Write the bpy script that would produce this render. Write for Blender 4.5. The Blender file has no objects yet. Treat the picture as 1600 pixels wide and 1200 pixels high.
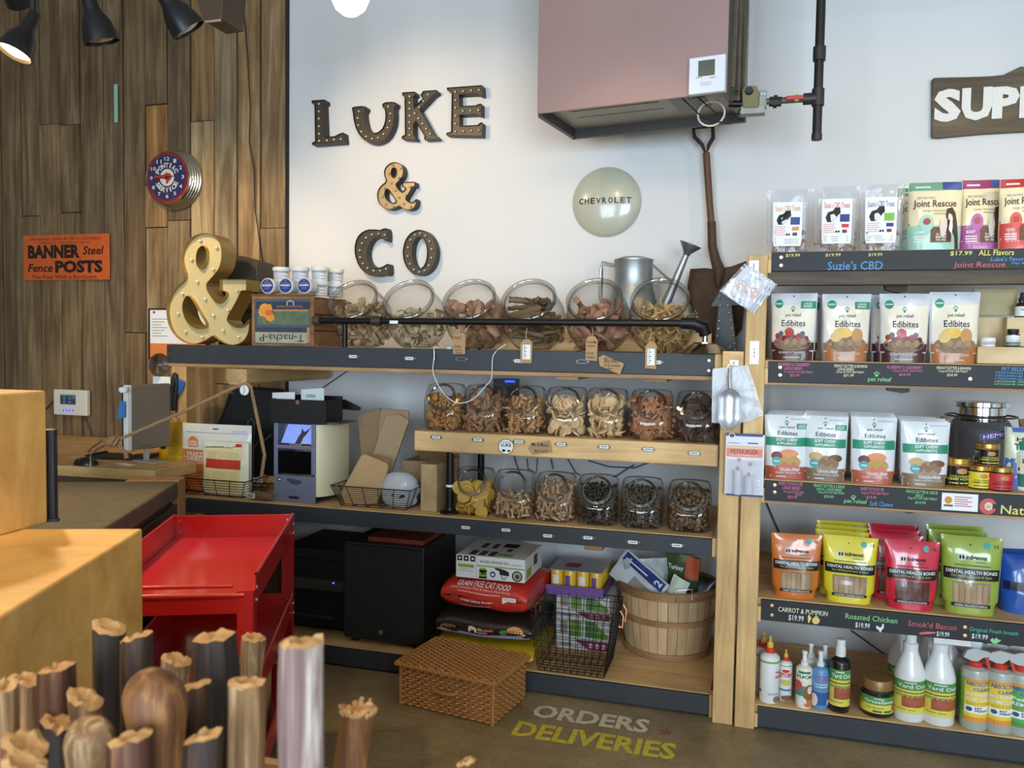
import bpy, bmesh, math, random
from mathutils import Vector, Matrix, Euler, noise
random.seed(7)
sc = bpy.context.scene
C = sc.collection
R = math.radians
# ------------------------------------------------------------------ camera
F_PX, CAM = 1294.0, Vector((0, 0, 1.5))
_y, _p, _r = R(16.32), R(2.7775), R(0.8715)
_fw = Vector((-math.sin(_y)*math.cos(_p), math.cos(_y)*math.cos(_p), -math.sin(_p)))
_r0 = Vector((math.cos(_y), math.sin(_y), 0)); _u0 = _r0.cross(_fw)
CR = _r0*math.cos(_r) + _u0*math.sin(_r); CU = -_r0*math.sin(_r) + _u0*math.cos(_r)
cd = bpy.data.cameras.new('camera'); cam = bpy.data.objects.new('camera', cd); C.objects.link(cam)
cam.matrix_world = Matrix(((CR.x, CU.x, -_fw.x, 0), (CR.y, CU.y, -_fw.y, 0), (CR.z, CU.z, -_fw.z, 1.5), (0, 0, 0, 1)))
cd.sensor_width = 36; cd.lens = F_PX/1600*36; cd.clip_start = .02
cd.dof.use_dof = True; cd.dof.focus_distance = 3.3; cd.dof.aperture_fstop = 11
sc.camera = cam
WALL = 4.12          # front face of the back wall
# ------------------------------------------------------------------ light
w = bpy.data.worlds.new('world'); sc.world = w; w.use_nodes = True
w.node_tree.nodes['Background'].inputs[0].default_value = (.72, .85, 1, 1)
w.node_tree.nodes['Background'].inputs[1].default_value = 1.0
def area(name, loc, rot, sx, sy, power, col):
    d = bpy.data.lights.new(name, 'AREA'); d.shape = 'RECTANGLE'; d.size = sx; d.size_y = sy; d.energy = power; d.color = col
    o = bpy.data.objects.new(name, d); C.objects.link(o); o.location = loc; o.rotation_euler = rot; return o
# daylight entering through the two shop windows behind the camera
area('window_daylight', (-1.6, -3.66, 1.75), (R(90), 0, 0), 2.36, 2.16, 265, (.68, .84, 1))
area('window_daylight', (1.9, -3.66, 1.75), (R(90), 0, 0), 2.76, 2.16, 415, (.68, .84, 1))
def spot(name, loc, target, power, ang, col=(1, .70, .37), blend=.6, rad=.05):
    d = bpy.data.lights.new(name, 'SPOT'); d.energy = power; d.spot_size = R(ang); d.spot_blend = blend; d.color = col; d.shadow_soft_size = rad
    o = bpy.data.objects.new(name, d); C.objects.link(o); o.location = loc
    o.rotation_euler = (Vector(target)-Vector(loc)).to_track_quat('-Z', 'Y').to_euler(); return o
vs = sc.view_settings
vs.view_transform = 'Standard'; vs.look = 'None'; vs.gamma = 1; vs.use_curve_mapping = False
vs.exposure = 0.0
# ------------------------------------------------------------------ pixels of the photograph to directions
def ray(x, y): return CR*((x-800)/F_PX) - CU*((y-600)/F_PX) + _fw
def PY(x, y, Y): d = ray(x, y); return CAM + d*(Y/d.y)
def PZ(x, y, Z): d = ray(x, y); return CAM + d*((Z-1.5)/d.z)
def PXY(px, Y, Z):   # world x at which depth Y, height Z shows in photo column px
    a, b = -6.0, 6.0
    for _ in range(40):
        m = (a+b)/2; q = Vector((m, Y, Z))-CAM
        if 800+F_PX*q.dot(CR)/q.dot(_fw) < px: a = m
        else: b = m
    return a
# ------------------------------------------------------------------ materials
def lin(c):
    return tuple(((v/255)/12.92 if v/255 <= .04045 else ((v/255+.055)/1.055)**2.4) for v in c)
_m = {}
def _new(key):
    m = bpy.data.materials.new(key); m.use_nodes = True; nt = m.node_tree
    return m, nt, nt.nodes['Principled BSDF']
def mat(c, r=.55, m=0., var=.1, scale=25, bump=0., coat=0., emit=0., alpha=None, key=None):
    k = (tuple(c), r, m, var, scale, bump, coat, emit, key)
    if k in _m: return _m[k]
    mt, nt, b = _new(key or 'surface_%02x%02x%02x' % tuple(int(v) for v in c))
    L = nt.links; l = lin(c)
    tc = nt.nodes.new('ShaderNodeTexCoord'); n = nt.nodes.new('ShaderNodeTexNoise')
    n.inputs['Scale'].default_value = scale; n.inputs['Detail'].default_value = 4
    L.new(tc.outputs['Object'], n.inputs['Vector'])
    mx = nt.nodes.new('ShaderNodeMix'); mx.data_type = 'RGBA'
    mx.inputs[6].default_value = (*[v*(1-var) for v in l], 1); mx.inputs[7].default_value = (*[min(1, v*(1+var)) for v in l], 1)
    L.new(n.outputs['Fac'], mx.inputs[0]); L.new(mx.outputs[2], b.inputs['Base Color'])
    b.inputs['Roughness'].default_value = r; b.inputs['Metallic'].default_value = m
    b.inputs['Coat Weight'].default_value = coat; b.inputs['Coat Roughness'].default_value = .08
    if emit:
        L.new(mx.outputs[2], b.inputs['Emission Color']); b.inputs['Emission Strength'].default_value = emit
    if bump:
        bp = nt.nodes.new('ShaderNodeBump'); bp.inputs['Strength'].default_value = bump; bp.inputs['Distance'].default_value = .004
        L.new(n.outputs['Fac'], bp.inputs['Height']); L.new(bp.outputs[0], b.inputs['Normal'])
    _m[k] = mt; return mt
def wood(key, c1, c2, c3, sc_=(1.2, 14, 14), rough=.6, bump=.15, objcol=False):
    """streaky timber: noise stretched along one local axis, with knots"""
    if key in _m: return _m[key]
    mt, nt, b = _new(key); L = nt.links; N = nt.nodes.new
    tc = N('ShaderNodeTexCoord'); oi = N('ShaderNodeObjectInfo')
    ad = N('ShaderNodeVectorMath'); ad.operation = 'MULTIPLY_ADD'
    L.new(tc.outputs['Object'], ad.inputs[0]); ad.inputs[1].default_value = (1, 1, 1)
    cm = N('ShaderNodeVectorMath'); cm.operation = 'SCALE'; cm.inputs[0].default_value = (17, 31, 23); L.new(oi.outputs['Random'], cm.inputs['Scale'])
    L.new(cm.outputs[0], ad.inputs[2])
    mp = N('ShaderNodeMapping'); mp.inputs['Scale'].default_value = sc_; L.new(ad.outputs[0], mp.inputs[0])
    n1 = N('ShaderNodeTexNoise'); n1.inputs['Scale'].default_value = 1.6; n1.inputs['Detail'].default_value = 7; n1.inputs['Roughness'].default_value = .62; n1.inputs['Distortion'].default_value = .7
    L.new(mp.outputs[0], n1.inputs['Vector'])
    n2 = N('ShaderNodeTexNoise'); n2.inputs['Scale'].default_value = 3.2; n2.inputs['Detail'].default_value = 3; L.new(ad.outputs[0], n2.inputs['Vector'])
    cr = N('ShaderNodeValToRGB'); e = cr.color_ramp.elements
    e[0].position = .28; e[0].color = (*lin(c1), 1); e[1].position = .72; e[1].color = (*lin(c3), 1)
    q = e.new(.5); q.color = (*lin(c2), 1)
    L.new(n1.outputs['Fac'], cr.inputs[0])
    mx = N('ShaderNodeMix'); mx.data_type = 'RGBA'; mx.blend_type = 'MULTIPLY'; mx.inputs[0].default_value = .55
    c2r = N('ShaderNodeValToRGB'); c2r.color_ramp.elements[0].position = .3; c2r.color_ramp.elements[0].color = (.45, .42, .4, 1)
    c2r.color_ramp.elements[1].position = .6; c2r.color_ramp.elements[1].color = (1.05, 1.05, 1.05, 1)
    L.new(n2.outputs['Fac'], c2r.inputs[0]); L.new(cr.outputs[0], mx.inputs[6]); L.new(c2r.outputs[0], mx.inputs[7])
    out = mx.outputs[2]
    if objcol:
        m3 = N('ShaderNodeMix'); m3.data_type = 'RGBA'; m3.blend_type = 'MULTIPLY'; m3.inputs[0].default_value = 1
        L.new(out, m3.inputs[6]); L.new(oi.outputs['Color'], m3.inputs[7]); out = m3.outputs[2]
    L.new(out, b.inputs['Base Color']); b.inputs['Roughness'].default_value = rough
    if bump:
        bp = N('ShaderNodeBump'); bp.inputs['Strength'].default_value = bump; bp.inputs['Distance'].default_value = .004
        L.new(n1.outputs['Fac'], bp.inputs['Height']); L.new(bp.outputs[0], b.inputs['Normal'])
    _m[key] = mt; return mt
def glass(key, tint=(.985, .988, .985), rough=.03, refl=1.5, veil=0., edge=None):
    """thin clear glass or film: see-through, with a mirror sheen that grows at grazing angles"""
    if key in _m: return _m[key]
    mt, nt, b = _new(key); L = nt.links; N = nt.nodes.new
    nt.nodes.remove(b)
    t = N('ShaderNodeBsdfTransparent'); t.inputs[0].default_value = (*tint, 1)
    g = N('ShaderNodeBsdfGlossy'); g.inputs['Roughness'].default_value = rough
    lw = N('ShaderNodeLayerWeight'); lw.inputs['Blend'].default_value = .5
    pw = N('ShaderNodeMath'); pw.operation = 'POWER'; pw.inputs[1].default_value = 4.0; L.new(lw.outputs['Facing'], pw.inputs[0])
    f = N('ShaderNodeMath'); f.operation = 'MULTIPLY_ADD'; f.inputs[1].default_value = .8; f.inputs[2].default_value = ((refl-1)/(refl+1))**2; L.new(pw.outputs[0], f.inputs[0])
    n = N('ShaderNodeTexNoise'); n.inputs['Scale'].default_value = 18
    bp = N('ShaderNodeBump'); bp.inputs['Strength'].default_value = .06 if veil == 0 else .5; bp.inputs['Distance'].default_value = .01
    tc = N('ShaderNodeTexCoord'); L.new(tc.outputs['Object'], n.inputs['Vector']); L.new(n.outputs['Fac'], bp.inputs['Height'])
    L.new(bp.outputs[0], g.inputs['Normal']); L.new(bp.outputs[0], lw.inputs['Normal'])
    if edge:      # longer path through the glass at the outline
        ec = N('ShaderNodeMix'); ec.data_type = 'RGBA'; ec.inputs[6].default_value = (*tint, 1); ec.inputs[7].default_value = (*edge, 1)
        p2 = N('ShaderNodeMath'); p2.operation = 'POWER'; p2.inputs[1].default_value = 2.6; L.new(lw.outputs['Facing'], p2.inputs[0]); L.new(p2.outputs[0], ec.inputs[0]); L.new(ec.outputs[2], t.inputs[0])
    mx = N('ShaderNodeMixShader'); L.new(f.outputs[0], mx.inputs[0]); L.new(t.outputs[0], mx.inputs[1]); L.new(g.outputs[0], mx.inputs[2])
    out = mx.outputs[0]
    if veil:
        d = N('ShaderNodeBsdfDiffuse'); d.inputs[0].default_value = (.85, .87, .9, 1)
        m2 = N('ShaderNodeMixShader'); m2.inputs[0].default_value = veil; L.new(out, m2.inputs[1]); L.new(d.outputs[0], m2.inputs[2]); out = m2.outputs[0]
    L.new(out, nt.nodes['Material Output'].inputs[0]); _m[key] = mt; return mt
# ------------------------------------------------------------------ mesh building
class MB:
    def __init__(s): s.v = []; s.f = []
    def add(s, vs, fs, M=None):
        o = len(s.v); s.v += [tuple(M @ Vector(q)) if M else tuple(q) for q in vs]; s.f += [tuple(i+o for i in f) for f in fs]; return s
    def box(s, x0, y0, z0, x1, y1, z1, M=None):
        x0, x1 = min(x0, x1), max(x0, x1); y0, y1 = min(y0, y1), max(y0, y1); z0, z1 = min(z0, z1), max(z0, z1)
        return s.add([(x0, y0, z0), (x1, y0, z0), (x1, y1, z0), (x0, y1, z0), (x0, y0, z1), (x1, y0, z1), (x1, y1, z1), (x0, y1, z1)],
                     [(0, 3, 2, 1), (4, 5, 6, 7), (0, 1, 5, 4), (1, 2, 6, 5), (2, 3, 7, 6), (3, 0, 4, 7)], M)
    def lathe(s, prof, n=24, M=None, sx=1, sy=1):
        vs, fs = [], []; k = len(prof)
        for i in range(n):
            a = 2*math.pi*i/n
            for r, z in prof: vs.append((r*math.cos(a)*sx, r*math.sin(a)*sy, z))
        for i in range(n):
            j = (i+1) % n
            for q in range(k-1): fs.append((i*k+q, j*k+q, j*k+q+1, i*k+q+1))
        if prof[0][0] > 1e-6: fs.append(tuple(i*k for i in reversed(range(n))))
        if prof[-1][0] > 1e-6: fs.append(tuple(i*k+k-1 for i in range(n)))
        return s.add(vs, fs, M)
    def cyl(s, a, b, r0, r1=None, n=16):
        a, b = Vector(a), Vector(b); d = b-a
        M = Matrix.Translation(a) @ d.to_track_quat('Z', 'Y').to_matrix().to_4x4()
        return s.lathe([(r0, 0), (r0 if r1 is None else r1, d.length)], n, M)
    def tube(s, pts, r, n=8, closed=False, caps=True):
        pts = [Vector(p) for p in pts]; m = len(pts); vs, fs = [], []; up = None
        for i, p in enumerate(pts):
            a = pts[(i-1) % m] if (i or closed) else p; b = pts[(i+1) % m] if (i < m-1 or closed) else p
            t = (b-a).normalized() if (b-a).length > 1e-9 else Vector((0, 0, 1))
            if up is None: up = t.orthogonal().normalized()
            up = (up - t*up.dot(t));  up = up.normalized() if up.length > 1e-6 else t.orthogonal().normalized()
            q = t.cross(up); rr = r[i] if isinstance(r, (list, tuple)) else r
            for j in range(n):
                g = 2*math.pi*j/n; vs.append(p + up*(math.cos(g)*rr) + q*(math.sin(g)*rr))
        for i in range(m if closed else m-1):
            i2 = (i+1) % m
            for j in range(n):
                j2 = (j+1) % n; fs.append((i*n+j, i*n+j2, i2*n+j2, i2*n+j))
        if caps and not closed:
            fs.append(tuple(reversed(range(n)))); fs.append(tuple((m-1)*n+j for j in range(n)))
        return s.add(vs, fs)
    def prism(s, poly, y0, y1, M=None):    # polygon in x,z pushed from y0 (front) to y1
        n = len(poly); vs = [(x, y0, z) for x, z in poly] + [(x, y1, z) for x, z in poly]
        fs = [tuple(range(n)), tuple(reversed(range(n, 2*n)))] + [(i, i+n, (i+1) % n+n, (i+1) % n) for i in range(n)]
        return s.add(vs, fs, M)
    def grid(s, fn, nu, nv, M=None):
        vs = [fn(i/nu, j/nv) for j in range(nv+1) for i in range(nu+1)]
        return s.add(vs, [(j*(nu+1)+i, j*(nu+1)+i+1, (j+1)*(nu+1)+i+1, (j+1)*(nu+1)+i) for j in range(nv) for i in range(nu)], M)
    def mesh(s, name, smooth=False):
        me = bpy.data.meshes.new(name); me.from_pydata([tuple(q) for q in s.v], [], s.f); me.update()
        bm = bmesh.new(); bm.from_mesh(me); bmesh.ops.recalc_face_normals(bm, faces=bm.faces); bm.to_mesh(me); bm.free()
        if smooth: me.shade_smooth(); me.set_sharp_from_angle(angle=R(40))
        return me
    def build(s, name, material, parent=None, smooth=False, world=False, bevel=0, loc=None, rot=None):
        if world and parent is not None:
            q = parent.location if parent.parent is None else parent.location+parent.parent.location
            s.v = [tuple(Vector(p)-q) for p in s.v]
        return link(name, s.mesh(name, smooth), material, parent, bevel, loc, rot)
def link(name, me, material, parent=None, bevel=0, loc=None, rot=None):
    o = bpy.data.objects.new(name, me); C.objects.link(o)
    if material and not me.materials: me.materials.append(material)
    if parent is not None: o.parent = parent; KIDMAP.setdefault(parent.name, []).append(o)
    if loc is not None: o.location = loc
    if rot is not None: o.rotation_euler = rot
    if bevel:
        b = o.modifiers.new('edge', 'BEVEL'); b.width = bevel; b.segments = 2; b.limit_method = 'ANGLE'
    return o
def tag(o, label, cat, group=None):
    o['label'] = label; o['category'] = cat
    if group: o['group'] = group
    return o
def thing(name, label, cat, loc=(0, 0, 0), rotz=0, group=None):
    o = bpy.data.objects.new(name, None); C.objects.link(o); o.location = loc; o.rotation_euler = (0, 0, rotz); o.empty_display_size = .05
    return tag(o, label, cat, group)
def structure(o): o['kind'] = 'structure'; return o
def stuff(o): o['kind'] = 'stuff'; return o
KIDMAP = {}
KIDS = lambda o: list(KIDMAP.get(o.name, []))
def copy_tree(o, loc=None, rotz=None, label=None, group=None, kids=True):
    c = o.copy(); C.objects.link(c)
    if loc is not None: c.location = loc
    if rotz is not None: c.rotation_euler = (0, 0, rotz)
    if label: c['label'] = label
    if group: c['group'] = group
    if kids:
        for k in KIDS(o):
            d = k.copy(); C.objects.link(d); d.parent = c; KIDMAP.setdefault(c.name, []).append(d)
            for k2 in KIDS(k):
                e = k2.copy(); C.objects.link(e); e.parent = d
    return c
# ------------------------------------------------------------------ lettering and printed marks
_t = {}
def glyphs(s, bold=0.):
    k = (s, bold)
    if k not in _t:
        cu = bpy.data.curves.new('t', 'FONT'); cu.body = s; cu.size = 1; cu.offset = bold; cu.resolution_u = 2; cu.fill_mode = 'FRONT'
        ob = bpy.data.objects.new('t', cu)
        me = bpy.data.meshes.new_from_object(ob)
        vs = [(q.co.x, q.co.y) for q in me.vertices]; fs = [tuple(p.vertices) for p in me.polygons]
        bpy.data.objects.remove(ob); bpy.data.curves.remove(cu); bpy.data.meshes.remove(me)
        x0, x1 = min(q[0] for q in vs), max(q[0] for q in vs); y0, y1 = min(q[1] for q in vs), max(q[1] for q in vs)
        _t[k] = ([((x-x0)/(x1-x0), (y-y0)/(y1-y0)) for x, y in vs], fs)
    return _t[k]
class Deco:
    """flat print laid on a surface S(u, v, off); u to the right, v up, both 0..1; one child object per colour"""
    def __init__(s, S, parent, box=None, world=False): s.S = S; s.p = parent; s.m = {}; s.b = box; s.w = world
    def _q(s, x0, y0, x1, y1):
        if s.b is None: return x0, y0, x1, y1
        bx0, by0, bx1, by1 = s.b
        return (x0-bx0)/(bx1-bx0), 1-(y1-by0)/(by1-by0), (x1-bx0)/(bx1-bx0), 1-(y0-by0)/(by1-by0)
    def _mb(s, m, name):
        s.k = getattr(s, 'k', 0)+1; mb = MB(); s.m[(name, s.k)] = (mb, m); return mb
    def text(s, t, x0, y0, x1, y1, m, bold=0., off=.0012, turn=False, shear=0., arc=0., name='lettering'):
        u0, v0, u1, v1 = s._q(x0, y0, x1, y1); vs, fs = glyphs(t, bold)
        P = []
        for a, b in vs:
            if turn: a, b = 1-a, 1-b
            P.append(s.S(u0+(u1-u0)*a+shear*(v1-v0)*b, v0+(v1-v0)*(b+arc*(1-(2*a-1)**2)), off))
        s._mb(m, name).add(P, fs); return s
    def rect(s, x0, y0, x1, y1, m, off=.0006, n=16, name='printed_panel'):
        u0, v0, u1, v1 = s._q(x0, y0, x1, y1)
        s._mb(m, name).grid(lambda a, b: s.S(u0+(u1-u0)*a, v0+(v1-v0)*b, off), n, n); return s
    def poly(s, pts, m, off=.0009, name='printed_mark'):
        P = []
        for x, y in pts:
            u, v, _, _ = s._q(x, y, x, y); P.append(s.S(u, v, off))
        s._mb(m, name).add(P, [tuple(range(len(P)))]); return s
    def ell(s, xc, yc, rx, ry, m, off=.0009, n=18, name='printed_mark'):
        mb = s._mb(m, name); P = []; K = 3
        for k in range(1, K+1):
            for i in range(n):
                x, y = xc+rx*k/K*math.cos(R(360*i/n)), yc+ry*k/K*math.sin(R(360*i/n)); u, v, _, _ = s._q(x, y, x, y); P.append(s.S(u, v, off))
        u, v, _, _ = s._q(xc, yc, xc, yc); P.append(s.S(u, v, off))
        mb.add(P, [(i, (i+1) % n, n*K) for i in range(n)]+[(k*n+i, k*n+(i+1) % n, (k+1)*n+(i+1) % n, (k+1)*n+i) for k in range(K-1) for i in range(n)]); return s
    def paw(s, xc, yc, r, m, off=.001):
        sg = 1 if s.b is None else -1
        mb = s._mb(m, 'paw_mark')
        for dx, dy, ax, ay in ((0, -.35, .5, .42), (-.7, .2, .2, .27), (-.27, .62, .2, .27), (.27, .62, .2, .27), (.7, .2, .2, .27)):
            P = []
            for i in range(10):
                u, v, _, _ = s._q(*([xc+(dx+ax*math.cos(R(36*i)))*r, yc+sg*(dy+ay*math.sin(R(36*i)))*r]*2)); P.append(s.S(u, v, off))
            mb.add(P, [tuple(range(10))])
        return s
    def done(s):
        for (name, _), (mb, m) in s.m.items():
            for_o = mb.build(name, m, s.p, world=s.w)
        return s
def planeS(Y):
    """photo pixels on the vertical plane y = Y, in world space; Deco box is the identity"""
    return lambda u, v, off=0: PY(u, v, Y-off)
class PxDeco(Deco):
    """print on a plane y = const; boxes in photo pixels, kept level in the world"""
    def __init__(s, Y, parent): s.Y = Y; s.p = parent; s.m = {}; s.w = True; s.b = None; s.S = lambda x, z, off: Vector((x, Y-off, z))
    def _q(s, x0, y0, x1, y1):
        ym, xm = (y0+y1)/2, (x0+x1)/2
        return PY(x0, ym, s.Y).x, PY(xm, y1, s.Y).z, PY(x1, ym, s.Y).x, PY(xm, y0, s.Y).z
    def ell(s, xc, yc, rx, ry, m, off=.0009, n=18, name='printed_mark'): return s.poly([(xc+rx*math.cos(R(360*i/n)), yc+ry*math.sin(R(360*i/n))) for i in range(n)], m, off, name)
    def poly(s, pts, m, off=.0009, name='printed_mark'):
        P = [PY(x, y, s.Y-off) for x, y in pts]; s._mb(m, name).add(P, [tuple(range(len(P)))]); return s
    def paw(s, xc, yc, r, m, off=.001):
        mb = s._mb(m, 'paw_mark')
        for dx, dy, ax, ay in ((0, -.35, .5, .42), (-.7, .2, .2, .27), (-.27, .62, .2, .27), (.27, .62, .2, .27), (.7, .2, .2, .27)):
            mb.add([PY(xc+(dx+ax*math.cos(R(36*i)))*r, yc-(dy+ay*math.sin(R(36*i)))*r, s.Y-off) for i in range(10)], [tuple(range(10))])
        return s
def Zm(ox, oy, s):    # crop coordinates back to photo pixels
    return lambda x, y: (ox+x/s, oy+y/s)
def smooth_poly(pts, it=2):
    for _ in range(it):
        q = []
        for i in range(len(pts)):
            a, b = pts[i], pts[(i+1) % len(pts)]
            q += [(a[0]*.75+b[0]*.25, a[1]*.75+b[1]*.25), (a[0]*.25+b[0]*.75, a[1]*.25+b[1]*.75)]
        pts = q
    return pts
def fill_mesh(polys):
    """flat faces (x, z) for outlines with holes"""
    cu = bpy.data.curves.new('t', 'CURVE'); cu.dimensions = '2D'; cu.fill_mode = 'FRONT'
    for p in polys:
        sp = cu.splines.new('POLY'); sp.points.add(len(p)-1); sp.use_cyclic_u = True
        for q, (x, z) in zip(sp.points, p): q.co = (x, z, 0, 1)
    ob = bpy.data.objects.new('t', cu)
    me = bpy.data.meshes.new_from_object(ob)
    r = [(q.co.x, q.co.y) for q in me.vertices], [tuple(p.vertices) for p in me.polygons]
    bpy.data.objects.remove(ob); bpy.data.curves.remove(cu); bpy.data.meshes.remove(me); return r
# palette
WHITE = mat((232, 232, 230), .6, var=.03); BLACK = mat((22, 22, 24), .5); PAPER = mat((240, 240, 238), .7, var=.02)
KRAFT = mat((178, 142, 100), .8, var=.12, scale=60); INK = mat((20, 20, 22), .6, var=.02)
CHAR = mat((50, 53, 58), .55, var=.2, scale=9, bump=.1, key='charcoal_paint'); STEEL = mat((190, 192, 195), .28, 1, var=.08); CHROME = mat((225, 226, 228), .1, 1, var=.02)
DARKPIPE = mat((42, 40, 40), .42, .7, var=.2); BRASS = mat((205, 160, 95), .25, 1)
PINE = wood('pine', (205, 158, 98), (222, 180, 120), (236, 200, 146), (1.5, 18, 18))
PINEV = wood('pine_upright', (200, 154, 96), (220, 178, 118), (234, 198, 146), (18, 18, 1.5))
OLDPINE = wood('old_pine', (150, 112, 70), (176, 136, 90), (198, 160, 112), (1.5, 14, 14))
GLASS = glass('jar_glass', (.97, .97, .96), refl=1.6, edge=(.36, .34, .31)); FILM = glass('clear_film', (.97, .97, .98), .12, 1.5, veil=.10)
# ================================================================== the room
def room():
    wb = MB().box(-6.2, WALL, 0, 4.6, WALL+.12, 3.7).build('wall_back', mat((216, 216, 216), .75, var=.025, scale=3, bump=.04, key='white_wall_paint')); structure(wb)
    # concrete floor
    m, nt, b = _new('polished_concrete'); L = nt.links; N = nt.nodes.new
    tc = N('ShaderNodeTexCoord'); n1 = N('ShaderNodeTexNoise'); n1.inputs['Scale'].default_value = 1.7; n1.inputs['Detail'].default_value = 9; n1.inputs['Roughness'].default_value = .68
    cr = N('ShaderNodeValToRGB'); e = cr.color_ramp.elements; e[0].position = .3; e[0].color = (*lin((112, 96, 68)), 1); e[1].position = .7; e[1].color = (*lin((168, 148, 112)), 1)
    n2 = N('ShaderNodeTexNoise'); n2.inputs['Scale'].default_value = 46; n2.inputs['Detail'].default_value = 5
    mx = N('ShaderNodeMix'); mx.data_type = 'RGBA'; mx.blend_type = 'OVERLAY'; mx.inputs[0].default_value = .35
    L.new(tc.outputs['Object'], n1.inputs[0]); L.new(tc.outputs['Object'], n2.inputs[0]); L.new(n1.outputs[0], cr.inputs[0]); L.new(cr.outputs[0], mx.inputs[6]); L.new(n2.outputs[0], mx.inputs[7]); L.new(mx.outputs[2], b.inputs['Base Color'])
    b.inputs['Roughness'].default_value = .38
    fl = structure(MB().box(-6.2, -3.5, -.1, 4.6, WALL+.12, 0).build('floor', m))
    structure(MB().box(-6.2, -3.62, 3.7, 4.6, WALL+.12, 3.8).build('ceiling', mat((205, 203, 198), .8)))
    structure(MB().box(-6.32, -3.62, 0, -6.2, WALL+.12, 3.7).build('wall_left', mat((150, 138, 122), .8)))
    structure(MB().box(4.6, -3.62, 0, 4.72, WALL+.12, 3.7).build('wall_right', mat((215, 213, 208), .8)))
    wf = MB(); Y0, Y1 = -3.62, -3.5
    wf.box(-6.2, Y0, 0, 4.6, Y1, .65); wf.box(-6.2, Y0, 2.85, 4.6, Y1, 3.7); wf.box(-6.2, Y0, .65, -2.8, Y1, 2.85); wf.box(-.4, Y0, .65, .5, Y1, 2.85); wf.box(3.3, Y0, .65, 4.6, Y1, 2.85)
    structure(wf.build('wall_front', mat((205, 203, 198), .8)))
    fr = mat((40, 38, 36), .5)
    for i, (a, c) in enumerate(((-2.8, -.4), (.5, 3.3))):
        q = MB(); q.box(a, -3.6, .65, a+.06, -3.52, 2.85); q.box(c-.06, -3.6, .65, c, -3.52, 2.85); q.box(a, -3.6, .65, c, -3.52, .71); q.box(a, -3.6, 2.79, c, -3.52, 2.85); q.box((a+c)/2-.03, -3.6, .65, (a+c)/2+.03, -3.52, 2.85)
        wn = structure(q.build('window_%d' % (i+1), fr))
        MB().box(a+.06, -3.57, .71, c-.06, -3.56, 2.79).build('pane', GLASS, wn)
    # words painted on the floor
    T = {}
    def fp(u, v, off): return Vector((u, v, .0012))
    d = Deco(fp, fl)
    d.text('ORDERS', -.83, 3.165, -.36, 3.285, mat((214, 204, 178), .6, var=.35, scale=40), bold=.03)
    d.text('DELIVERIES', -.86, 2.985, -.24, 3.115, mat((206, 190, 66), .6, var=.35, scale=40), bold=.03)
    def star(x, y, r): return [(x+r*(1 if k % 2 == 0 else .42)*math.sin(math.pi*k/5), y+r*(1 if k % 2 == 0 else .42)*math.cos(math.pi*k/5)) for k in range(10)]
    for x, y in ((-.29, 3.2), (-.9, 3.24)):
        d.poly(star(x, y, .03), mat((150, 88, 72), .7, var=.3), name='painted_star')
    d.done()
    return fl
room()
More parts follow.
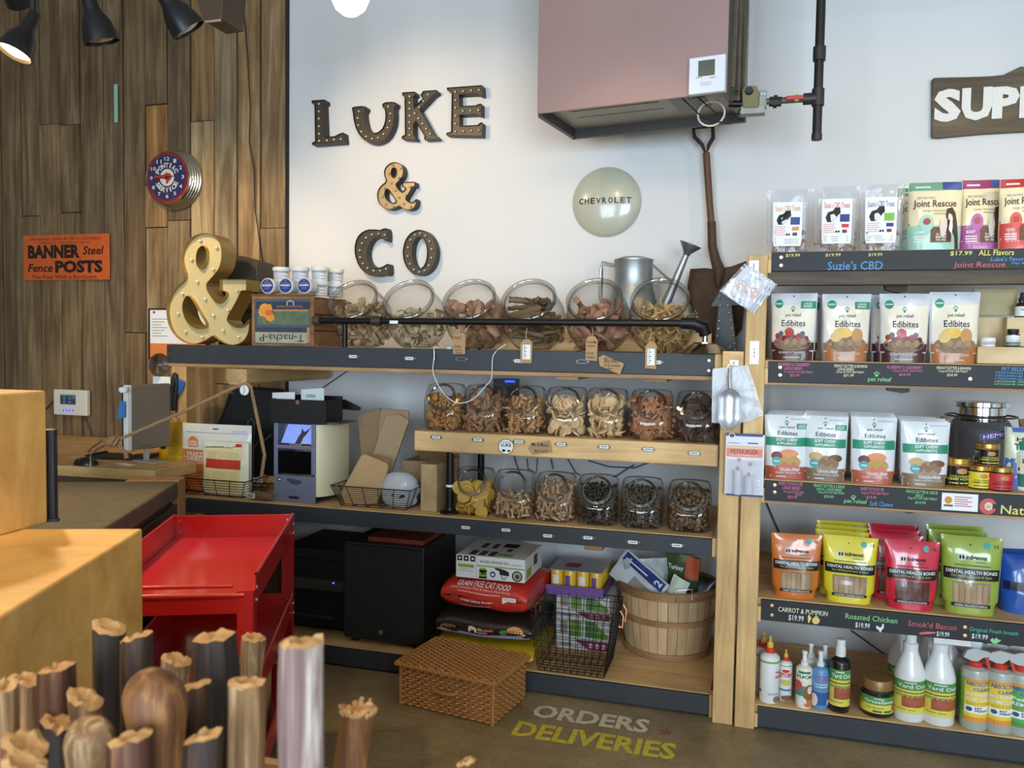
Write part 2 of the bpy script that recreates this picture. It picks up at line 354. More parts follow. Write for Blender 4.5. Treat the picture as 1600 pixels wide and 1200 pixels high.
# reclaimed plank cladding on the left half of the back wall
def cladding():
    m = wood('weathered_plank', (96, 76, 50), (148, 124, 90), (190, 168, 130), (13, 13, .9), .75, .4, objcol=True)
    cl = thing('wall_cladding', 'weathered reclaimed wood planks cladding the wall beside the white paint', 'wall'); del cl['category']; structure(cl)
    MB().box(-6.1, WALL-.012, .0, PY(449, 300, WALL).x+.004, WALL-.002, 3.69).build('backing_board', mat((30, 24, 18), .8), cl)
    G = (.80, .76, .70); D = (.55, .50, .44); T = (1.05, .94, .82); O = (1.25, .88, .5); B = (.80, .80, .80); Lg = (1.12, 1.08, 1.0)
    cols = [(-165, -100, [(D)], []), (-100, -60, [D], []), (-60, -28, [D], []), (-28, 4, [(.45, .36, .27)], []), (4, 35, [D], []), (35, 65, [D, (.62, .55, .46)], [338]), (65, 98, [D, (.7, .62, .53)], [195]),
            (98, 128, [(.62, .58, .54), (.66, .6, .53), (.78, .7, .58)], [196, 333]), (128, 164, [(.6, .55, .5)], []), (164, 195, [(.58, .55, .52)], []), (195, 229, [(.52, .46, .4), (.62, .55, .47)], [520]),
            (229, 264, [(.55, .5, .44), O, (.9, .74, .55), (.86, .8, .72)], [164, 290, 356]), (264, 300, [(.55, .52, .5), G], [345]), (300, 337, [(.85, .72, .58), Lg], [190]), (337, 373, [B, G], [600]),
            (373, 408, [T, (1.0, .9, .78)], [640]), (408, 449, [(.84, .78, .7), (.78, .7, .62)], [357])]
    for x0, x1, tones, js in cols:
        X0, X1 = PY(x0, 300, WALL-.02).x, PY(x1, 300, WALL-.02).x
        zs = [3.68]+[PY((x0+x1)/2, j, WALL-.02).z for j in js]+[0.005]
        for k, t in enumerate(tones):
            th = random.uniform(.012, .030)
            o = MB().box(X0+.0045, WALL-.013-th, zs[k+1]+.002, X1-.0045, WALL-.0125, zs[k]-.002).build('plank', m, cl, bevel=.003)
            j = random.uniform(.92, 1.08); o.color = (t[0]*j, t[1]*j, t[2]*j, 1)
    MB().box(PY(450, 300, WALL).x, WALL-.03, 0, PY(452, 300, WALL).x, WALL-.001, 3.69).build('edge_strip', mat((40, 32, 26), .8), cl)
    Q = Zm(0, 0, 3.333); pts = [PY(*Q(1270, 60), WALL-.05), PY(*Q(1290, 300), WALL-.05), PY(*Q(1303, 560), WALL-.05), PY(*Q(1298, 740), WALL-.05), PY(*Q(1322, 880), WALL-.05), PY(*Q(1330, 1100), WALL-.05), PY(*Q(1375, 1420), WALL-.05)]
    pts = [pts[0]+Vector((0, 0, .35))]+pts
    tag(MB().tube(pts, .003, 6).build('electrical_cord', mat((26, 22, 20), .6), smooth=True), 'thin dark cord hanging down the tan plank beside the white wall', 'cord')
    tp = MB(); a, b = PY(178, 132, WALL-.045), PY(184, 191, WALL-.045)
    tp.box(a.x, WALL-.0445, b.z, b.x, WALL-.042, a.z); tag(tp.build('tape_strip', mat((150, 190, 165), .6)), 'narrow pale green tape strip stuck on a dark plank', 'tape')
cladding()
# ================================================================== things on the wall
def marquee(name, label, polys, bulbs, Yf, depth, face_m, wall_m, group=None, cat='letter', br=.0065, lip=.012, to=None, bulb_m=None, rim_m=None):
    """sheet-metal letter: polys/bulbs are world (x, z); front lip at Yf, open tray with a recessed face and little bulbs"""
    xs = [p[0] for p in polys[0]]; zs = [p[1] for p in polys[0]]
    base = Vector(((min(xs)+max(xs))/2, Yf+depth, min(zs)))
    t = thing(name, label, cat, base, group=group)
    vs, fs = fill_mesh(polys)
    MB().add([(x, Yf+lip, z) for x, z in vs], fs).build('face', face_m, t, world=True)
    MB().add([(x, Yf+depth-.001, z) for x, z in vs], fs).build('back_plate', wall_m, t, world=True)
    sw = MB()
    for k, p in enumerate(polys):
        n = len(p); ar = sum(p[i][0]*p[(i+1) % n][1]-p[(i+1) % n][0]*p[i][1] for i in range(n)); sg = 1 if ar > 0 else -1
        if k: sg = -sg
        inn = []
        for i in range(n):
            a, b = Vector(p[i-1]), Vector(p[(i+1) % n]); d = (b-a); d = d.normalized() if d.length else Vector((1, 0)); nn = Vector((-d.y, d.x))*sg*.0022
            inn.append((p[i][0]+nn.x, p[i][1]+nn.y))
        V = [(x, Yf, z) for x, z in p]+[(x, Yf+depth, z) for x, z in p]+[(x, Yf, z) for x, z in inn]+[(x, Yf+lip, z) for x, z in inn]
        Fs = []
        for i in range(n):
            j = (i+1) % n; Fs += [(i, j, n+j, n+i), (i, 2*n+i, 2*n+j, j), (2*n+i, 3*n+i, 3*n+j, 2*n+j)]
        sw.add(V, Fs)
    sw.build('side_band', rim_m or wall_m, t, world=True)
    me = None
    for x, z in bulbs:
        if me is None:
            q = MB().lathe([(br*.55, 0), (br*.55, br*.4), (br, br*.9), (br, br*1.4), (br*.7, br*2.0), (0, br*2.25)], 10, Matrix.Rotation(R(90), 4, 'X')); me = q.mesh('bulb', True); me.materials.append(bulb_m or mat((196, 188, 170), .2, .3, coat=.6))
        link('bulb', me, None, t, loc=Vector((x, Yf+lip, z))-base)
    return t
BRONZE = mat((78, 70, 58), .45, .35, var=.25, scale=30); BRONZED = mat((48, 44, 38), .5, .3, var=.2)
def letters():
    Y = WALL-.062; Q = Zm(440, 100, 3.53)
    def W(pts): return [(lambda v: (v.x, v.z))(PY(*Q(x, y), Y)) for x, y in pts]
    g = 'metal marquee letters on the white wall'
    S = lambda p: smooth_poly(p, 2)
    L = [(165, 200), (237, 196), (240, 212), (229, 222), (236, 402), (292, 398), (322, 382), (340, 378), (345, 432), (168, 446), (167, 434), (184, 426), (181, 224), (167, 216)]
    marquee('marquee_letter', 'brown metal marquee letter L starting the upper word on the white wall', [W(L)], W([(204, 219), (204, 260), (204, 300), (204, 343), (204, 384), (206, 424), (248, 420), (287, 416), (324, 413)]), Y, .06, BRONZE, BRONZED, g)
    U = [(388, 236), (462, 230), (464, 248), (452, 262), (456, 300), (468, 352), (500, 380), (530, 378), (560, 350), (574, 300), (570, 248), (556, 240), (555, 212), (628, 207), (630, 228), (618, 238), (622, 290), (612, 350), (580, 408), (536, 434), (490, 438), (448, 416), (415, 372), (398, 318), (392, 262), (388, 252)]
    marquee('marquee_letter', 'brown metal marquee letter U shaped like a horseshoe on the white wall', [W(smooth_poly(U, 1))], W([(424, 260), (418, 297), (421, 337), (438, 372), (464, 399), (497, 411), (530, 406), (561, 385), (583, 350), (595, 313), (598, 272), (586, 234)]), Y, .06, BRONZE, BRONZED, g)
    K = [(665, 156), (735, 152), (737, 168), (726, 178), (728, 240), (778, 190), (766, 170), (780, 148), (855, 143), (857, 156), (832, 172), (760, 250), (838, 392), (858, 398), (862, 412), (786, 416), (788, 398), (738, 312), (726, 330), (728, 396), (738, 404), (738, 418), (662, 412), (663, 398), (680, 390), (678, 182), (665, 172)]
    marquee('marquee_letter', 'brown metal marquee letter K between the horseshoe letter and the E', [W(K)], W([(704, 177), (704, 212), (704, 246), (704, 284), (704, 320), (704, 355), (704, 392), (806, 168), (780, 203), (757, 237), (732, 271), (753, 299), (775, 328), (797, 355), (818, 384)]), Y, .06, BRONZE, BRONZED, g)
    E = [(911, 130), (1105, 116), (1108, 172), (1094, 172), (1078, 162), (978, 168), (980, 232), (1070, 228), (1082, 222), (1100, 218), (1100, 284), (1084, 280), (1068, 276), (980, 280), (980, 340), (1080, 336), (1096, 322), (1106, 322), (1104, 396), (908, 392), (908, 380), (934, 374), (938, 160), (912, 142)]
    marquee('marquee_letter', 'brown metal marquee letter E ending the upper word on the white wall', [W(E)], W([(957, 152), (1000, 149), (1044, 145), (1087, 142), (957, 198), (957, 240), (957, 285), (957, 328), (957, 371), (1000, 369), (1044, 367), (1087, 364), (998, 258), (1040, 256), (1084, 253)]), Y, .06, BRONZE, BRONZED, g)
    Cc = [(560, 906), (585, 906), (585, 978), (575, 978), (545, 952), (510, 958), (482, 990), (468, 1040), (478, 1092), (505, 1120), (540, 1124), (568, 1112), (578, 1102), (594, 1104), (594, 1168), (560, 1162), (520, 1172), (470, 1160), (425, 1118), (402, 1050), (403, 990), (425, 940), (470, 912), (520, 912), (545, 916)]
    marquee('marquee_letter', 'brown metal marquee letter C on the white wall above the jars', [W(smooth_poly(Cc, 1))], W([(566, 942), (532, 936), (496, 941), (464, 958), (441, 988), (430, 1027), (431, 1066), (446, 1100), (472, 1125), (506, 1140), (541, 1140), (574, 1129)]), Y, .06, BRONZE, BRONZED, g)
    oc = [(760+92*math.sin(2*math.pi*i/40), 1040-126*math.cos(2*math.pi*i/40)) for i in range(40)]
    oi = [(760+42*math.sin(2*math.pi*i/32), 1040-88*math.cos(2*math.pi*i/32)) for i in range(32)]
    marquee('marquee_letter', 'brown metal marquee letter O on the white wall beside the C', [W(oc), W(oi)], W([(760+67*math.sin(2*math.pi*(i+.1)/14), 1040-107*math.cos(2*math.pi*(i+.1)/14)) for i in range(14)]), Y, .06, BRONZE, BRONZED, g)
    A, (h1, h2), bl = AMP
    def fit(p): return [(525+(x-197)/(632-197)*(742-525), 540+(y-540)/(1130-540)*(806-540)) for x, y in p]
    marquee('marquee_ampersand', 'small bronze metal marquee ampersand on the white wall between the two words', [W(fit(A)), W(fit(h1)), W(fit(h2))], W(fit(bl)), Y, .06, mat((178, 152, 112), .4, .4), BRONZED, g)
def am():
    # ampersand outline traced once, used for the small and the large sign
    out = [(400, 540), (350, 550), (300, 590), (275, 650), (278, 710), (305, 775), (240, 830), (205, 890), (197, 960), (215, 1040), (265, 1100), (330, 1125), (390, 1110), (438, 1078), (442, 1078), (490, 1115), (545, 1130), (600, 1110), (630, 1060), (632, 992), (628, 990), (600, 1030), (565, 1037), (522, 1012), (512, 985), (560, 905), (585, 850), (590, 842), (614, 842), (616, 842), (616, 783), (614, 783), (478, 783), (476, 783), (478, 842), (482, 842), (516, 850), (490, 900), (460, 912), (395, 820), (440, 770), (480, 720), (490, 650), (480, 590), (440, 550)]
    h1 = [(380, 608), (358, 635), (352, 690), (365, 725), (385, 728), (405, 690), (408, 640), (398, 612)]
    h2 = [(315, 858), (288, 890), (281, 940), (300, 1000), (345, 1038), (388, 1040), (412, 1022), (370, 955)]
    bl = [(367, 579), (452, 616), (322, 679), (435, 729), (351, 793), (275, 856), (393, 883), (252, 960), (436, 969), (512, 942), (560, 840), (291, 1054), (377, 1082), (487, 1048), (567, 1082)]
    return smooth_poly(out, 2), (smooth_poly(h1, 2), smooth_poly(h2, 2)), bl
AMP = am()
letters()
def wall_clock():
    c = PY(273.5, 281, WALL-.06); c.y = WALL-.036
    Q = Zm(0, 0, 3.333); r = (PY(*Q(1057, 935), WALL-.04).x-PY(*Q(770, 935), WALL-.04).x)/2
    t = thing('wall_clock', 'round blue-faced clock with red band and ribbed chrome case on the planks', 'clock', c)
    r = .172; M = Matrix.Rotation(R(90), 4, 'X')
    pr = [(r-.006, 0)]
    for k in range(5):
        for q in range(7): pr.append((r-.008-k*.0045+.008*math.sin(math.pi*q/6), .006+k*.0155+.0148*q/6))
    pr += [(r-.028, .086), (r-.030, .0935), (r-.033, .090)]
    MB().lathe(pr+[(0, .090)], 64, M).build('case', mat((214, 208, 196), .16, 1), t, smooth=True)
    rf = r-.032
    S = lambda u, v, off: Vector((u*rf, -.091-off, v*rf))
    d = Deco(S, t); red = mat((150, 28, 44), .35); blu = mat((44, 48, 104), .4)
    d.ell(0, 0, 1, 1, red, .0002, 48, 'dial_band'); d.ell(0, 0, .9, .9, blu, .0006, 48, 'dial')
    d.ell(0, 0, .34, .34, WHITE, .001, 32, 'dial_centre')
    for h in range(12):
        a = R(30*h); n = str(h or 12); wd = .055*len(n)+.01; x, z = .75*math.sin(a), .75*math.cos(a)
        d.text(n, x-wd, z-.075, x+wd, z+.075, WHITE, bold=.02, off=.0012, name='numeral')
    def arc(word, a0, a1, up, rad):
        n = len(word)
        for i, ch in enumerate(word):
            a = R(a0+(a1-a0)*i/(n-1)); vs, fs = glyphs(ch, .035); wd = .03 if ch == 'I' else .085
            mb = d._mb(WHITE, 'lettering'); P = []
            for p, q in vs:
                lx, lz = (p-.5)*2*wd, (q-.5)*.2
                rr = (rad+lz) if up else (rad-lz); ang = a+(lx/rad if up else -lx/rad)
                P.append(S(rr*math.sin(ang), rr*math.cos(ang), .0012))
            mb.add(P, fs)
    arc('PONTIAC', -60, 60, True, .50); arc('SERVICE', 238, 122, False, .50)
    hd = [(-.62, .06), (-.6, -.02), (-.3, -.03), (-.14, -.03), (-.1, -.1), (-.03, -.12), (-.06, -.2), (0, -.3), (.06, -.22), (.12, -.14), (.2, -.1), (.22, .02), (.18, .12), (.06, .17), (-.06, .17), (-.14, .1), (-.36, .09)]
    d.poly([(x, z+.02) for x, z in hd], mat((196, 52, 44), .4), .0016, 'emblem'); d.done()
    MB().box(-.62*rf, -.0962, -.03*rf, .12*rf, -.0956, -.005*rf, Matrix.Rotation(R(-3), 4, 'Y')).build('hour_hand', INK, t)
    MB().box(-.02*rf, -.0972, -.02*rf, .36*rf, -.0967, .012*rf, Matrix.Rotation(R(-8), 4, 'Y')).build('minute_hand', INK, t)
    MB().lathe([(.008, .09), (.008, .099), (0, .1)], 12, M).build('hub', INK, t)
    g = MB().lathe([(rf, .0), (rf*.7, .004), (0, .007)], 32, Matrix.Translation((0, -.0995, 0)) @ M); g.build('glass', GLASS, t, smooth=True)
wall_clock()
def tin_sign():
    Y = WALL-.05; a, b = PY(36, 368, Y), PY(171, 437, Y); Q = Zm(0, 340, 3.333)
    base = Vector(((a.x+b.x)/2, Y+.004, b.z)); t = thing('tin_sign', 'orange tin advertising sign with bold black lettering on the planks', 'sign', base)
    MB().box(a.x, Y, b.z, b.x, Y+.006, a.z).build('plate', mat((206, 92, 38), .55, var=.25, scale=14), t, world=True, bevel=.004)
    d = PxDeco(Y, t); bk = mat((34, 20, 14), .6); br = mat((110, 46, 20), .6)
    for s, x0, y0, x1, y1, bo, sh, m in (('BANNER', 146, 142, 416, 212, .05, 0, bk), ('Steel', 430, 148, 532, 192, .02, .25, bk), ('Fence', 146, 240, 272, 284, .02, .25, bk), ('POSTS', 288, 222, 535, 288, .05, 0, bk),
                                     ('American Steel & Wire Company', 160, 100, 530, 122, 0, 0, br), ('Manufacturers', 215, 124, 470, 134, 0, 0, br), ('The Post With a Backbone', 166, 298, 505, 318, .01, 0, br)):
        (p, q), (r_, s_) = Q(x0, y0), Q(x1, y1); d.text(s, p, q, r_, s_, m, bold=bo, shear=sh)
    d.done()
tin_sign()
def heater():
    # gas heater hung under the ceiling, turned so its right end stands further off the wall
    a = R(-9); M = Matrix.Rotation(a, 4, 'Z')
    pL, pR = PY(839, 178, 3.45), None
    # front face runs from pL along (cos a, sin a)
    d = Vector((math.cos(a), math.sin(a), 0)); best = None
    for k in range(400):
        s = .5+k*.003; q = pL+d*s; v = q-CAM
        px = 800+F_PX*v.dot(CR)/v.dot(_fw)
        if px >= 1135: best = s; break
    W_ = best; t = thing('gas_heater', 'large dusty pink boxy gas heater hung high on the white wall', 'heater', pL, a)
    pk = mat((160, 130, 126), .42, var=.06, scale=5, coat=.15, key='pink_enamel'); H = 1.0
    MB().box(0, 0, .0, W_, .012, H).build('front_panel', pk, t, bevel=.004)
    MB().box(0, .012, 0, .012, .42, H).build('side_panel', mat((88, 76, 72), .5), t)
    MB().box(W_-.02, .03, .0, W_-.004, .46, H).build('side_panel', mat((120, 112, 98), .5, .4, var=.4), t)
    MB().box(.012, .012, .03, W_-.02, .42, .04).build('bottom_panel', mat((176, 172, 160), .5, .35, var=.2, scale=8), t)
    MB().box(0, .012, -.012, .02, .42, .03).build('bottom_rail', mat((70, 60, 58), .5), t)
    MB().box(.0, .40, -.012, W_, .425, .03).build('bottom_rail', mat((60, 56, 54), .5), t)
    for k in range(2): MB().box(.1, .12+.1*k, .0285, W_*.62, .126+.1*k, .0298).build('seam', mat((110, 106, 98), .6), t)
    MB().box(W_*.68, .1, .027, W_*.78, .3, .0298).build('rating_plate', mat((140, 140, 136), .5), t)
    MB().box(W_*.79, .12, .027, W_*.86, .26, .0298).build('rating_plate', mat((120, 120, 116), .5), t)
    # flex conduit and fittings up the right end
    cf = MB()
    for k in range(5): cf.tube([(W_+.012+.012*(k % 2), .05+.05*k, .03), (W_+.02, .05+.05*k, .4), (W_+.012, .06+.05*k, H)], .009, 6)
    cf.build('conduit', mat((96, 88, 74), .6, .3, var=.4), t, smooth=True)
    wl = MB().tube([(W_-.10+.055*math.cos(R(g)), -.0+.2, -.02+.05*math.sin(R(g))) for g in range(0, 360, 20)], .004, 6, True)
    wl.build('wire_loop', mat((225, 222, 205), .5), t, smooth=True)
    bl = MB(); bl.tube([(W_-.2, .1, .03), (W_-.12, .15, -.05), (W_-.02, .2, -.07), (W_+.02, .25, .02)], .003, 5); bl.tube([(W_-.14, .12, .03), (W_-.08, .2, -.02), (W_+.06, .24, -.03), (W_+.05, .26, .09)], .003, 5)
    bl.build('wiring', mat((40, 36, 32), .6), t, smooth=True)
    # gas valve
    e = pL+d*W_
    Yv = e.y+.16; v = thing('gas_valve', 'olive brown gas valve beside the pink heater with black knob', 'valve', PY(1168, 160, Yv))
    Q = Zm(820, 0, 3.2); P = lambda x, y: PY(*Q(x, y), Yv)
    def bxp(x0, y0, x1, y1, dy0, dy1, nm, m, par, bev=.002):
        p, q = P(x0, y0), P(x1, y1); MB().box(p.x, Yv+dy0, q.z, q.x, Yv+dy1, p.z).build(nm, m, par, world=True, bevel=bev)
    ol = mat((124, 112, 74), .6, .2, var=.2)
    MB().prism([(P(x, y).x, P(x, y).z) for x, y in ((1086, 460), (1100, 440), (1158, 440), (1172, 470), (1168, 548), (1090, 548))], Yv-.03, Yv+.03).build('valve_body', ol, v, world=True, bevel=.003)
    q = P(1122, 467); MB().cyl((q.x, Yv-.03, q.z), (q.x, Yv-.05, q.z), .016, .014, 14).build('knob', BLACK, v, world=True, smooth=True)
    bxp(1080, 540, 1200, 572, -.025, .025, 'base_casting', mat((150, 148, 140), .5, .5, var=.3), v)
    bxp(1172, 460, 1208, 540, -.02, .02, 'side_casting', mat((140, 138, 130), .5, .5, var=.3), v)
    for x in (1186, 1198):
        q = P(x, 480); MB().cyl((q.x, Yv-.02, q.z), (q.x, Yv-.028, q.z), .006, n=8).build('screw', STEEL, v, world=True)
    q0, q1 = P(1020, 520), P(1085, 520); MB().cyl(q0, q1, .014).build('inlet_pipe', DARKPIPE, v, world=True, smooth=True)
    # pipework
    g = thing('gas_pipe', 'black iron gas pipe with red shut-off lever dropping beside the heater', 'pipe', PY(1278, 215, Yv))
    iron = mat((62, 58, 56), .5, .5, var=.25)
    a0, a1 = P(1208, 508), P(1440, 495); a1.z = a0.z
    MB().cyl(a0, a1, .0125).build('branch_pipe', mat((112, 100, 80), .5, .5, var=.4), g, world=True, smooth=True)
    MB().cyl(P(1222, 508), P(1284, 508), .0195, n=8).build('union', iron, g, world=True)
    MB().cyl(P(1242, 508), P(1262, 508), .026, n=8).build('union_nut', iron, g, world=True)
    rv = mat((186, 60, 56), .45)
    q = P(1358, 498); MB().cyl((q.x, Yv-.012, q.z), (q.x, Yv-.03, q.z), .013, n=12).build('valve_stem', mat((170, 140, 70), .4, .6), g, world=True, smooth=True)
    MB().box(q.x-.04, Yv-.034, q.z-.008, q.x+.026, Yv-.029, q.z+.008).build('lever', rv, g, world=True, bevel=.003)
    top = P(1470, 0); x = P(1466, 490).x; r_ = .0175
    MB().cyl((x, Yv, P(1460, 670).z), (x, Yv, 3.69), r_).build('riser_pipe', mat((50, 46, 46), .45, .5, var=.2), g, world=True, smooth=True)
    for y0, y1, rr in ((235, 305, .024), (445, 530, .0235), (668, 700, .020)):
        MB().cyl((x, Yv, P(1466, y1).z), (x, Yv, P(1466, y0).z), rr, n=14).build('fitting', iron, g, world=True, smooth=True)
    MB().cyl((x-.055, Yv, a0.z), (x, Yv, a0.z), .0225, n=14).build('fitting', iron, g, world=True, smooth=True)
    # thermostat on the front panel
    Yt = PY(1107, 118, 3.3); tt = None
    k0 = (1107-839)/(1135-839)*W_
    th = thing('thermostat', 'white square thermostat with dark screen on the pink heater', 'thermostat', pL+d*(W_-.1)+Vector((0, 0, .03)), a)
    def onf(px, py):      # local x, z on the heater front
        r_ = ray(px, py); nrm = Vector((-d.y, d.x, 0)); o = pL-nrm*.0; tt = (o-CAM).dot(nrm)/r_.dot(nrm); w_ = CAM+r_*tt-th.location; return w_.dot(d), w_.z
    x0, z1 = onf(*Q(830, 303)); x1, z0 = onf(*Q(1006, 464))
    MB().box(x0, -.028, z0, x1, -.0005, z1).build('housing', mat((226, 228, 236), .4, var=.02), th, bevel=.004)
    sx0, sz1 = onf(*Q(877, 317)); sx1, sz0 = onf(*Q(957, 385)); MB().box(sx0, -.0295, sz0, sx1, -.0278, sz1).build('screen', mat((84, 92, 84), .25), th)
    bx, bz = onf(*Q(912, 428)); MB().box(bx-.022, -.0295, bz-.008, bx+.022, -.0278, bz+.008).build('button', mat((205, 208, 216), .5), th, bevel=.002)
    for xx in (880, 945):
        bx, bz = onf(*Q(xx, 398)); MB().box(bx-.012, -.0292, bz-.003, bx+.012, -.0278, bz+.003).build('button', mat((176, 180, 190), .5), th)
heater()
def hubcap():
    Q = Zm(880, 220, 3.158); c = PY(*Q(212, 300), WALL-.02); c.y = WALL-.002
    t = thing('hubcap', 'domed grey-green car hubcap with black lettering on the white wall', 'hubcap', c)
    r = .172; M = Matrix.Rotation(R(90), 4, 'X')
    prof = [(r, 0), (r, .006)]+[(r*math.cos(R(q)), .006+.052*math.sin(R(q))) for q in range(0, 91, 6)]
    MB().lathe(prof, 56, M).build('dome', mat((182, 184, 166), .25, 0, var=.1, scale=10, coat=.5, key='hubcap_enamel'), t, smooth=True)
    def S(u, v, off):
        rr = min(.98, math.hypot(u, v)); return Vector((u*r, -.006-.052*math.sqrt(1-rr*rr)-off, v*r))
    d = Deco(S, t); wds = 'CHEVROLET'; n = 9
    for i, ch in enumerate(wds):
        x = -.70+1.38*i/(n-1); d.text(ch, x-.066, -.09, x+.066, .08, mat((26, 26, 26), .4), bold=.03, off=.0015)
    d.done()
hubcap()
def wood_sign():
    Q = Zm(1420, 90, 8.572); Y = WALL-.03; P = lambda x, y: PY(*Q(x, y), Y)
    pts = [(315, 300), (325, 275), (360, 268), (600, 262), (900, 255), (1120, 245), (1270, 228), (1360, 185), (1450, 140), (1500, 115), (1600, 125), (1800, 150), (2300, 120), (2700, 130), (2700, 960), (2000, 965), (1400, 995), (1000, 1018), (700, 1045), (420, 1072), (330, 1070), (312, 1050)]
    W = [(P(x, y).x, P(x, y).z) for x, y in pts]
    t = thing('carved_sign', 'weathered live-edge board sign with white scalloped letters on the white wall', 'sign', (W[0][0], WALL-.001, W[-1][1]))
    MB().prism(W, Y, WALL-.001).build('board', wood('barn_board', (70, 58, 42), (92, 78, 58), (118, 98, 68), (1.2, 14, 14)), t, world=True, bevel=.003)
    d = PxDeco(Y, t); wt = mat((226, 224, 220), .7, bump=.6, scale=120)
    for ch, x0, y0, x1, y1 in (('S', 335, 425, 695, 865), ('U', 705, 405, 1110, 845), ('P', 1112, 390, 1478, 815), ('P', 1480, 380, 1850, 805), ('L', 1870, 375, 2120, 800), ('E', 2140, 370, 2420, 798)):
        (p, q), (r_, s_) = Q(x0, y0), Q(x1, y1); d.text(ch, p, q, r_, s_, wt, bold=.055, off=.006)
    d.done()
wood_sign()
def track():
    """ceiling track with black spot heads; the lit ones carry their own lamp"""
    Yt = 2.45; zt = 2.95
    tr = thing('lighting_track', 'black ceiling lighting track hung above the spot heads', 'track', (-1.6, Yt, zt))
    MB().box(-3.6, Yt-.018, zt, 1.8, Yt+.018, zt+.025).build('rail', BLACK, tr, world=True)
    for x in (-3.2, -1.2, .8, 1.6): MB().cyl((x, Yt, zt+.025), (x, Yt, 3.7), .006).build('hanger_rod', BLACK, tr, world=True)
    bk = mat((30, 29, 29), .35, .3); prof = [(.0, -.16), (.020, -.16), (.024, -.10), (.030, -.085), (.044, -.06), (.053, -.02), (.056, .0), (.053, 0), (.05, -.02), (.03, -.06), (0, -.07)]
    def head(p, aim, label, lit, group=None, k=1.0):
        p = Vector(p); ax = (Vector(aim)-p).normalized(); t = thing('spot_head', label, 'spotlight', (p.x, p.y, p.z), group=group)
        Mx = ax.to_track_quat('Z', 'Y').to_matrix().to_4x4(); Mx = Mx @ Matrix.Scale(k, 4)
        MB().lathe(prof, 28, Mx).build('shade', bk, t, smooth=True)
        b = Vector(Mx @ Vector((0, 0, -.15))); MB().tube([b, b+Vector((0, 0, .06)), (b.x, 0, zt-p.z)], .011, 8).build('stem', bk, t, smooth=True)
        MB().lathe([(0, .0), (.03, -.004), (.048, -.012), (.03, -.04), (0, -.05)], 20, Mx).build('lamp', mat((255, 200, 120), .3, emit=22, key='lit_lamp') if lit else mat((150, 146, 138), .2, .3), t, smooth=True)
        return t, p+ax*.03
    h1 = PY(22, 84, 2.2); _, l1 = head(h1, h1+Vector((-.18, -.32, -.85)), 'lit black spot head glowing warm above the plank wall', True)
    spot('spot_lamp', l1, (-2.0, 1.2, .9), 105, 115)
    h2 = PY(160, 66, 2.2); head(h2, h2+Vector((.14, .25, -.9)), 'unlit black spot head hanging upright between its neighbours', False)
    h3 = PY(296, 48, 2.2); head(h3, h3+Vector((.4, .4, -.72)), 'unlit black spot head tilted towards the white wall', False)
    return head
HEAD = track()
def globe():
    p = PY(547, -6, 2.45); t = thing('globe_lamp', 'glaring round warm bulb in front of the white wall top', 'lamp', p)
    MB().lathe([(0, -.062), (.025, -.057), (.048, -.038), (.061, -.008), (.06, .018), (.045, .045), (.026, .062), (.02, .075)], 28).build('bulb', mat((255, 214, 140), .3, emit=14, key='globe_glow'), t, smooth=True)
    MB().lathe([(.021, .07), (.026, .075), (.026, .12), (.012, .135), (0, .136)], 18).build('socket', BLACK, t, smooth=True)
    MB().cyl((0, 0, .13), (0, 0, 2.95-p.z), .004, n=8).build('cord', BLACK, t)
globe()
# further lit spot heads along the track, above the picture
for x, aim, pw, lab in ((-2.0, PY(680, 305, WALL), 64, 'lit black spot head on the track aimed at the metal letters'), (-2.6, (-2.95, WALL, 1.6), 85, 'lit black spot head on the track aimed at the gold ampersand'), (-.55, (-.6, WALL, 1.6), 16, 'lit black spot head on the track aimed at the round jars'), (1.45, (.6, WALL, 2.0), 26, 'lit black spot head on the track aimed at the right-hand bags')):
    _t1, _l = HEAD((x, 2.45, 2.72), aim, lab, True); spot('spot_lamp', _l, aim, pw, 66, blend=.9)
def second_track():
    tr = thing('lighting_track', 'second black lighting track hung above the timber plinth', 'track', (-1.3, .35, 2.95))
    MB().box(-2.4, .332, 2.95, .4, .368, 2.975).build('rail', BLACK, tr, world=True)
    for x in (-2.2, .2): MB().cyl((x, .35, 2.975), (x, .35, 3.7), .006).build('hanger_rod', BLACK, tr, world=True)
    _, l = HEAD((-1.0, .35, 2.72), (-.75, .9, 1.1), 'lit black spot head above the timber plinth', True); spot('spot_lamp', l, (-.85, 1.0, 1.1), 58, 80, blend=.9)
second_track()
def brown_box():
    p, q = PY(302, -20, 2.9), PY(349, 32, 2.9); t = thing('wall_speaker', 'small brown box speaker hung over the plank wall', 'speaker', ((p.x+q.x)/2, 3.0, q.z))
    MB().prism([(PY(x, y, 2.9).x, PY(x, y, 2.9).z) for x, y in ((296, -30), (351, -30), (346, 29), (318, 33))], 2.9, 3.05).build('case', mat((74, 62, 50), .6), t, world=True, bevel=.004)
    MB().box(PY(318, 0, 2.9).x, 2.893, q.z-.004, PY(346, 0, 2.9).x, 2.899, q.z+.004).build('edge_trim', mat((150, 140, 124), .5), t, world=True)
    MB().cyl((p.x+.06, 2.98, p.z), (p.x+.06, 2.98, 3.7), .012).build('hanger_rod', BLACK, t, world=True)
brown_box()
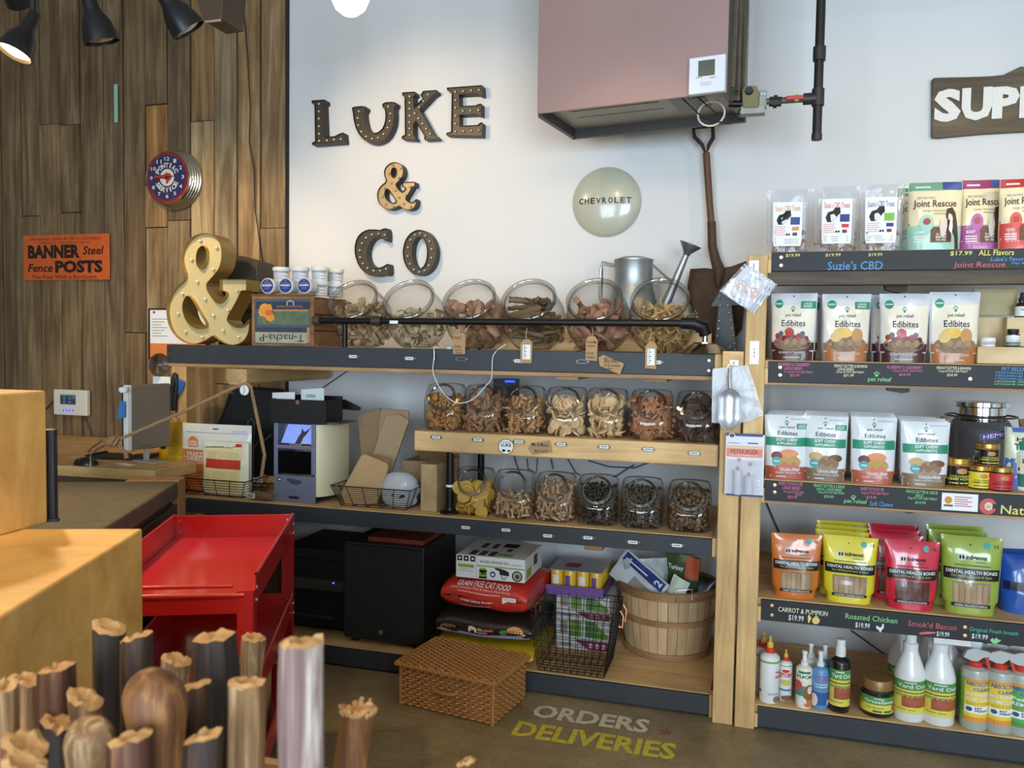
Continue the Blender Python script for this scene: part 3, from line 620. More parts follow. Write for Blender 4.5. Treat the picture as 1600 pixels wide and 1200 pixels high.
def alarm():
    Q = Zm(0, 600, 3.333); Y = WALL-.075; P = lambda x, y: PY(*Q(x, y), Y); a, b = P(276, 27), P(452, 168)
    t = thing('alarm_panel', 'white alarm keypad with small dark screen on the plank wall', 'keypad', ((a.x+b.x)/2, WALL-.04, b.z))
    MB().box(a.x, Y, b.z, b.x, WALL-.042, a.z).build('housing', mat((222, 216, 200), .5, var=.02), t, world=True, bevel=.008)
    d = PxDeco(Y, t); z = lambda x0, y0, x1, y1: (*Q(x0, y0), *Q(x1, y1))
    d.rect(*z(314, 54, 394, 106), mat((44, 54, 78), .25, emit=.5, key='screen_blue'), .0012, 2, 'screen'); d.rect(*z(314, 54, 394, 62), mat((70, 130, 70), .3, emit=.4, key='screen_green'), .0016, 2, 'screen')
    for x in (330, 347, 363, 379): d.ell(Q(x, 137)[0], Q(x, 137)[1], 1.5, 2.2, mat((60, 50, 255), .3, emit=3, key='led_blue'), .0014, 8, 'indicator')
    for x, y in ((335, 75), (366, 75), (384, 72), (335, 93), (364, 95)): d.rect(*z(x-5, y-5, x+5, y+5), mat((120, 140, 170), .3), .0018, 1, 'icon')
    d.done()
    pts = [PY(*Q(276, 90), WALL-.06), PY(*Q(250, 120), WALL-.05), PY(*Q(225, 140), WALL-.05)]
    MB().tube(pts, .003, 6).build('cable', BLACK, t, world=True)
    MB().tube([PY(*Q(440, 168), WALL-.045), PY(*Q(470, 240), WALL-.045), PY(*Q(490, 310), WALL-.045), PY(*Q(492, 420), WALL-.045)], .003, 6).build('cable', BLACK, t, world=True)
alarm()
# ================================================================== shelving in the middle of the wall
YF = 3.38                                    # front of the boards
XL, XR = -2.73, -.155
def label_holder(parent, px, py, Y, lit=True):
    c = PY(px, py, Y); q = c-(parent.location if parent.parent is None else parent.location+parent.parent.location)
    h = MB(); w_, z_ = .021, .0085
    for b in ((-w_, -z_, w_, -z_+.0022), (-w_, z_-.0022, w_, z_), (-w_, -z_, -w_+.0022, z_), (w_-.0022, -z_, w_, z_)): h.box(b[0], -.004, b[1], b[2], 0, b[3])
    for s in (-1, 1): h.lathe([(.005, 0), (.005, .0025), (0, .003)], 8, Matrix.Translation((s*(w_+.003), 0, 0)) @ Matrix.Rotation(R(90), 4, 'X'))
    o = h.build('label_holder', mat((120, 112, 104), .4, .7), parent, loc=q)
    k = MB().box(-w_+.002, -.0022, -z_+.002, w_-.002, -.0004, z_-.002).build('card', PAPER if lit else CHAR, o)
    if lit: MB().box(-w_+.007, -.0027, -.002, w_-.008, -.0023, .002).build('printing', mat((120, 122, 128), .6), o)
def mid_unit():
    t = thing('shelving_unit', 'pine and charcoal shelving unit with jar shelves along the white wall', 'shelving', ((XL+XR)/2, 3.7, 0))
    B = lambda nm, m, *b, **k: MB().box(*b).build(nm, m, t, world=True, bevel=k.get('bevel', .002))
    zt = 1.472
    B('shelf_board', PINE, XL, YF+.02, zt-.035, XR, WALL-.03, zt-.002)
    f1 = B('fascia', CHAR, XL-.005, YF, zt-.088, XR, YF+.02, zt); B('edge_strip', OLDPINE, XL, YF+.004, zt-.106, XR+.03, YF+.04, zt-.089)
    B('end_block', PINEV, XR+.001, YF+.006, zt-.10, XR+.03, YF+.05, zt+.02)
    B('corner_block', PINE, -.122, YF-.04, 1.40, -.042, YF+.1, 1.484)
    # jar shelf: one thick pine plank
    j0 = -1.437; zj = 1.110
    B('shelf_board', PINE, j0, YF+.03, zj-.05, XR+.01, WALL-.15, zj-.001)
    f2 = B('front_plank', PINE, j0, YF, zj-.088, XR+.025, YF+.03, zj, bevel=.005)
    # counter-level shelf
    zc = .733
    B('shelf_board', PINE, -3.0, YF+.02, zc-.035, XR+.01, WALL-.03, zc)
    f3 = B('fascia', CHAR, XL+.1, YF, zc-.072, XR+.01, YF+.02, zc-.003); B('end_block', PINEV, XR+.011, YF+.004, zc-.075, XR+.035, YF+.06, zc)
    zf = .092
    B('shelf_board', PINE, -2.35, YF+.02, zf-.03, XR+.02, WALL-.03, zf-.001)
    B('fascia', CHAR, -2.35, YF, .012, XR+.015, YF+.02, zf-.003); B('end_block', PINEV, XR+.016, YF+.004, 0, XR+.035, YF+.06, zf)
    B('plinth', BLACK, -2.35, YF+.03, 0, XR, YF+.05, .06)
    # posts
    B('post', PINEV, -.124, YF-.04, 0, -.046, YF+.05, 1.399, bevel=.004)
    x0 = PY(268, 620, YF+.3).x; x1 = PY(291, 620, YF+.3).x
    B('post', PINEV, x0, YF+.3, .0, x1, YF+.38, zt-.036, bevel=.003)
    B('rear_post', PINEV, -.085, WALL-.13, 0, -.05, WALL-.04, 1.43)
    for px in (905, 1035): B('cleat', OLDPINE, PY(px-16, 590, YF+.3).x, YF+.05, zt-.12, PY(px+16, 590, YF+.3).x, WALL-.05, zt-.0355)
    for px in (722, 1035): B('cleat', OLDPINE, PY(px-12, 712, YF+.1).x, YF+.06, zj-.10, PY(px+12, 712, YF+.1).x, WALL-.2, zj-.051)
    for px in (930,): B('cleat', OLDPINE, PY(px-14, 850, YF+.1).x, YF+.06, zc-.105, PY(px+14, 850, YF+.1).x, WALL-.2, zc-.036)
    # pipe legs under the jar shelf
    for px, Y in ((703, YF+.10), (-1, WALL-.2)):
        x = PY(703, 760, YF+.10).x
        MB().cyl((x, Y, zc+.012), (x, Y, zj-.051), .017).build('pipe_leg', DARKPIPE, t, world=True, smooth=True)
        MB().lathe([(.045, 0), (.045, .008), (.024, .014), (.022, .03), (.018, .031)], 20, Matrix.Translation((x, Y, zc))).build('pipe_flange', DARKPIPE, t, world=True, smooth=True)
    MB().lathe([(.0185, 0), (.0185, .01)], 16, Matrix.Translation((PY(703, 760, YF+.1).x, YF+.1, zc+.12))).build('pipe_tape', PAPER, t, world=True)
    # side block of wood closing the counter shelf section
    a = PZ(658, 799, zc); 
    for px, py, lit in ((552, 557, 1), (640, 560, 1), (721, 561, 0), (811, 564, 1), (910, 565, 0), (1025, 566, 1)): label_holder(f1, px, py, YF, lit)
    for px, py in ((682, 683), (747, 687), (811, 690), (877, 694), (944, 698), (1013, 702), (1085, 708)): label_holder(f2, px, py, YF)
    for px, py in ((728, 824), (791, 828), (856, 837), (919, 840), (989, 847), (1058, 852)): label_holder(f3, px, py, YF)
    # round paper sticker on the plank
    d = PxDeco(YF, f2); d.ell(790.5, 698, 12.3, 12.3, INK, .0006, 28, 'sticker'); d.ell(790.5, 698, 11.3, 11.3, PAPER, .001, 28, 'sticker'); d.text('LUKE', 783, 693, 799, 698, INK, bold=.03, off=.0014)
    d.text('certified', 784, 689, 797, 692, INK, off=.0014); d.ell(787, 704, 3, 2.2, INK, .0014, 8, 'sticker_mark'); d.ell(795, 704.5, 2.4, 1.8, INK, .0014, 8, 'sticker_mark'); d.done()
    for z in (1.445, 1.405):
        for x in (XL+.015, XR-.02): MB().lathe([(.006, 0), (.006, .0015), (0, .002)], 10, Matrix.Translation((x, YF, z)) @ Matrix.Rotation(R(90), 4, 'X')).build('screw', mat((205, 165, 140), .3, .8) if x > -1 else INK, t, world=True)
    return t
mid_unit()
def kraft_tag(name, label, pts, Y, lines, barcode=None, string=None, ang=0, group=None):
    """pts: outline in photo pixels; hangs flat just in front of the board"""
    P = [PY(x, y, Y) for x, y in pts]; c = sum(P, Vector())/len(P)
    t = thing(name, label, 'tag', (c.x, Y+.002, min(p.z for p in P)), group=group)
    MB().prism([(p.x, p.z) for p in P], Y, Y+.0015).build('card', KRAFT, t, world=True)
    d = PxDeco(Y, t)
    for s, x0, y0, x1, y1, m in lines: d.text(s, x0, y0, x1, y1, m, bold=.01)
    if barcode:
        x0, y0, x1, y1 = barcode; d.rect(x0, y0, x1, y1, PAPER, .0008, 1, 'sticker')
        for k in range(7): d.rect(x0+2, y0+1+(y1-y0-2)*k/7, x0+4+(k % 2)*2, y0+1+(y1-y0-2)*(k+.5)/7, mat((120, 120, 124), .6), .0012, 1, 'barcode')
    d.done()
    if string: MB().tube([PY(x, y, Y+.001+.01*i) for i, (x, y) in enumerate(string)], .0011, 5).build('string', mat((205, 196, 176), .8), t, world=True)
    return t
def tags():
    br = mat((80, 50, 34), .7); rd = mat((190, 90, 60), .7)
    Q = Zm(740, 400, 3.81); z = lambda *p: [Q(*q) for q in p]
    def L(s, x0, y0, x1, y1, m): a, b = Q(x0, y0), Q(x1, y1); return (s, a[0], a[1], b[0], b[1], m)
    Y = YF-.012
    Q2 = Zm(380, 400, 4.21); a = lambda *p: [Q2(*q) for q in p]
    def L2(s, x0, y0, x1, y1, m): p, q = Q2(x0, y0), Q2(x1, y1); return (s, p[0], p[1], q[0], q[1], m)
    kraft_tag('hang_tag', 'kraft hang tag lettered PIG EAR hanging from the pipe rail', a((1380, 520), (1395, 505), (1448, 505), (1462, 520), (1460, 645), (1380, 645)), Y, [L2('PIG', 1388, 530, 1432, 546, br), L2('EAR', 1392, 588, 1436, 604, br), L2('Georgia', 1386, 614, 1438, 624, br), L2('Raised', 1400, 628, 1440, 638, br)], None, a((1420, 510), (1424, 470)))
    kraft_tag('hang_tag', 'kraft hang tag with barcode under the jar of dark jerky', z((278, 525), (300, 496), (334, 496), (350, 520), (346, 638), (280, 638)), Y, [], (*Q(292, 528), *Q(338, 615)), z((316, 500), (312, 465), (318, 430)))
    kraft_tag('hang_tag', 'kraft hang tag lettered DUCK HEADS on the pipe rail', z((668, 500), (685, 478), (722, 478), (738, 500), (735, 625), (666, 620)), Y, [L('FARM', 674, 505, 730, 520, br), L('FRESH', 678, 530, 722, 542, br), L('DUCK', 676, 572, 716, 586, br), L('HEADS', 674, 596, 724, 610, br)], None, z((704, 484), (712, 450), (706, 432)))
    kraft_tag('hang_tag', 'kraft hang tag with barcode under the jar of chicken feet', z((1022, 540), (1045, 512), (1070, 512), (1090, 535), (1086, 674), (1020, 668)), Y, [], (*Q(1034, 552), *Q(1078, 650)), z((1052, 516), (1046, 490), (1062, 462), (1056, 432)))
    kraft_tag('paper_tag', 'tilted kraft tag with marker writing stuck below the top shelf edge', z((742, 605), (772, 588), (896, 640), (872, 706), (752, 655)), Y-.006, [L('BIG treats', 778, 604, 862, 636, br), L('or for browse', 778, 640, 872, 660, br), L('nibble', 790, 664, 830, 676, br)])
    Q3 = Zm(640, 580, 3.077); zz = lambda *p: [Q3(*q) for q in p]
    def L3(s, x0, y0, x1, y1, m): p, q = Q3(x0, y0), Q3(x1, y1); return (s, p[0], p[1], q[0], q[1], m)
    kraft_tag('paper_tag', 'kraft tag with marker writing on the pine jar shelf plank', zz((568, 372), (585, 345), (676, 332), (688, 390), (590, 402)), YF-.004, [L3('Mix & Match', 588, 344, 668, 362, br), L3('BISCUITS', 600, 378, 666, 392, br)])
tags()
def pipe_rail():
    Y = YF+.025; Q = Zm(380, 400, 4.21); Q7 = Zm(740, 400, 3.81)
    l = PY(*Q(465, 425), Y); r = PY(*Q7(1250, 400), Y); z = (l.z+r.z)/2
    t = thing('pipe_rail', 'black iron pipe rail running in front of the round glass jars', 'rail', ((l.x+r.x)/2, Y, 1.472))
    MB().cyl((l.x, Y, z), (r.x, Y, z), .0145).build('pipe', DARKPIPE, t, world=True, smooth=True)
    MB().cyl((l.x, Y, z), (l.x+.035, Y, z), .022).build('end_cap', mat((96, 84, 64), .5, .6), t, world=True, smooth=True)
    x = PY(*Q(880, 430), Y).x; MB().cyl((x-.022, Y, z), (x+.022, Y, z), .0215).build('coupling', mat((80, 72, 58), .5, .6), t, world=True, smooth=True)
    x = PY(*Q(1000, 450), Y).x; MB().box(x-.02, Y-.0165, z-.012, x+.02, Y-.0146, z+.002).build('sticker', PAPER, t, world=True)
    el = [(r.x-.01, Y, z), (r.x+.04, Y, z), (r.x+.075, Y+.01, z-.012), (r.x+.085, Y+.02, z-.045)]
    MB().tube(el, [.023, .025, .026, .024], 14).build('elbow', DARKPIPE, t, world=True, smooth=True)
    ex, ey = r.x+.085, Y+.02
    MB().cyl((ex, ey, 1.51), (ex, ey, z-.04), .011).build('stem', STEEL, t, world=True, smooth=True)
    MB().lathe([(.098, 0), (.1, .002), (.058, .034), (.046, .04), (.046, .045), (.0, .046)], 36, Matrix.Translation((ex, ey, 1.4725))).build('flange', mat((186, 160, 120), .2, 1), t, world=True, smooth=True)
    x = PY(537, 520, Y).x; MB().cyl((x, Y+.012, 1.4725), (x, Y+.012, z), .012).build('stem', DARKPIPE, t, world=True, smooth=True)
pipe_rail()
# ================================================================== glass jars and the treats inside
def rand_rot(rng): return Euler((rng.uniform(0, 6.28), rng.uniform(0, 6.28), rng.uniform(0, 6.28))).to_matrix().to_4x4()
def bone(l=.045, w_=.018, th=.009):
    p = []
    for i in range(18):
        a = 2*math.pi*i/18; x = math.cos(a)*l/2; k = abs(math.cos(a)); p.append((x, math.copysign((.28+.72*max(0, (k-.45)/.55)**.8*(1 if k < .97 else .55))*w_/2, math.sin(a)) if abs(math.sin(a)) > .02 else 0))
    return MB().prism(p, -th/2, th/2)
def disc(r=.02, th=.007): return MB().lathe([(0, -th/2), (r*.85, -th/2), (r, -th*.2), (r, th*.2), (r*.85, th/2), (0, th/2)], 14)
def nub(s=.009): 
    b = MB().lathe([(0, -s*.6), (s*.6, -s*.4), (s*.75, 0), (s*.5, s*.5), (0, s*.6)], 6); return b
def shard(l=.05, w_=.02, th=.004, seed=0, curl=1.):
    def f(u, v): return ((u-.5)*l*(1-.3*abs(v-.5)), (v-.5)*w_*(1+.5*noise.noise(Vector((u*3, seed, 0)))), curl*.012*math.sin(u*5+seed)+.008*noise.noise(Vector((u*4, v*4, seed))))
    m = MB(); m.grid(f, 7, 3); n = len(m.v); m.add([(x, y, z+th) for x, y, z in m.v[:n]], [tuple(reversed(q)) for q in m.f])
    return m
def stick(l=.1, r=.01, seed=0, bend=.02, knob=1.3):
    k = 8; pts = [(l*(i/k-.5), bend*math.sin(i/k*3+seed)+.004*noise.noise(Vector((i, seed, 1))), bend*.6*math.cos(i/k*2+seed*2)) for i in range(k+1)]
    return MB().tube(pts, [r*(knob if i in (0, k) else 1)*(1+.3*noise.noise(Vector((i*1.3, seed, 5)))) for i in range(k+1)], 6)
def ear(s=.06, seed=0):
    def f(u, v):
        a = (u-.5)*2.4; r = s*(.35+.65*math.sin(min(1, v*1.1)*math.pi*.85)); return (math.sin(a)*r*.8, s*.5*(1-math.cos(a))*1.2+.01*noise.noise(Vector((u*3, v*3, seed))), (v-.5)*s*2)
    m = MB(); m.grid(f, 8, 7); n = len(m.v); m.add([(x*.93, y+.004, z*.97) for x, y, z in m.v[:n]], [tuple(reversed(q)) for q in m.f]); return m
def foot(seed=0):
    m = MB(); m.tube([(0, 0, -.045), (.002, 0, -.01), (0, .002, .02)], [.006, .004, .006], 6)
    for k in range(4): a = -.9+.6*k; m.tube([(0, 0, .018), (.012*math.sin(a), .004, .03), (.026*math.sin(a), .002, .045+.006*math.cos(a))], [.005, .004, .0025], 5)
    return m
def person_cookie(s=.06):
    pts = [(-.12, -.5), (-.3, -.5), (-.24, -.05), (-.5, .05), (-.5, .2), (-.2, .2), (-.12, .28), (-.2, .4), (-.12, .52), (.12, .52), (.2, .4), (.12, .28), (.2, .2), (.5, .2), (.5, .05), (.24, -.05), (.3, -.5), (.12, -.5), (0, -.2)]
    return MB().prism([(x*s, z*s) for x, z in smooth_poly(pts, 1)], -.004, .004)
def chunk_fill(inside, protos, n, rng, box, mind, press=None):
    """random packing: positions inside the jar hollow, kept apart"""
    pts = []; tries = 0
    while len(pts) < n and tries < n*60:
        tries += 1; p = Vector((rng.uniform(box[0], box[3]), rng.uniform(box[1], box[4]), rng.uniform(box[2], box[5])))
        if not inside(p): continue
        if any((p-q).length_squared < mind*mind for q in pts): continue
        pts.append(p)
    return pts
# ---- square cookie jar with a slanted round mouth, ~18 cm
SW, SD, SH = .088, .082, .208           # half width, half depth, height
NRM = Vector((0, -math.cos(R(30)), math.sin(R(30)))); PL = NRM.dot(Vector((0, -SD, .078)))
def sq(a, hw, hd, e=3.6):
    c, s = math.cos(a), math.sin(a); k = (abs(c)**e+abs(s)**e)**(-1/e); return c*k*hw, s*k*hd
def square_jar_meshes():
    prof = [(.0, .0), (.55, .0), (.86, .002), (.95, .008), (.985, .03), (1, .07), (1, .12), (.985, .165), (.95, .19), (.86, .202), (.6, .207), (.3, .208), (0, .208)]
    N = 56; vs, fs = [], []; sub = []
    for i in range(len(prof)-1):
        for k in range(3): q = k/3; sub.append((prof[i][0]*(1-q)+prof[i+1][0]*q, prof[i][1]*(1-q)+prof[i+1][1]*q))
    sub.append(prof[-1]); k = len(sub); flat = []
    for i in range(N):
        for r, z in sub:
            x, y = sq(2*math.pi*i/N, SW*r, SD*r); p = Vector((x, y, z)); e = p.dot(NRM)-PL
            flat.append(e > -1e-6)
            if e > 0: p = p-NRM*e
            vs.append(p)
    cm = None
    mc = Vector((0, 0, 0)); pl = [v for v, f in zip(vs, flat) if f]
    ctr = Vector((0, sum(v.y for v in pl)/len(pl), 0)); 
    # centre of the slanted facet
    zc = [v.z for v in pl]; zmid = (min(zc)+max(zc))/2; yy = (PL-NRM.z*zmid)/NRM.y; mc = Vector((0, yy, zmid)); mr = .061
    for i in range(N):
        j = (i+1) % N
        for q in range(k-1):
            f = (i*k+q, j*k+q, j*k+q+1, i*k+q+1)
            if all(flat[a] and (vs[a]-mc).length < mr for a in f): continue
            fs.append(f)
    g = MB().add(vs, fs); body = g.mesh('body', True)
    t1 = NRM.orthogonal().normalized(); t2 = NRM.cross(t1)
    rg = MB(); rg.tube([mc+(t1*math.cos(R(a))+t2*math.sin(R(a)))*mr+NRM*.004 for a in range(0, 360, 9)], .0055, 8, True)
    rg.tube([mc+(t1*math.cos(R(a))+t2*math.sin(R(a)))*(mr-.004)+NRM*.014 for a in range(0, 360, 9)], .004, 8, True)
    return body, rg.mesh('mouth_rim', True), mc, mr
RIMG = glass('rim_glass', (.84, .83, .80), .08, 2.4, edge=(.25, .22, .18))
def square_jars():
    body, rim, mc, mr = square_jar_meshes(); body.materials.append(GLASS); rim.materials.append(RIMG)
    def inside(top, mg=.010):
        def f(p):
            if p.z < .012 or p.z > top: return False
            e = 3.6; hw, hd = SW-mg, SD-mg
            if abs(p.x/hw)**e+abs(p.y/hd)**e > 1: return False
            return p.dot(NRM)-PL < -.006
        return f
    row1 = [(665, 726, 674), (726, 788, 677), (788, 853, 680), (853, 918, 683), (915, 983, 687), (985, 1053, 690), (1059, 1124, 695)]
    row2 = [(710, 773, 807), (773, 835, 811), (835, 902, 817), (902, 968, 824), (972, 1036, 830), (1046, 1111, 835)]
    c = lambda *q: mat(q, .7, var=.25, scale=45, bump=.2)
    spec = [  # row, index, kind, colour, count, spacing, top, label, single
        (0, 0, [disc(.014, .009), bone(.034, .022, .009)], c(176, 128, 72), 150, .0155, .15, 'golden nugget biscuits', 'small biscuits', True),
        (0, 1, [bone(.06, .034, .011)], c(166, 124, 88), 60, .022, .16, 'brown fish-shaped biscuits', 'fish biscuit', False),
        (0, 2, [bone(.042, .02, .010)], c(190, 142, 96), 110, .018, .155, 'tan bone biscuits', 'bone biscuits', True),
        (0, 3, [disc(.023, .008)], c(226, 192, 146), 62, .023, .155, 'cream round biscuits', 'round biscuit', False),
        (0, 4, [disc(.027, .008), bone(.055, .035, .008)], c(220, 184, 136), 52, .026, .165, 'pale yellow round biscuits', 'flat biscuit', False),
        (0, 5, [person_cookie(.075), bone(.06, .025, .008)], c(172, 118, 82), 60, .023, .165, 'ginger people biscuits', 'gingerbread biscuit', False),
        (0, 6, [disc(.025, .009), bone(.05, .03, .009)], c(92, 70, 60), 60, .024, .17, 'dark brown carob biscuits', 'carob biscuit', False),
        (1, 0, [disc(.031, .009)], c(206, 164, 72), 30, .030, .125, 'large golden round biscuits', 'golden biscuit', False),
        (1, 1, [bone(.04, .02, .009)], c(196, 158, 116), 60, .0195, .10, 'light tan bone biscuits', 'light bone biscuits', True),
        (1, 2, [bone(.036, .018, .008)], c(186, 150, 116), 150, .0155, .17, 'pinkish bone biscuits', 'mini bone biscuits', True),
        (1, 3, [nub(.010)], c(64, 52, 40), 420, .0105, .165, 'black nuggets', 'dark training treats', True),
        (1, 4, [nub(.010)], c(84, 70, 52), 420, .0105, .165, 'dark brown nuggets', 'brown training treats', True),
        (1, 5, [nub(.011), shard(.018, .012, .004, 3)], c(122, 92, 66), 360, .0112, .17, 'mid brown crumbled chunks', 'jerky chunks', True)]
    for ri, i, protos, m, n, mind, top, what, nm, single in spec:
        rng = random.Random(ri*50+i*7+3)
        a, b, yb = (row1, row2)[ri][i]; zs = (1.110, .733)[ri]; g = PZ((a+b)/2, yb, zs); Y = YF+.045+SD if ri == 0 else YF+.055+SD
        x = PXY((a+b)/2-1.5, Y-.02, zs+.1); loc = Vector((x, Y, zs))
        t = thing('square_jar', 'square glass cookie jar of %s on the %s' % (what, ('pine plank shelf', 'charcoal-edged lower shelf')[ri]), 'jar', loc, rng.uniform(-.06, .06), group=('jars on the plank shelf', 'jars on the lower shelf')[ri])
        link('body', body, None, t); link('mouth_rim', rim, None, t)
        n, mind = int(n*1.4), mind*.88; pts = chunk_fill(inside(top, .010 if single else .017), protos, n, rng, (-SW, -SD, .01, SW, SD, top), mind)
        if single:
            mb = MB()
            for p in pts:
                q = rng.choice(protos); mb.add(q.v, q.f, Matrix.Translation(p) @ rand_rot(rng) @ Matrix.Scale(rng.uniform(.85, 1.1), 4))
            o = mb.build(nm.replace(' ', '_'), m, loc=loc); stuff(tag(o, 'heap of %s filling a square glass jar' % what, 'treats'))
        else:
            ms = [q.mesh(nm.replace(' ', '_')) for q in protos]
            for q in ms: q.materials.append(m)
            for p in pts:
                o = link(nm.replace(' ', '_'), rng.choice(ms), None, loc=loc+p); o.rotation_euler = rand_rot(rng).to_euler()
                tag(o, '%s in the square jar of %s' % (nm, what), 'biscuit', what)
            if i == 5 and ri == 0:
                o = link(nm.replace(' ', '_'), ms[0], None, loc=loc+mc-NRM*.014, rot=(R(-25), 0, 0)); tag(o, 'gingerbread biscuit standing in the mouth of its square jar', 'biscuit', what)
square_jars()
# ---- big round jars lying back with the mouth to the front
def round_jars():
    tilt = R(40); ax = Vector((0, -math.cos(tilt), math.sin(tilt))); M = ax.to_track_quat('Z', 'X').to_matrix().to_4x4()
    prof = [(0, -.128), (.06, -.124), (.105, -.10), (.134, -.055), (.143, -.005), (.140, .04), (.128, .085), (.114, .115), (.111, .128), (.112, .14)]
    b = MB().lathe(prof[:-1], 48); b.f = [f for f in b.f if len(f) == 4]
    b.v = [tuple(M @ Vector(p)) for p in b.v]
    H0 = -.136
    b.v = [(x, y, max(z, H0+.006)) for x, y, z in b.v]
    body = b.mesh('body', True); body.materials.append(GLASS)
    rg = MB().tube([M @ Vector((.115*math.cos(R(a)), .115*math.sin(R(a)), .139)) for a in range(0, 360, 8)], .0085, 10, True)
    rg.tube([M @ Vector((.113*math.cos(R(a)), .113*math.sin(R(a)), .122)) for a in range(0, 360, 8)], .004, 6, True)
    rim = rg.mesh('mouth_rim', True); rim.materials.append(RIMG)
    cs = [(551, 464), (638, 465), (733, 463), (826, 463), (929, 464), (1031, 462)]
    c = lambda *q: mat(q, .6, var=.3, scale=28, bump=.3)
    sp = [('dried rabbit chews', [shard(.06, .035, .005, 1), stick(.07, .012, 2), shard(.05, .03, .005, 4)], c(178, 150, 114), 80, .029, .07, 'rabbit chew'),
          ('pale fish skins', [shard(.07, .035, .005, 5, 1.5), shard(.05, .03, .004, 8, 1.2)], c(198, 178, 146), 70, .029, .03, 'fish skin chew'),
          ('pig ears', [ear(.05, 1), ear(.042, 4)], c(176, 136, 106), 34, .045, .06, 'pig ear'),
          ('dark fish jerky rolls', [stick(.14, .011, 2, .012, 1.1), stick(.12, .014, 6, .016, 1.2), shard(.07, .03, .006, 2)], c(112, 92, 66), 60, .032, .085, 'jerky roll'),
          ('dried duck heads', [stick(.10, .012, 1, .02, 1.5), ear(.036, 7), shard(.06, .04, .007, 3)], c(158, 116, 92), 60, .034, .075, 'duck chew'),
          ('dried chicken feet', [foot(1), foot(2), stick(.06, .006, 3, .02)], c(180, 146, 96), 110, .025, .05, 'chicken foot')]
    for i, ((px, py), (what, protos, m, n, mind, top, nm)) in enumerate(zip(cs, sp)):
        rng = random.Random(90+i); Y = YF+.215; x = PXY(px, Y-.107, 1.70); loc = Vector((x, Y, 1.472-H0-.006+.003))
        t = thing('round_jar', 'big round glass jar of %s behind the pipe rail' % what, 'jar', loc, group='round jars on the top shelf')
        link('body', body, None, t); link('mouth_rim', rim, None, t)
        def inside(p, top=top):
            if p.z < H0+.022 or p.z > top: return False
            h = p.dot(ax); r = (p-ax*h).length
            return -.105 < h < .11 and (nm != 'jerky roll' or r < .07) and r < (.118 if h < .04 else .098)*(1-max(0, -h-.05)*4)
        ms = [q.mesh(nm.replace(' ', '_'), True) for q in protos]
        for q in ms: q.materials.append(m)
        for p in chunk_fill(inside, protos, n, rng, (-.13, -.15, -.15, .13, .14, .12), mind):
            o = link(nm.replace(' ', '_'), rng.choice(ms), None, loc=loc+p); e = rand_rot(rng).to_euler()
            o.rotation_euler = (e.x*.3, e.y, e.z) if 'roll' not in nm else (rng.uniform(-.4, .4), rng.uniform(-.35, .35), rng.uniform(-.5, .5))
            s = rng.uniform(.8, 1.1); o.scale = (s, s, s)
            tag(o, '%s in the big round jar of %s' % (nm, what), 'dog chew', what)
round_jars()
# ================================================================== on the top shelf
ZT = 1.4725
def big_amp():
    Q = Zm(200, 200, 3.332); Y = YF+.06; A, (h1, h2), bl = AMP
    lo = PY(*Q(440, 1130), Y).z
    W = lambda p: [(PY(*Q(x, y), Y).x, PY(*Q(x, y), Y).z+(ZT-lo)+.0005) for x, y in p]
    a = W(A); dz = ZT+.0005-min(z for _, z in a); f = lambda p: [(x, z+dz) for x, z in W(p)]
    gold = mat((206, 190, 140), .38, .25, var=.08, scale=8, key='champagne_metal'); gs = mat((150, 122, 62), .36, .45, var=.15, key='gold_side')
    marquee('marquee_ampersand', 'large champagne gold marquee ampersand standing on the shelf end', [f(A), f(h1), f(h2)], f(bl), Y, .115, gold, gs, cat='sign', br=.0085, lip=.022, bulb_m=mat((224, 212, 178), .12, .2, coat=.8))
big_amp()
def frame_paper(name, label, x0, y0, x1, y1, Y):
    a, b = PY(x0, y0, Y), PY(x1, y1, Y); t = thing(name, label, 'certificate', ((a.x+b.x)/2, Y+.02, b.z))
    MB().box(a.x, Y+.002, b.z, b.x, Y+.016, a.z).build('sheet', PAPER, t, world=True)
    fr = MB(); k = .008
    for q in ((a.x-k, b.z-k, a.x, a.z+k), (b.x, b.z-k, b.x+k, a.z+k), (a.x, b.z-k, b.x, b.z), (a.x, a.z, b.x, a.z+k)): fr.box(q[0], Y-.004, q[1], q[2], Y+.018, q[3])
    fr.build('frame', BLACK, t, world=True); return t
t = frame_paper('framed_certificate', 'framed white certificate with orange lower band behind the gold ampersand', 234, 484, 322, 562, WALL-.07)
d = PxDeco(WALL-.068, t); d.rect(234, 537, 322, 562, mat((226, 130, 66), .6), .0008, 1)
for k in range(7): d.rect(238, 498+4.4*k, 262-(k % 3)*5, 499.2+4.4*k, mat((150, 150, 155), .6), .0008, 1, 'text_line')
d.ell(240.5, 488, 2, 2, mat((170, 40, 50), .5), .001, 10); d.done()
def dark_box():
    a, b = PY(338, 398, YF+.34), PY(403, 540, YF+.34)
    Q = Zm(200, 200, 3.332); P = lambda x, y: PY(*Q(x, y), YF+.34)
    t = thing('dark_box', 'dark brown metal box with sloping top behind the gold ampersand', 'box', ((a.x+b.x)/2, YF+.4, ZT))
    MB().prism([(P(470, 650).x, P(470, 650).z), (P(530, 655).x, P(530, 655).z), (P(672, 695).x, P(672, 695).z), (P(672, 695).x, ZT), (P(470, 650).x, ZT)], YF+.34, YF+.5).build('case', mat((66, 58, 46), .5, .3), t, world=True, bevel=.003)
    MB().box(P(600, 0).x, YF+.336, P(0, 960).z, P(645, 0).x, YF+.3395, P(0, 945).z).build('latch', BLACK, t, world=True)
dark_box()
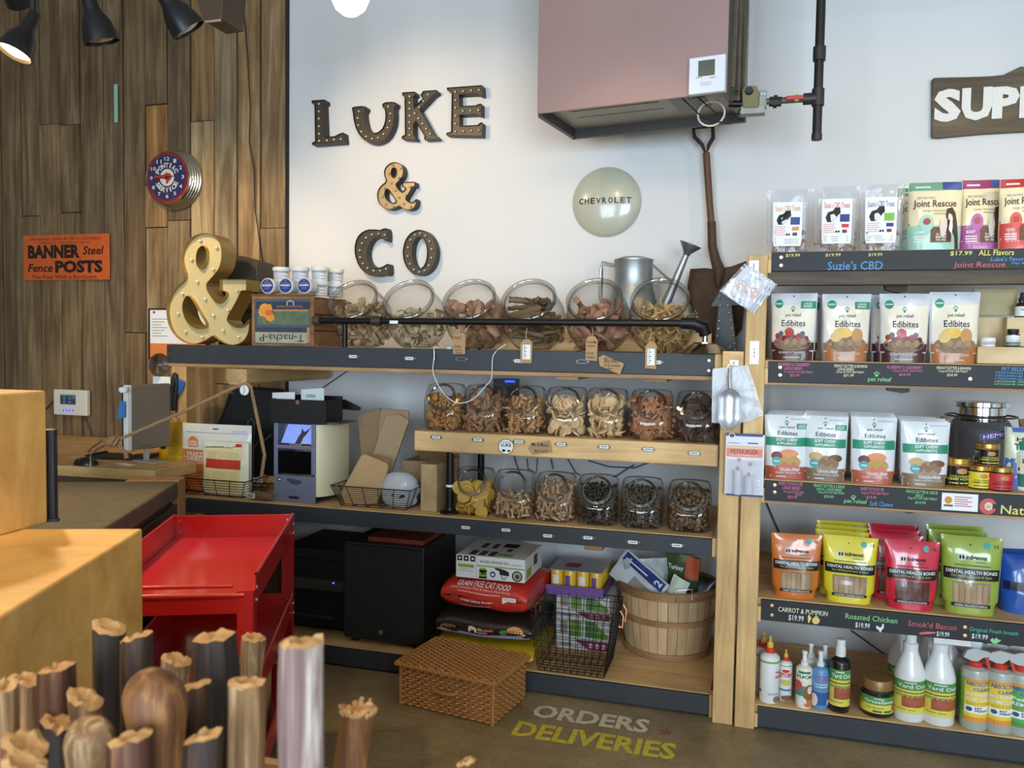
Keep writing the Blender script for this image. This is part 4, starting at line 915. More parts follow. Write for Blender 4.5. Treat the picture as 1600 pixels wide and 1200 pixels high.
def crate():
    Q = Zm(380, 400, 4.21); Y = YF+.05; a, b = PY(*Q(55, 262), Y), PY(*Q(463, 598), Y); x0, x1, z1 = a.x, b.x, a.z
    Yb = Y+.31; t = thing('fruit_crate', 'upturned wooden fruit crate with a painted orange flower label', 'crate', ((x0+x1)/2, Y+.12, ZT))
    cw = wood('crate_wood', (120, 80, 46), (150, 104, 62), (172, 124, 78), (3, 14, 14))
    MB().box(x0, Y, ZT, x1, Y+.014, z1).build('end_panel', cw, t, world=True, bevel=.003)
    MB().box(x0, Yb-.014, ZT, x1, Yb, z1).build('end_panel', cw, t, world=True, bevel=.003)
    for k in range(3):
        h = (z1-ZT-.01)/3
        for xx in (x0, x1-.009): MB().box(xx, Y+.0145, ZT+k*h+.002, xx+.009, Yb-.0145, ZT+(k+1)*h-.003).build('side_slat', cw, t, world=True)
    for k in range(3):
        w3 = (x1-x0-.02)/3; MB().box(x0+.0095+k*w3, Y+.0145, z1-.010, x0+.0095+(k+1)*w3-.004, Yb-.0145, z1-.002).build('bottom_slat', cw, t, world=True)
    MB().box(x0-.002, Y-.004, z1, x1+.002, Y+.02, z1+.008).build('top_batten', cw, t, world=True, bevel=.002)
    d = PxDeco(Y, t); R4 = lambda x0, y0, x1, y1: (*Q(x0, y0), *Q(x1, y1))
    d.rect(*R4(75, 283, 440, 580), mat((74, 86, 100), .6, var=.35, scale=18), .0006, 2, 'paper_label')
    d.rect(*R4(82, 300, 440, 350), mat((48, 54, 74), .6, var=.3, scale=20), .0009, 2, 'label_band'); d.rect(*R4(100, 362, 434, 452), mat((98, 112, 84), .6, var=.5, scale=26), .0009, 2, 'label_band')
    d.rect(*R4(82, 470, 440, 500), mat((58, 62, 76), .6, var=.3, scale=20), .001, 2, 'label_band'); d.rect(*R4(80, 502, 420, 572), mat((168, 164, 140), .6, var=.3, scale=24), .001, 2, 'label_band')
    d.rect(*R4(200, 352, 430, 364), mat((196, 128, 70), .6), .0012, 1, 'label_band'); d.rect(*R4(420, 470, 438, 570), mat((190, 130, 74), .6), .0013, 1, 'label_band')
    fl = [(100, 370), (112, 325), (140, 310), (160, 318), (182, 316), (192, 350), (186, 372), (206, 395), (204, 420), (180, 434), (158, 424), (140, 398), (112, 395)]
    d.poly([Q(x, y) for x, y in fl], mat((232, 148, 52), .6, var=.2, scale=40), .0016, 'painted_flower'); d.ell(*Q(168, 372), 6, 5, mat((216, 104, 46), .6), .0019, 12, 'painted_flower')
    for x in (95, 125, 222, 245): d.poly([Q(x, 400), Q(x+8, 400), Q(x+16, 440), Q(x+11, 440)], mat((110, 130, 84), .6), .0013, 'painted_leaf')
    a4 = R4(108, 515, 400, 562); d.text('T-nacha-P', *a4, INK, bold=.0, off=.0016, turn=True)
    a4 = R4(222, 325, 395, 338); d.text('TECHNIQUE FARMS', *a4, mat((196, 150, 96), .6), off=.0016, turn=True)
    for s in ((285, 312), (305, 290), (332, 308)): pass
    d.poly([Q(285, 325), Q(285, 300), Q(308, 288), (Q(335, 302)), Q(335, 325), Q(327, 325), Q(327, 306), Q(308, 297), Q(292, 305), Q(292, 325)], mat((196, 176, 150), .6), .0018, 'painted_mark'); d.done()
    return z1
zc1 = crate()+.0085
def tubs():
    wt = mat((232, 228, 218), .45, var=.03); blue = mat((56, 62, 128), .45, var=.06)
    r = .0375
    def lying(px, lab):
        Y = YF+.052; x = PXY(px, Y, zc1+r); t = thing('balm_tub', lab, 'tub', (x, Y, zc1+.0005), group='balm tubs on the crate')
        M = Matrix.Translation((0, 0, r)) @ Matrix.Rotation(R(-90), 4, 'X')
        MB().lathe([(0, .012), (r*.93, .012), (r*.88, .066), (0, .067)], 32, M).build('body', wt, t, smooth=True)
        MB().lathe([(0, 0), (r*.93, 0), (r, .004), (r, .016), (r*.95, .018)], 36, M).build('lid', wt, t, smooth=True)
        S = lambda u, v, off: Vector((u*r, -off, r+v*r))
        d = Deco(S, t); d.ell(0, 0, .86, .86, blue, .0006, 32, 'label_disc'); d.text("MUSHER'S", -.68, -.06, .68, .2, WHITE, bold=.04, off=.0012); d.text('SECRET', -.32, -.36, .32, -.2, mat((170, 176, 214), .5), off=.0012); d.rect(-.5, .3, .5, .42, mat((110, 118, 176), .5), .001, 1, 'label_band'); d.rect(-.12, .58, .12, .68, mat((150, 158, 200), .5), .001, 1, 'label_band'); d.done()
    lying(417.5, 'white balm tub lying on the crate next to the gold ampersand'); lying(446, 'white balm tub lying between two other lying tubs'); lying(475, 'white balm tub lying on the crate edge next to the round jar')
    proto = None
    def upright(px, k, Y, lab):
        nonlocal proto
        x = PXY(px, Y, zc1+.1); loc = (x, Y, zc1+.0005+.0685*k)
        if proto is None:
            t = thing('balm_tub', lab, 'tub', loc, group='balm tubs on the crate')
            MB().lathe([(0, 0), (.036, 0), (.039, .052), (.037, .054)], 32).build('body', wt, t, smooth=True)
            MB().lathe([(.042, .0505), (.043, .052), (.043, .064), (.041, .0675), (0, .068)], 36).build('lid', wt, t, smooth=True)
            S = lambda u, v, off: Vector(((.0368+.0022*v+off)*math.sin((u-.5)*2.6), -(.0368+.0022*v+off)*math.cos((u-.5)*2.6), .006+.042*v))
            d = Deco(S, t); lb = mat((150, 152, 178), .5)
            for k_ in range(5): d.rect(.05, .08+.17*k_, .95-(k_ % 2)*.3, .16+.17*k_, lb, .0006, 6, 'label_line')
            d.rect(.0, .88, 1, .98, mat((110, 114, 160), .5), .0006, 8, 'label_line'); d.done(); proto = t; return t
        return copy_tree(proto, loc, random.uniform(-.3, .3), lab)
    for px, dY, w_ in ((440, .19, 'beside the gold ampersand'), (469.5, .195, 'in the middle of the crate'), (500, .20, 'over the end of the pipe rail')):
        for k in range(2): upright(px, k, YF+dY, '%s white balm tub of the pair stacked %s' % (('lower', 'upper')[k], w_))
    for k in range(2): upright(524, k, YF+.305, '%s white balm tub stacked at the back corner of the crate' % ('lower', 'upper')[k])
tubs()
def plank_behind():
    x0, x1 = PXY(735, YF+.42, 1.5), PXY(1112, YF+.40, 1.5)
    tag(MB().box(x0, YF+.362, ZT, x1, YF+.395, ZT+.088).build('pine_batten', PINE, bevel=.003), 'pale pine batten lying along the shelf behind the round jars', 'plank')
plank_behind()
def watering_can():
    Y = YF+.53; z0 = ZT+.0005; Q = Zm(740, 400, 3.81); P = lambda x, y: PY(*Q(x, y), Y)
    cx = (P(840, 60).x+P(1068, 60).x)/2; r = (P(1068, 60).x-P(840, 60).x)/2; zt = P(950, 22).z
    t = thing('watering_can', 'old galvanised watering can with long spout behind the jars', 'watering can', (cx, Y, z0))
    gm = mat((168, 172, 172), .42, .75, var=.25, scale=14, key='galvanised'); h = zt-z0
    MB().lathe([(0, 0), (r*1.25, 0), (r*1.25, h*.55), (r*1.02, h*.72), (r, h*.74), (r, h*.97), (r*1.03, h*.98), (r*1.03, h), (r*.96, h), (r*.96, h*.8)], 36).build('body', gm, t, smooth=True)
    MB().lathe([(r*1.26, h*.3), (r*1.28, h*.31), (r*1.26, h*.32)], 36).build('rib', gm, t, smooth=True)
    MB().lathe([(r*1.0, h), (r*.6, h+.012), (0, h+.016)], 32).build('half_lid', gm, t, smooth=True)
    a = P(770, 45)-Vector((cx, Y, z0)); MB().tube([(-r*.6, -.02, h*.92), (a.x, -.02, a.z), (a.x-.004, -.02, a.z-.04), (a.x-.005, -.02, a.z-.16), (-r*1.2, -.0, h*.35)], .010, 8).build('handle', gm, t, smooth=True)
    s0 = Vector((r*1.15, -.03, h*.2)); s2 = P(1275, -10)-Vector((cx, Y, z0)); s2.y = -.05
    MB().tube([s0, s0.lerp(s2, .5), s2], [.028, .021, .014], 14).build('spout', gm, t, smooth=True)
    MB().tube([(r*.98, -.02, h*.94), tuple(s0.lerp(s2, .62))], .006, 6).build('spout_brace', gm, t, smooth=True)
    dr = (s2-s0).normalized(); M = Matrix.Translation(s2-dr*.01) @ dr.to_track_quat('Z', 'Y').to_matrix().to_4x4()
    MB().lathe([(.015, 0), (.018, .012), (.05, .05), (.05, .054), (0, .058)], 24, M).build('rose', mat((120, 126, 130), .4, .7, var=.2), t, smooth=True)
watering_can()
def shovel():
    Y = WALL-.07; Q = Zm(880, 220, 3.158); P = lambda x, y, dy=0: PY(*Q(x, y), Y+dy)
    rust = mat((84, 62, 46), .7, .3, var=.4, scale=22, bump=.2, key='rusty_steel'); hw = wood('old_handle', (72, 48, 32), (96, 66, 44), (120, 86, 58), (14, 14, 2))
    b = P(745, 1000); t = thing('shovel', 'rusty old shovel with D-grip handle leaning behind the shelf', 'shovel', (b.x, Y, ZT))
    Qh = Zm(820, 0, 3.2); H = lambda x, y: PY(*Qh(x, y), Y)
    MB().tube([H(906, 770), P(706, 60), P(722, 300), P(732, 420), P(738, 540)], [.018, .017, .0165, .0165, .018], 12).build('shaft', hw, t, world=True, smooth=True)
    MB().tube([P(732, 400), P(736, 520), P(752, 590), P(770, 640), P(762, 720)], [.02, .0215, .024, .03, .012], 12).build('socket', rust, t, world=True, smooth=True)
    MB().tube([H(906, 770), H(885, 722), H(848, 685), H(843, 640), H(890, 633), H(940, 632), H(942, 690), H(922, 722)], .010, 8, True).build('grip', mat((52, 44, 38), .6, .3), t, world=True, smooth=True)
    out = [(628, 632), (700, 628), (740, 632), (772, 628), (830, 620), (905, 592), (900, 760), (880, 930), (800, 1040), (690, 1040), (640, 900), (612, 720)]
    S2 = [P(x, y) for x, y in out]; n = len(S2); c = sum(S2, Vector())/n; mb = MB()
    rings = [(1, 0), (.66, .012), (.33, .02)]
    for k, dy in rings: mb.v += [tuple(c+(q-c)*k+Vector((0, dy, 0))) for q in S2]
    mb.v.append(tuple(c+Vector((0, .022, 0)))); m0 = 3*n
    for r_ in range(2): mb.f += [(r_*n+i, r_*n+(i+1) % n, (r_+1)*n+(i+1) % n, (r_+1)*n+i) for i in range(n)]
    mb.f += [(2*n+i, 2*n+(i+1) % n, m0) for i in range(n)]
    o = mb.build('blade', rust, t, world=True, smooth=True); sm = o.modifiers.new('thick', 'SOLIDIFY'); sm.thickness = .003
shovel()
def arrow_sign():
    Y = WALL-.24; Q = Zm(1080, 380, 6.667); P = lambda x, y: (PY(*Q(x, y), Y).x, PY(*Q(x, y), Y).z)
    out = [(195, 655), (325, 430), (345, 425), (560, 640), (420, 645), (480, 1140), (230, 1140), (278, 655)]
    pts = [P(x, y) for x, y in out]; dz = ZT+.0005-min(z for _, z in pts); pts = [(x, z+dz) for x, z in pts]
    bl = [P(x, y) for x, y in ((295, 552), (258, 620), (305, 650), (382, 647), (300, 733), (397, 726), (292, 808), (410, 804), (286, 890), (427, 885), (272, 965), (437, 962), (452, 1040), (405, 1082), (460, 1110), (250, 1050))]
    marquee('arrow_sign', 'black metal marquee arrow with small bulbs standing behind the post', [pts], [(x, z+dz) for x, z in bl], Y, .06, mat((20, 21, 23), .3, .3), BLACK, cat='sign', br=.006)
arrow_sign()
def dangling_cable():
    Y = YF-.012; Q = Zm(380, 400, 4.21)
    p = [(1290, 600), (1258, 605), (1256, 640), (1252, 700), (1250, 770), (1300, 880), (1370, 950), (1440, 968), (1520, 935), (1590, 860)]
    pts = [PY(*Q(*q), Y) for q in p]+[PY(768, 590, Y), PY(771, 555, Y+.004), PY(790, 538, YF+.03)]
    t = thing('white_cable', 'white cable looping down in front of the shelf edge', 'cable', pts[0])
    f = []
    for i in range(len(pts)-1):
        for k in range(4):
            a, b, c, e = pts[max(i-1, 0)], pts[i], pts[i+1], pts[min(i+2, len(pts)-1)]; u = k/4
            f.append(.5*((2*b)+(c-a)*u+(2*a-5*b+4*c-e)*u*u+(3*b-a-3*c+e)*u**3))
    f.append(pts[-1]); MB().tube(f, .0022, 6).build('wire', mat((226, 224, 214), .45), t, world=True, smooth=True)
    a = PY(*Q(1257, 655), Y); MB().cyl((a.x, Y, a.z-.02), (a.x, Y, a.z+.02), .004).build('plug', STEEL, t, world=True)
    a = PY(*Q(1325, 608), Y); MB().lathe([(.018, 0), (.018, .012), (0, .016)], 16, Matrix.Translation((a.x, YF+.05, ZT))).build('puck', mat((190, 190, 188), .4), t, world=True, smooth=True)
dangling_cable()
# ================================================================== counter level, left of the jars
ZC = .7335
def beam_and_rope():
    Q = Zm(200, 540, 4.615); Yb = YF-.08
    a, b = PY(*Q(708, 133), Yb), PY(*Q(856, 285), Yb)
    t = thing('wood_beam', 'thick rounded timber beam end jutting out under the shelf', 'beam', ((a.x+b.x)/2, YF+.2, b.z))
    w_, h_ = b.x-a.x, a.z-b.z; cx, cz = (a.x+b.x)/2, (a.z+b.z)/2
    o = MB().prism([(cx+sq(R(g), w_/2, h_/2, 5)[0], cz+sq(R(g), w_/2, h_/2, 5)[1]) for g in range(0, 360, 12)], Yb, WALL-.032)
    top = 1.472-.1065
    o.v = [(x, y, min(z, top-.0005)) for x, y, z in o.v]
    o.build('timber', wood('beam_wood', (184, 146, 92), (206, 168, 112), (226, 192, 138), (14, 2, 14)), t, world=True, smooth=False)
    rp = mat((168, 132, 92), .85, var=.3, scale=160, bump=.8, key='hemp_rope')
    rt = thing('hemp_rope', 'hemp rope slung from the beam end to a hook on the counter', 'rope', (cx, Yb, b.z))
    def rope(pts, r, nm, par):
        pts = [Vector(p) for p in pts]; dense = []
        for i in range(len(pts)-1):
            k = max(2, int((pts[i+1]-pts[i]).length/.006))
            dense += [pts[i].lerp(pts[i+1], q/k) for q in range(k)]
        dense.append(pts[-1]); mb = MB()
        for s in range(3):
            path = []
            for i, p in enumerate(dense):
                d = (dense[min(i+1, len(dense)-1)]-dense[max(i-1, 0)]).normalized(); u = d.orthogonal().normalized(); v = d.cross(u); g = i*.85+s*2.094
                path.append(p+(u*math.cos(g)+v*math.sin(g))*r*.5)
            mb.tube(path, r*.62, 5)
        return mb.build(nm, rp, par, world=True, smooth=True)
    A = PY(*Q(850, 275), Yb-.012); A2 = PY(*Q(770, 300), Yb-.012); H = PY(178, 690, 3.0)
    mid = A2.lerp(H, .5)-Vector((0, 0, .006)); rope([A2, mid, H], .0075, 'span', rt)
    rope([PY(*Q(770, 300), Yb-.012), PY(*Q(800, 292), Yb-.014), PY(*Q(860, 270), Yb-.012), PY(*Q(885, 300), Yb), PY(*Q(915, 440), Yb+.05), PY(*Q(960, 660), Yb+.08), PY(*Q(985, 790), Yb+.1), PY(*Q(962, 940), Yb+.12)], .008, 'tail', rt)
    k = MB()
    for q in range(3):
        c = H+Vector((.014*(q-1), 0, .004*(q % 2))); k.tube([c+Vector((.006*math.sin(R(g)), .016*math.cos(R(g)), .018*math.sin(R(g)+.5*q))) for g in range(0, 360, 30)], .007, 6, True)
    k.build('knot', rp, rt, world=True, smooth=True)
    rope([H, PY(196, 706, 3.02), PY(198, 716, 3.02)], .009, 'frayed_end', rt)
    hk = PY(140, 722, 3.0); t2 = thing('screw_hook', 'steel screw hook holding the rope knot on the counter edge', 'hook', hk)
    MB().tube([PY(142, 730, 3.0), PY(141, 712, 3.0), PY(150, 703, 3.0), PY(166, 695, 3.0), PY(160, 688, 3.0), PY(143, 700, 3.0), PY(138, 706, 3.0)], .004, 8).build('hook', STEEL, t2, world=True, smooth=True)
    c = PY(*Q(840, 322), Yb-.016); tg = thing('round_tag', 'round white tag hanging from the rope at the beam', 'tag', c)
    MB().lathe([(0, 0), (.0235, 0), (.0235, .002), (0, .002)], 24, Matrix.Translation(c) @ Matrix.Rotation(R(90), 4, 'X')).build('disc', PAPER, tg, world=True)
    MB().tube([c+Vector((-.003, -.003, .02)), c+Vector((.002, -.003, 0)), c+Vector((-.006, -.003, -.022))], .0012, 5).build('string', INK, tg, world=True)
beam_and_rope()
def far_counter():
    m = wood('counter_pine', (196, 150, 88), (214, 172, 108), (230, 192, 130), (1.5, 14, 14)); z = .90
    t = thing('till_counter', 'pale pine till counter along the plank wall', 'counter', (-3.5, 3.5, 0))
    MB().prism([(-4.6, 3.02), (-2.60, 3.13), (-2.60, 3.42), (-3.03, 3.42), (-3.03, WALL-.05), (-4.6, WALL-.05)], 0, .05, Matrix(((1, 0, 0, 0), (0, 0, 1, 0), (0, -1, 0, z), (0, 0, 0, 1)))).build('worktop', m, t, world=True, bevel=.004)
    MB().box(-4.6, 3.2, 0, -2.66, 3.26, z-.05).build('front_panel', mat((88, 66, 44), .7), t, world=True)
    MB().box(-2.72, 3.26, 0, -2.68, 3.36, z-.05).build('leg', m, t, world=True)
    MB().box(-4.6, 3.85, 0, -3.05, 3.9, z-.05).build('rear_panel', mat((88, 66, 44), .7), t, world=True)
    zz = z+.001
    p = PZ(124, 728, z); ph = thing('computer_mouse', 'black computer mouse lying on the pine till counter', 'mouse', (p.x, p.y+.04, zz))
    b = MB().lathe([(0, 0), (1, 0), (1, .25), (.85, .65), (.5, .93), (0, 1)], 20); b.v = [(x*.062, y*.04, zq*.034) for x, y, zq in b.v]; b.build('shell', mat((24, 24, 26), .35), ph, smooth=True)
    MB().box(-.004, -.041, .018, .004, -.02, .031).build('wheel', mat((60, 60, 62), .4), ph)
    kb = thing('keyboard_tray', 'flat black tray lying under the monitor on the till counter', 'tray', PZ(212, 716, z)+Vector((-.05, .0, .001)), R(8))
    MB().box(-.17, -.09, 0, .13, .07, .012).build('base', mat((30, 28, 26), .5), kb, bevel=.003); MB().box(-.17, -.09, .0125, -.155, .07, .02).build('rim', mat((44, 40, 36), .5), kb); MB().box(.115, -.09, .0125, .13, .07, .02).build('rim', mat((44, 40, 36), .5), kb)
    nt = thing('orange_notepad', 'orange notepad propped under the monitor', 'notepad', PZ(235, 706, z+.03)+Vector((.0, -.03, .012)), R(30))
    MB().box(-.06, -.035, 0, .06, .035, .006, Matrix.Rotation(R(-16), 4, 'Y')).build('pad', mat((228, 160, 60), .6), nt)
    cd_ = thing('white_card', 'small white card lying by the rope end', 'card', PZ(192, 727, z)+Vector((0, .02, .001)), R(-20))
    MB().box(-.05, -.02, 0, .05, .02, .001).build('sheet', PAPER, cd_)
far_counter()
def monitor():
    A, B = PY(198, 602, 3.20), PY(198, 705, 3.20); E = PXY(268, 3.44, 1.05)
    zb, zt = B.z, A.z; d = Vector((E-A.x, 3.44-3.20, 0)); ang = math.atan2(d.y, d.x); L = d.length
    t = thing('computer_monitor', 'white computer monitor seen from behind on the till counter', 'monitor', (A.x, 3.20, .901), ang)
    h0, h1 = zb-.901, zt-.901
    MB().box(0, 0, h0, .028, .03, h1).build('side_bezel', mat((226, 226, 224), .4, var=.02), t, bevel=.005)
    MB().box(.0285, .004, h0, L, .03, h1).build('back_shell', mat((132, 120, 104), .45, .25, var=.06), t, bevel=.006)
    MB().box(.0, .0305, h0, L, .036, h1).build('screen', mat((18, 18, 20), .2), t)
    MB().box(L*.4, -.06, .0, L*.7, .1, .008).build('foot', mat((190, 188, 184), .35, .4), t, bevel=.003)
    MB().prism([(L*.5, .0085), (L*.6, .0085), (L*.6, h0+.12), (L*.5, h0+.12)], .0365, .05).build('stand', mat((190, 188, 184), .35, .4), t)
    for k in range(5): MB().box(.08+.012*k, .0035, h0+.012, .085+.012*k, .0042, h0+.016).build('vent', INK, t)
    s = thing('sticky_note', 'blue sticky notes on the far edge of the monitor', 'note', (PY(190, 640, 3.19).x, 3.19, PY(190, 655, 3.19).z), R(-10))
    MB().prism([(-.03, .0), (.02, .01), (.022, .085), (-.012, .085)], 0, .002).build('sheet', mat((58, 126, 186), .6), s)
    s2 = thing('white_earbud_case', 'small white rounded gadget on the far corner of the monitor', 'gadget', (PY(193, 606, 3.18).x, 3.18, PY(193, 614, 3.18).z))
    MB().lathe([(0, 0), (.016, .002), (.022, .012), (.02, .024), (0, .03)], 18).build('shell', WHITE, s2, smooth=True)
monitor()
def steel_dome():
    c = PY(249, 570, YF+.32); t = thing('steel_bell', 'polished steel dome bell fixed to the left shelf post', 'bell', c)
    M = Matrix.Translation(c) @ Matrix.Rotation(R(-90), 4, 'Y') @ Matrix.Rotation(R(-20), 4, 'X')
    MB().lathe([(0, .03), (.03, .026), (.05, .012), (.062, 0), (.055, 0), (.045, .008), (.0, .02)], 32, M).build('dome', STEEL, t, world=True, smooth=True)
    MB().cyl(c, (PY(268, 572, YF+.32).x, YF+.32, c.z-.01), .007).build('stem', STEEL, t, world=True)
    w = thing('paper_note', 'white paper note tucked below the steel bell', 'note', PY(250, 597, YF+.33))
    a, b = PY(239, 588, YF+.33), PY(266, 604, YF+.33); MB().box(a.x, YF+.33, b.z, b.x, YF+.332, a.z).build('sheet', PAPER, w, world=True)
steel_dome()
def keys():
    Q = Zm(200, 540, 4.615); Y = YF+.285; P = lambda x, y, dy=0: PY(*Q(x, y), Y+dy)
    t = thing('key_bunch', 'bunch of black lanyards and brass keys hung on the left post', 'keys', P(335, 200))
    m = MB(); m.tube([P(335, 195), P(330, 260), P(320, 340), P(312, 420), P(318, 470)], .008, 8); m.tube([P(345, 205), P(352, 280), P(345, 380), P(340, 470)], .009, 8); m.tube([P(325, 210), P(312, 300), P(306, 430)], .005, 6)
    m.build('lanyard', BLACK, t, world=True, smooth=True)
    MB().tube([P(320, 360)+Vector((.045*math.cos(R(g)), -.012, .045*math.sin(R(g)))) for g in range(0, 360, 15)], .0022, 6, True).build('ring', mat((50, 48, 46), .4, .5), t, world=True, smooth=True)
    MB().prism([(P(x, y).x, P(x, y).z) for x, y in ((352, 235), (410, 262), (395, 310), (352, 380), (345, 300))], Y+.002, Y+.004).build('blue_fob', mat((52, 104, 178), .5), t, world=True)
    MB().prism([(P(x, y).x, P(x, y).z) for x, y in ((290, 310), (318, 300), (318, 350), (298, 345))], Y+.002, Y+.004).build('blue_fob', mat((52, 104, 178), .5), t, world=True)
    for x, y in ((300, 495), (350, 480)):
        c = P(x, y, -.014); k = MB().lathe([(.0035, 0), (.009, 0), (.009, .002), (.0035, .002)], 14, Matrix.Translation(c) @ Matrix.Rotation(R(90), 4, 'X')); k.box(c.x-.003, c.y-.002, c.z-.032, c.x+.003, c.y, c.z-.007); k.build('key', BRASS if x < 320 else mat((150, 120, 80), .3, .9), t, world=True)
keys()
def pouch_S(w_, h_, d_, seed=0, taper=.0, top=.05):
    def S(u, v, off=0, side=1):
        v_ = min(1, max(0, v)); t = d_/2*max(0, 1-v_**2.2)**.75*max(0, 1-abs(2*u-1)**3.2)**.6
        wv = .010*h_/.25*noise.noise(Vector((u*2.6+seed, v*3.1, seed*1.7)))*min(1, v_*3)*min(1, 6*(1-abs(2*u-1))+.15)
        x = (u-.5)*w_*(1-taper*(1-v_)*(.5 if v_ > .15 else 1)); return Vector((x, -side*(t+.0009+off*1.7)+wv, v_*h_))
    return S
def pouch(name, label, w_, h_, d_, m, loc, rotz=0, seed=0, taper=0., group=None, cat='bag'):
    S = pouch_S(w_, h_, d_, seed, taper); t = thing(name, label, cat, loc, rotz, group)
    mb = MB(); nu, nv = 30, 24
    mb.grid(lambda u, v: S(u, v, 0, 1), nu, nv); mb.grid(lambda u, v: S(1-u, v, 0, -1), nu, nv)
    k = (nu+1)*(nv+1)
    for j in range(nv):
        mb.f.append((j*(nu+1), k+j*(nu+1)+nu, k+(j+1)*(nu+1)+nu, (j+1)*(nu+1))); mb.f.append((j*(nu+1)+nu, (j+1)*(nu+1)+nu, k+(j+1)*(nu+1), k+j*(nu+1)))
    mb.f += [tuple(list(range(nu, -1, -1))+[k+i for i in range(nu, -1, -1)])]
    mb.build('pouch', m, t, smooth=True); return t, S
def wire_basket(name, label, x0, x1, y0, y1, z0, h, flare, loc, rotz, rows, cols, r=.0022, handles=True, m=None, bottom=True):
    """open wire basket, rows of horizontal wire and upright wires"""
    t = thing(name, label, 'basket', loc, rotz); m = m or mat((40, 36, 33), .45, .6)
    def loop(k): f = flare*k; return [(x0-f, y0-f, z0+h*k), (x1+f, y0-f, z0+h*k), (x1+f, y1+f, z0+h*k), (x0-f, y1+f, z0+h*k)]
    hz = MB()
    for i in range(rows+1): hz.tube(loop(i/rows), r*(1.6 if i == rows else .8), 5, True)
    hz.build('hoop_wires', m, t)
    up = MB()
    for i in range(cols[0]+1):
        k = i/cols[0]; a, b = loop(0), loop(1)
        for (p, q) in ((0, 1), (3, 2)):
            up.tube([Vector(a[p]).lerp(Vector(a[q]), k), Vector(b[p]).lerp(Vector(b[q]), k)], r, 5)
        if bottom: up.tube([Vector(a[0]).lerp(Vector(a[1]), k), Vector(a[3]).lerp(Vector(a[2]), k)], r, 5)
    for i in range(cols[1]+1):
        k = i/cols[1]; a, b = loop(0), loop(1)
        for (p, q) in ((0, 3), (1, 2)): up.tube([Vector(a[p]).lerp(Vector(a[q]), k), Vector(b[p]).lerp(Vector(b[q]), k)], r, 5)
        if bottom: up.tube([Vector(a[0]).lerp(Vector(a[3]), k), Vector(a[1]).lerp(Vector(a[2]), k)], r, 5)
    up.build('upright_wires', m, t)
    return t
def left_basket():
    Q = Zm(200, 540, 4.615); z = ZC+.0006
    a, b = PZ(292, 762, ZC+.02), PZ(352, 775, ZC)
    x0 = PXY(258, YF+.10, .80); x1 = PXY(392, YF+.10, .80)
    t = wire_basket('wire_basket', 'black wire basket holding freeze dried food bags on the counter', x0+.05, x1-.03, YF+.07, YF+.27, .003, .085, .05, (0, 0, z), 0, 6, (6, 3), .0018)
    t.location = (0, 0, z)
    Yb = YF+.14
    bx = lambda px0, px1, Y, zz=.95: (PXY(px0, Y, zz), PXY(px1, Y, zz))
    # yellow bag
    l, r_ = bx(251, 290, Yb+.05); zt = PY(275, 657, Yb+.05).z
    t1, S = pouch('food_bag', 'tall yellow food bag with small black icons in the wire basket', r_-l+.03, zt-z-.007, .05, mat((226, 176, 36), .4, var=.08, coat=.3), ((l+r_)/2, Yb+.05, z+.007), R(-6), 3, cat='bag')
    d = Deco(S, t1, (850, 1060, 960, 1540)); bk = mat((52, 42, 24), .5)
    for y in (1110, 1170, 1250): d.ell(873 if y < 1200 else 880, y, 11, 18, bk, n=12)
    for y in range(1075, 1300, 14): d.rect(898, y, 950, y+4, mat((160, 116, 30), .5), .001, 3, 'text_line')
    d.rect(885, 1440, 905, 1480, bk, .001, 2); d.done()
    # white and orange bag
    l, r_ = bx(287, 392, Yb+.035); zt = PY(340, 663, Yb+.035).z
    t2, S = pouch('food_bag', 'white and orange freeze dried food bag standing in the wire basket', r_-l, zt-z-.007, .06, mat((222, 220, 212), .35, var=.04, coat=.4), ((l+r_)/2, Yb+.035, z+.007), R(2), 5)
    d = Deco(S, t2, (385, 540, 890, 1040)); og = mat((226, 128, 46), .4, coat=.3)
    d.rect(388, 735, 640, 1040, mat((206, 122, 60), .4, coat=.3), .0008, 8, 'printed_panel')
    d.poly([(435, 715), (435, 665), (450, 642), (475, 635), (500, 642), (517, 665), (517, 715)], og, .0012, 'logo'); d.text('OPEN', 442, 668, 510, 688, WHITE, .02, .0016); d.text('FARM', 442, 690, 510, 708, WHITE, .02, .0016)
    d.text('FREEZE', 428, 755, 580, 785, WHITE, 0, .0016); d.text('DRIED', 424, 788, 560, 818, WHITE, 0, .0016); d.text("FARMER'S TABLE PORK", 420, 825, 600, 840, WHITE, 0, .0016)
    for y in range(850, 930, 14): d.rect(415, y, 520, y+4, mat((240, 214, 180), .5), .0014, 3, 'text_line')
    d.rect(760, 580, 860, 610, mat((196, 196, 206), .5), .001, 3); d.rect(415, 602, 870, 606, mat((150, 150, 150), .5), .001, 6, 'zip_line'); d.rect(620, 570, 662, 578, INK, .0012, 2, 'hang_hole'); d.done()
    # cream and red bag in front
    l, r_ = bx(318, 392, Yb-.02); zt = PY(350, 690, Yb-.02).z
    t3, S = pouch('food_bag', 'cream food bag with a red band leaning in the wire basket', r_-l, zt-z-.007, .05, mat((236, 228, 196), .4, var=.06, coat=.3), ((l+r_)/2, Yb-.03, z+.007), R(-3), 9)
    d = Deco(S, t3, (545, 665, 885, 1030)); rd = mat((206, 62, 44), .4, coat=.3)
    d.rect(575, 705, 845, 790, mat((240, 218, 160), .4), .0008, 6); d.rect(578, 785, 838, 850, rd, .001, 6); d.rect(582, 850, 834, 1010, mat((238, 216, 150), .4), .0008, 6); d.poly([(570, 705), (848, 688), (846, 692), (572, 710)], INK, .0012); d.rect(797, 672, 840, 692, rd, .0014, 2); d.text('FIRST SUPPER', 630, 698, 780, 706, INK, 0, .0014)
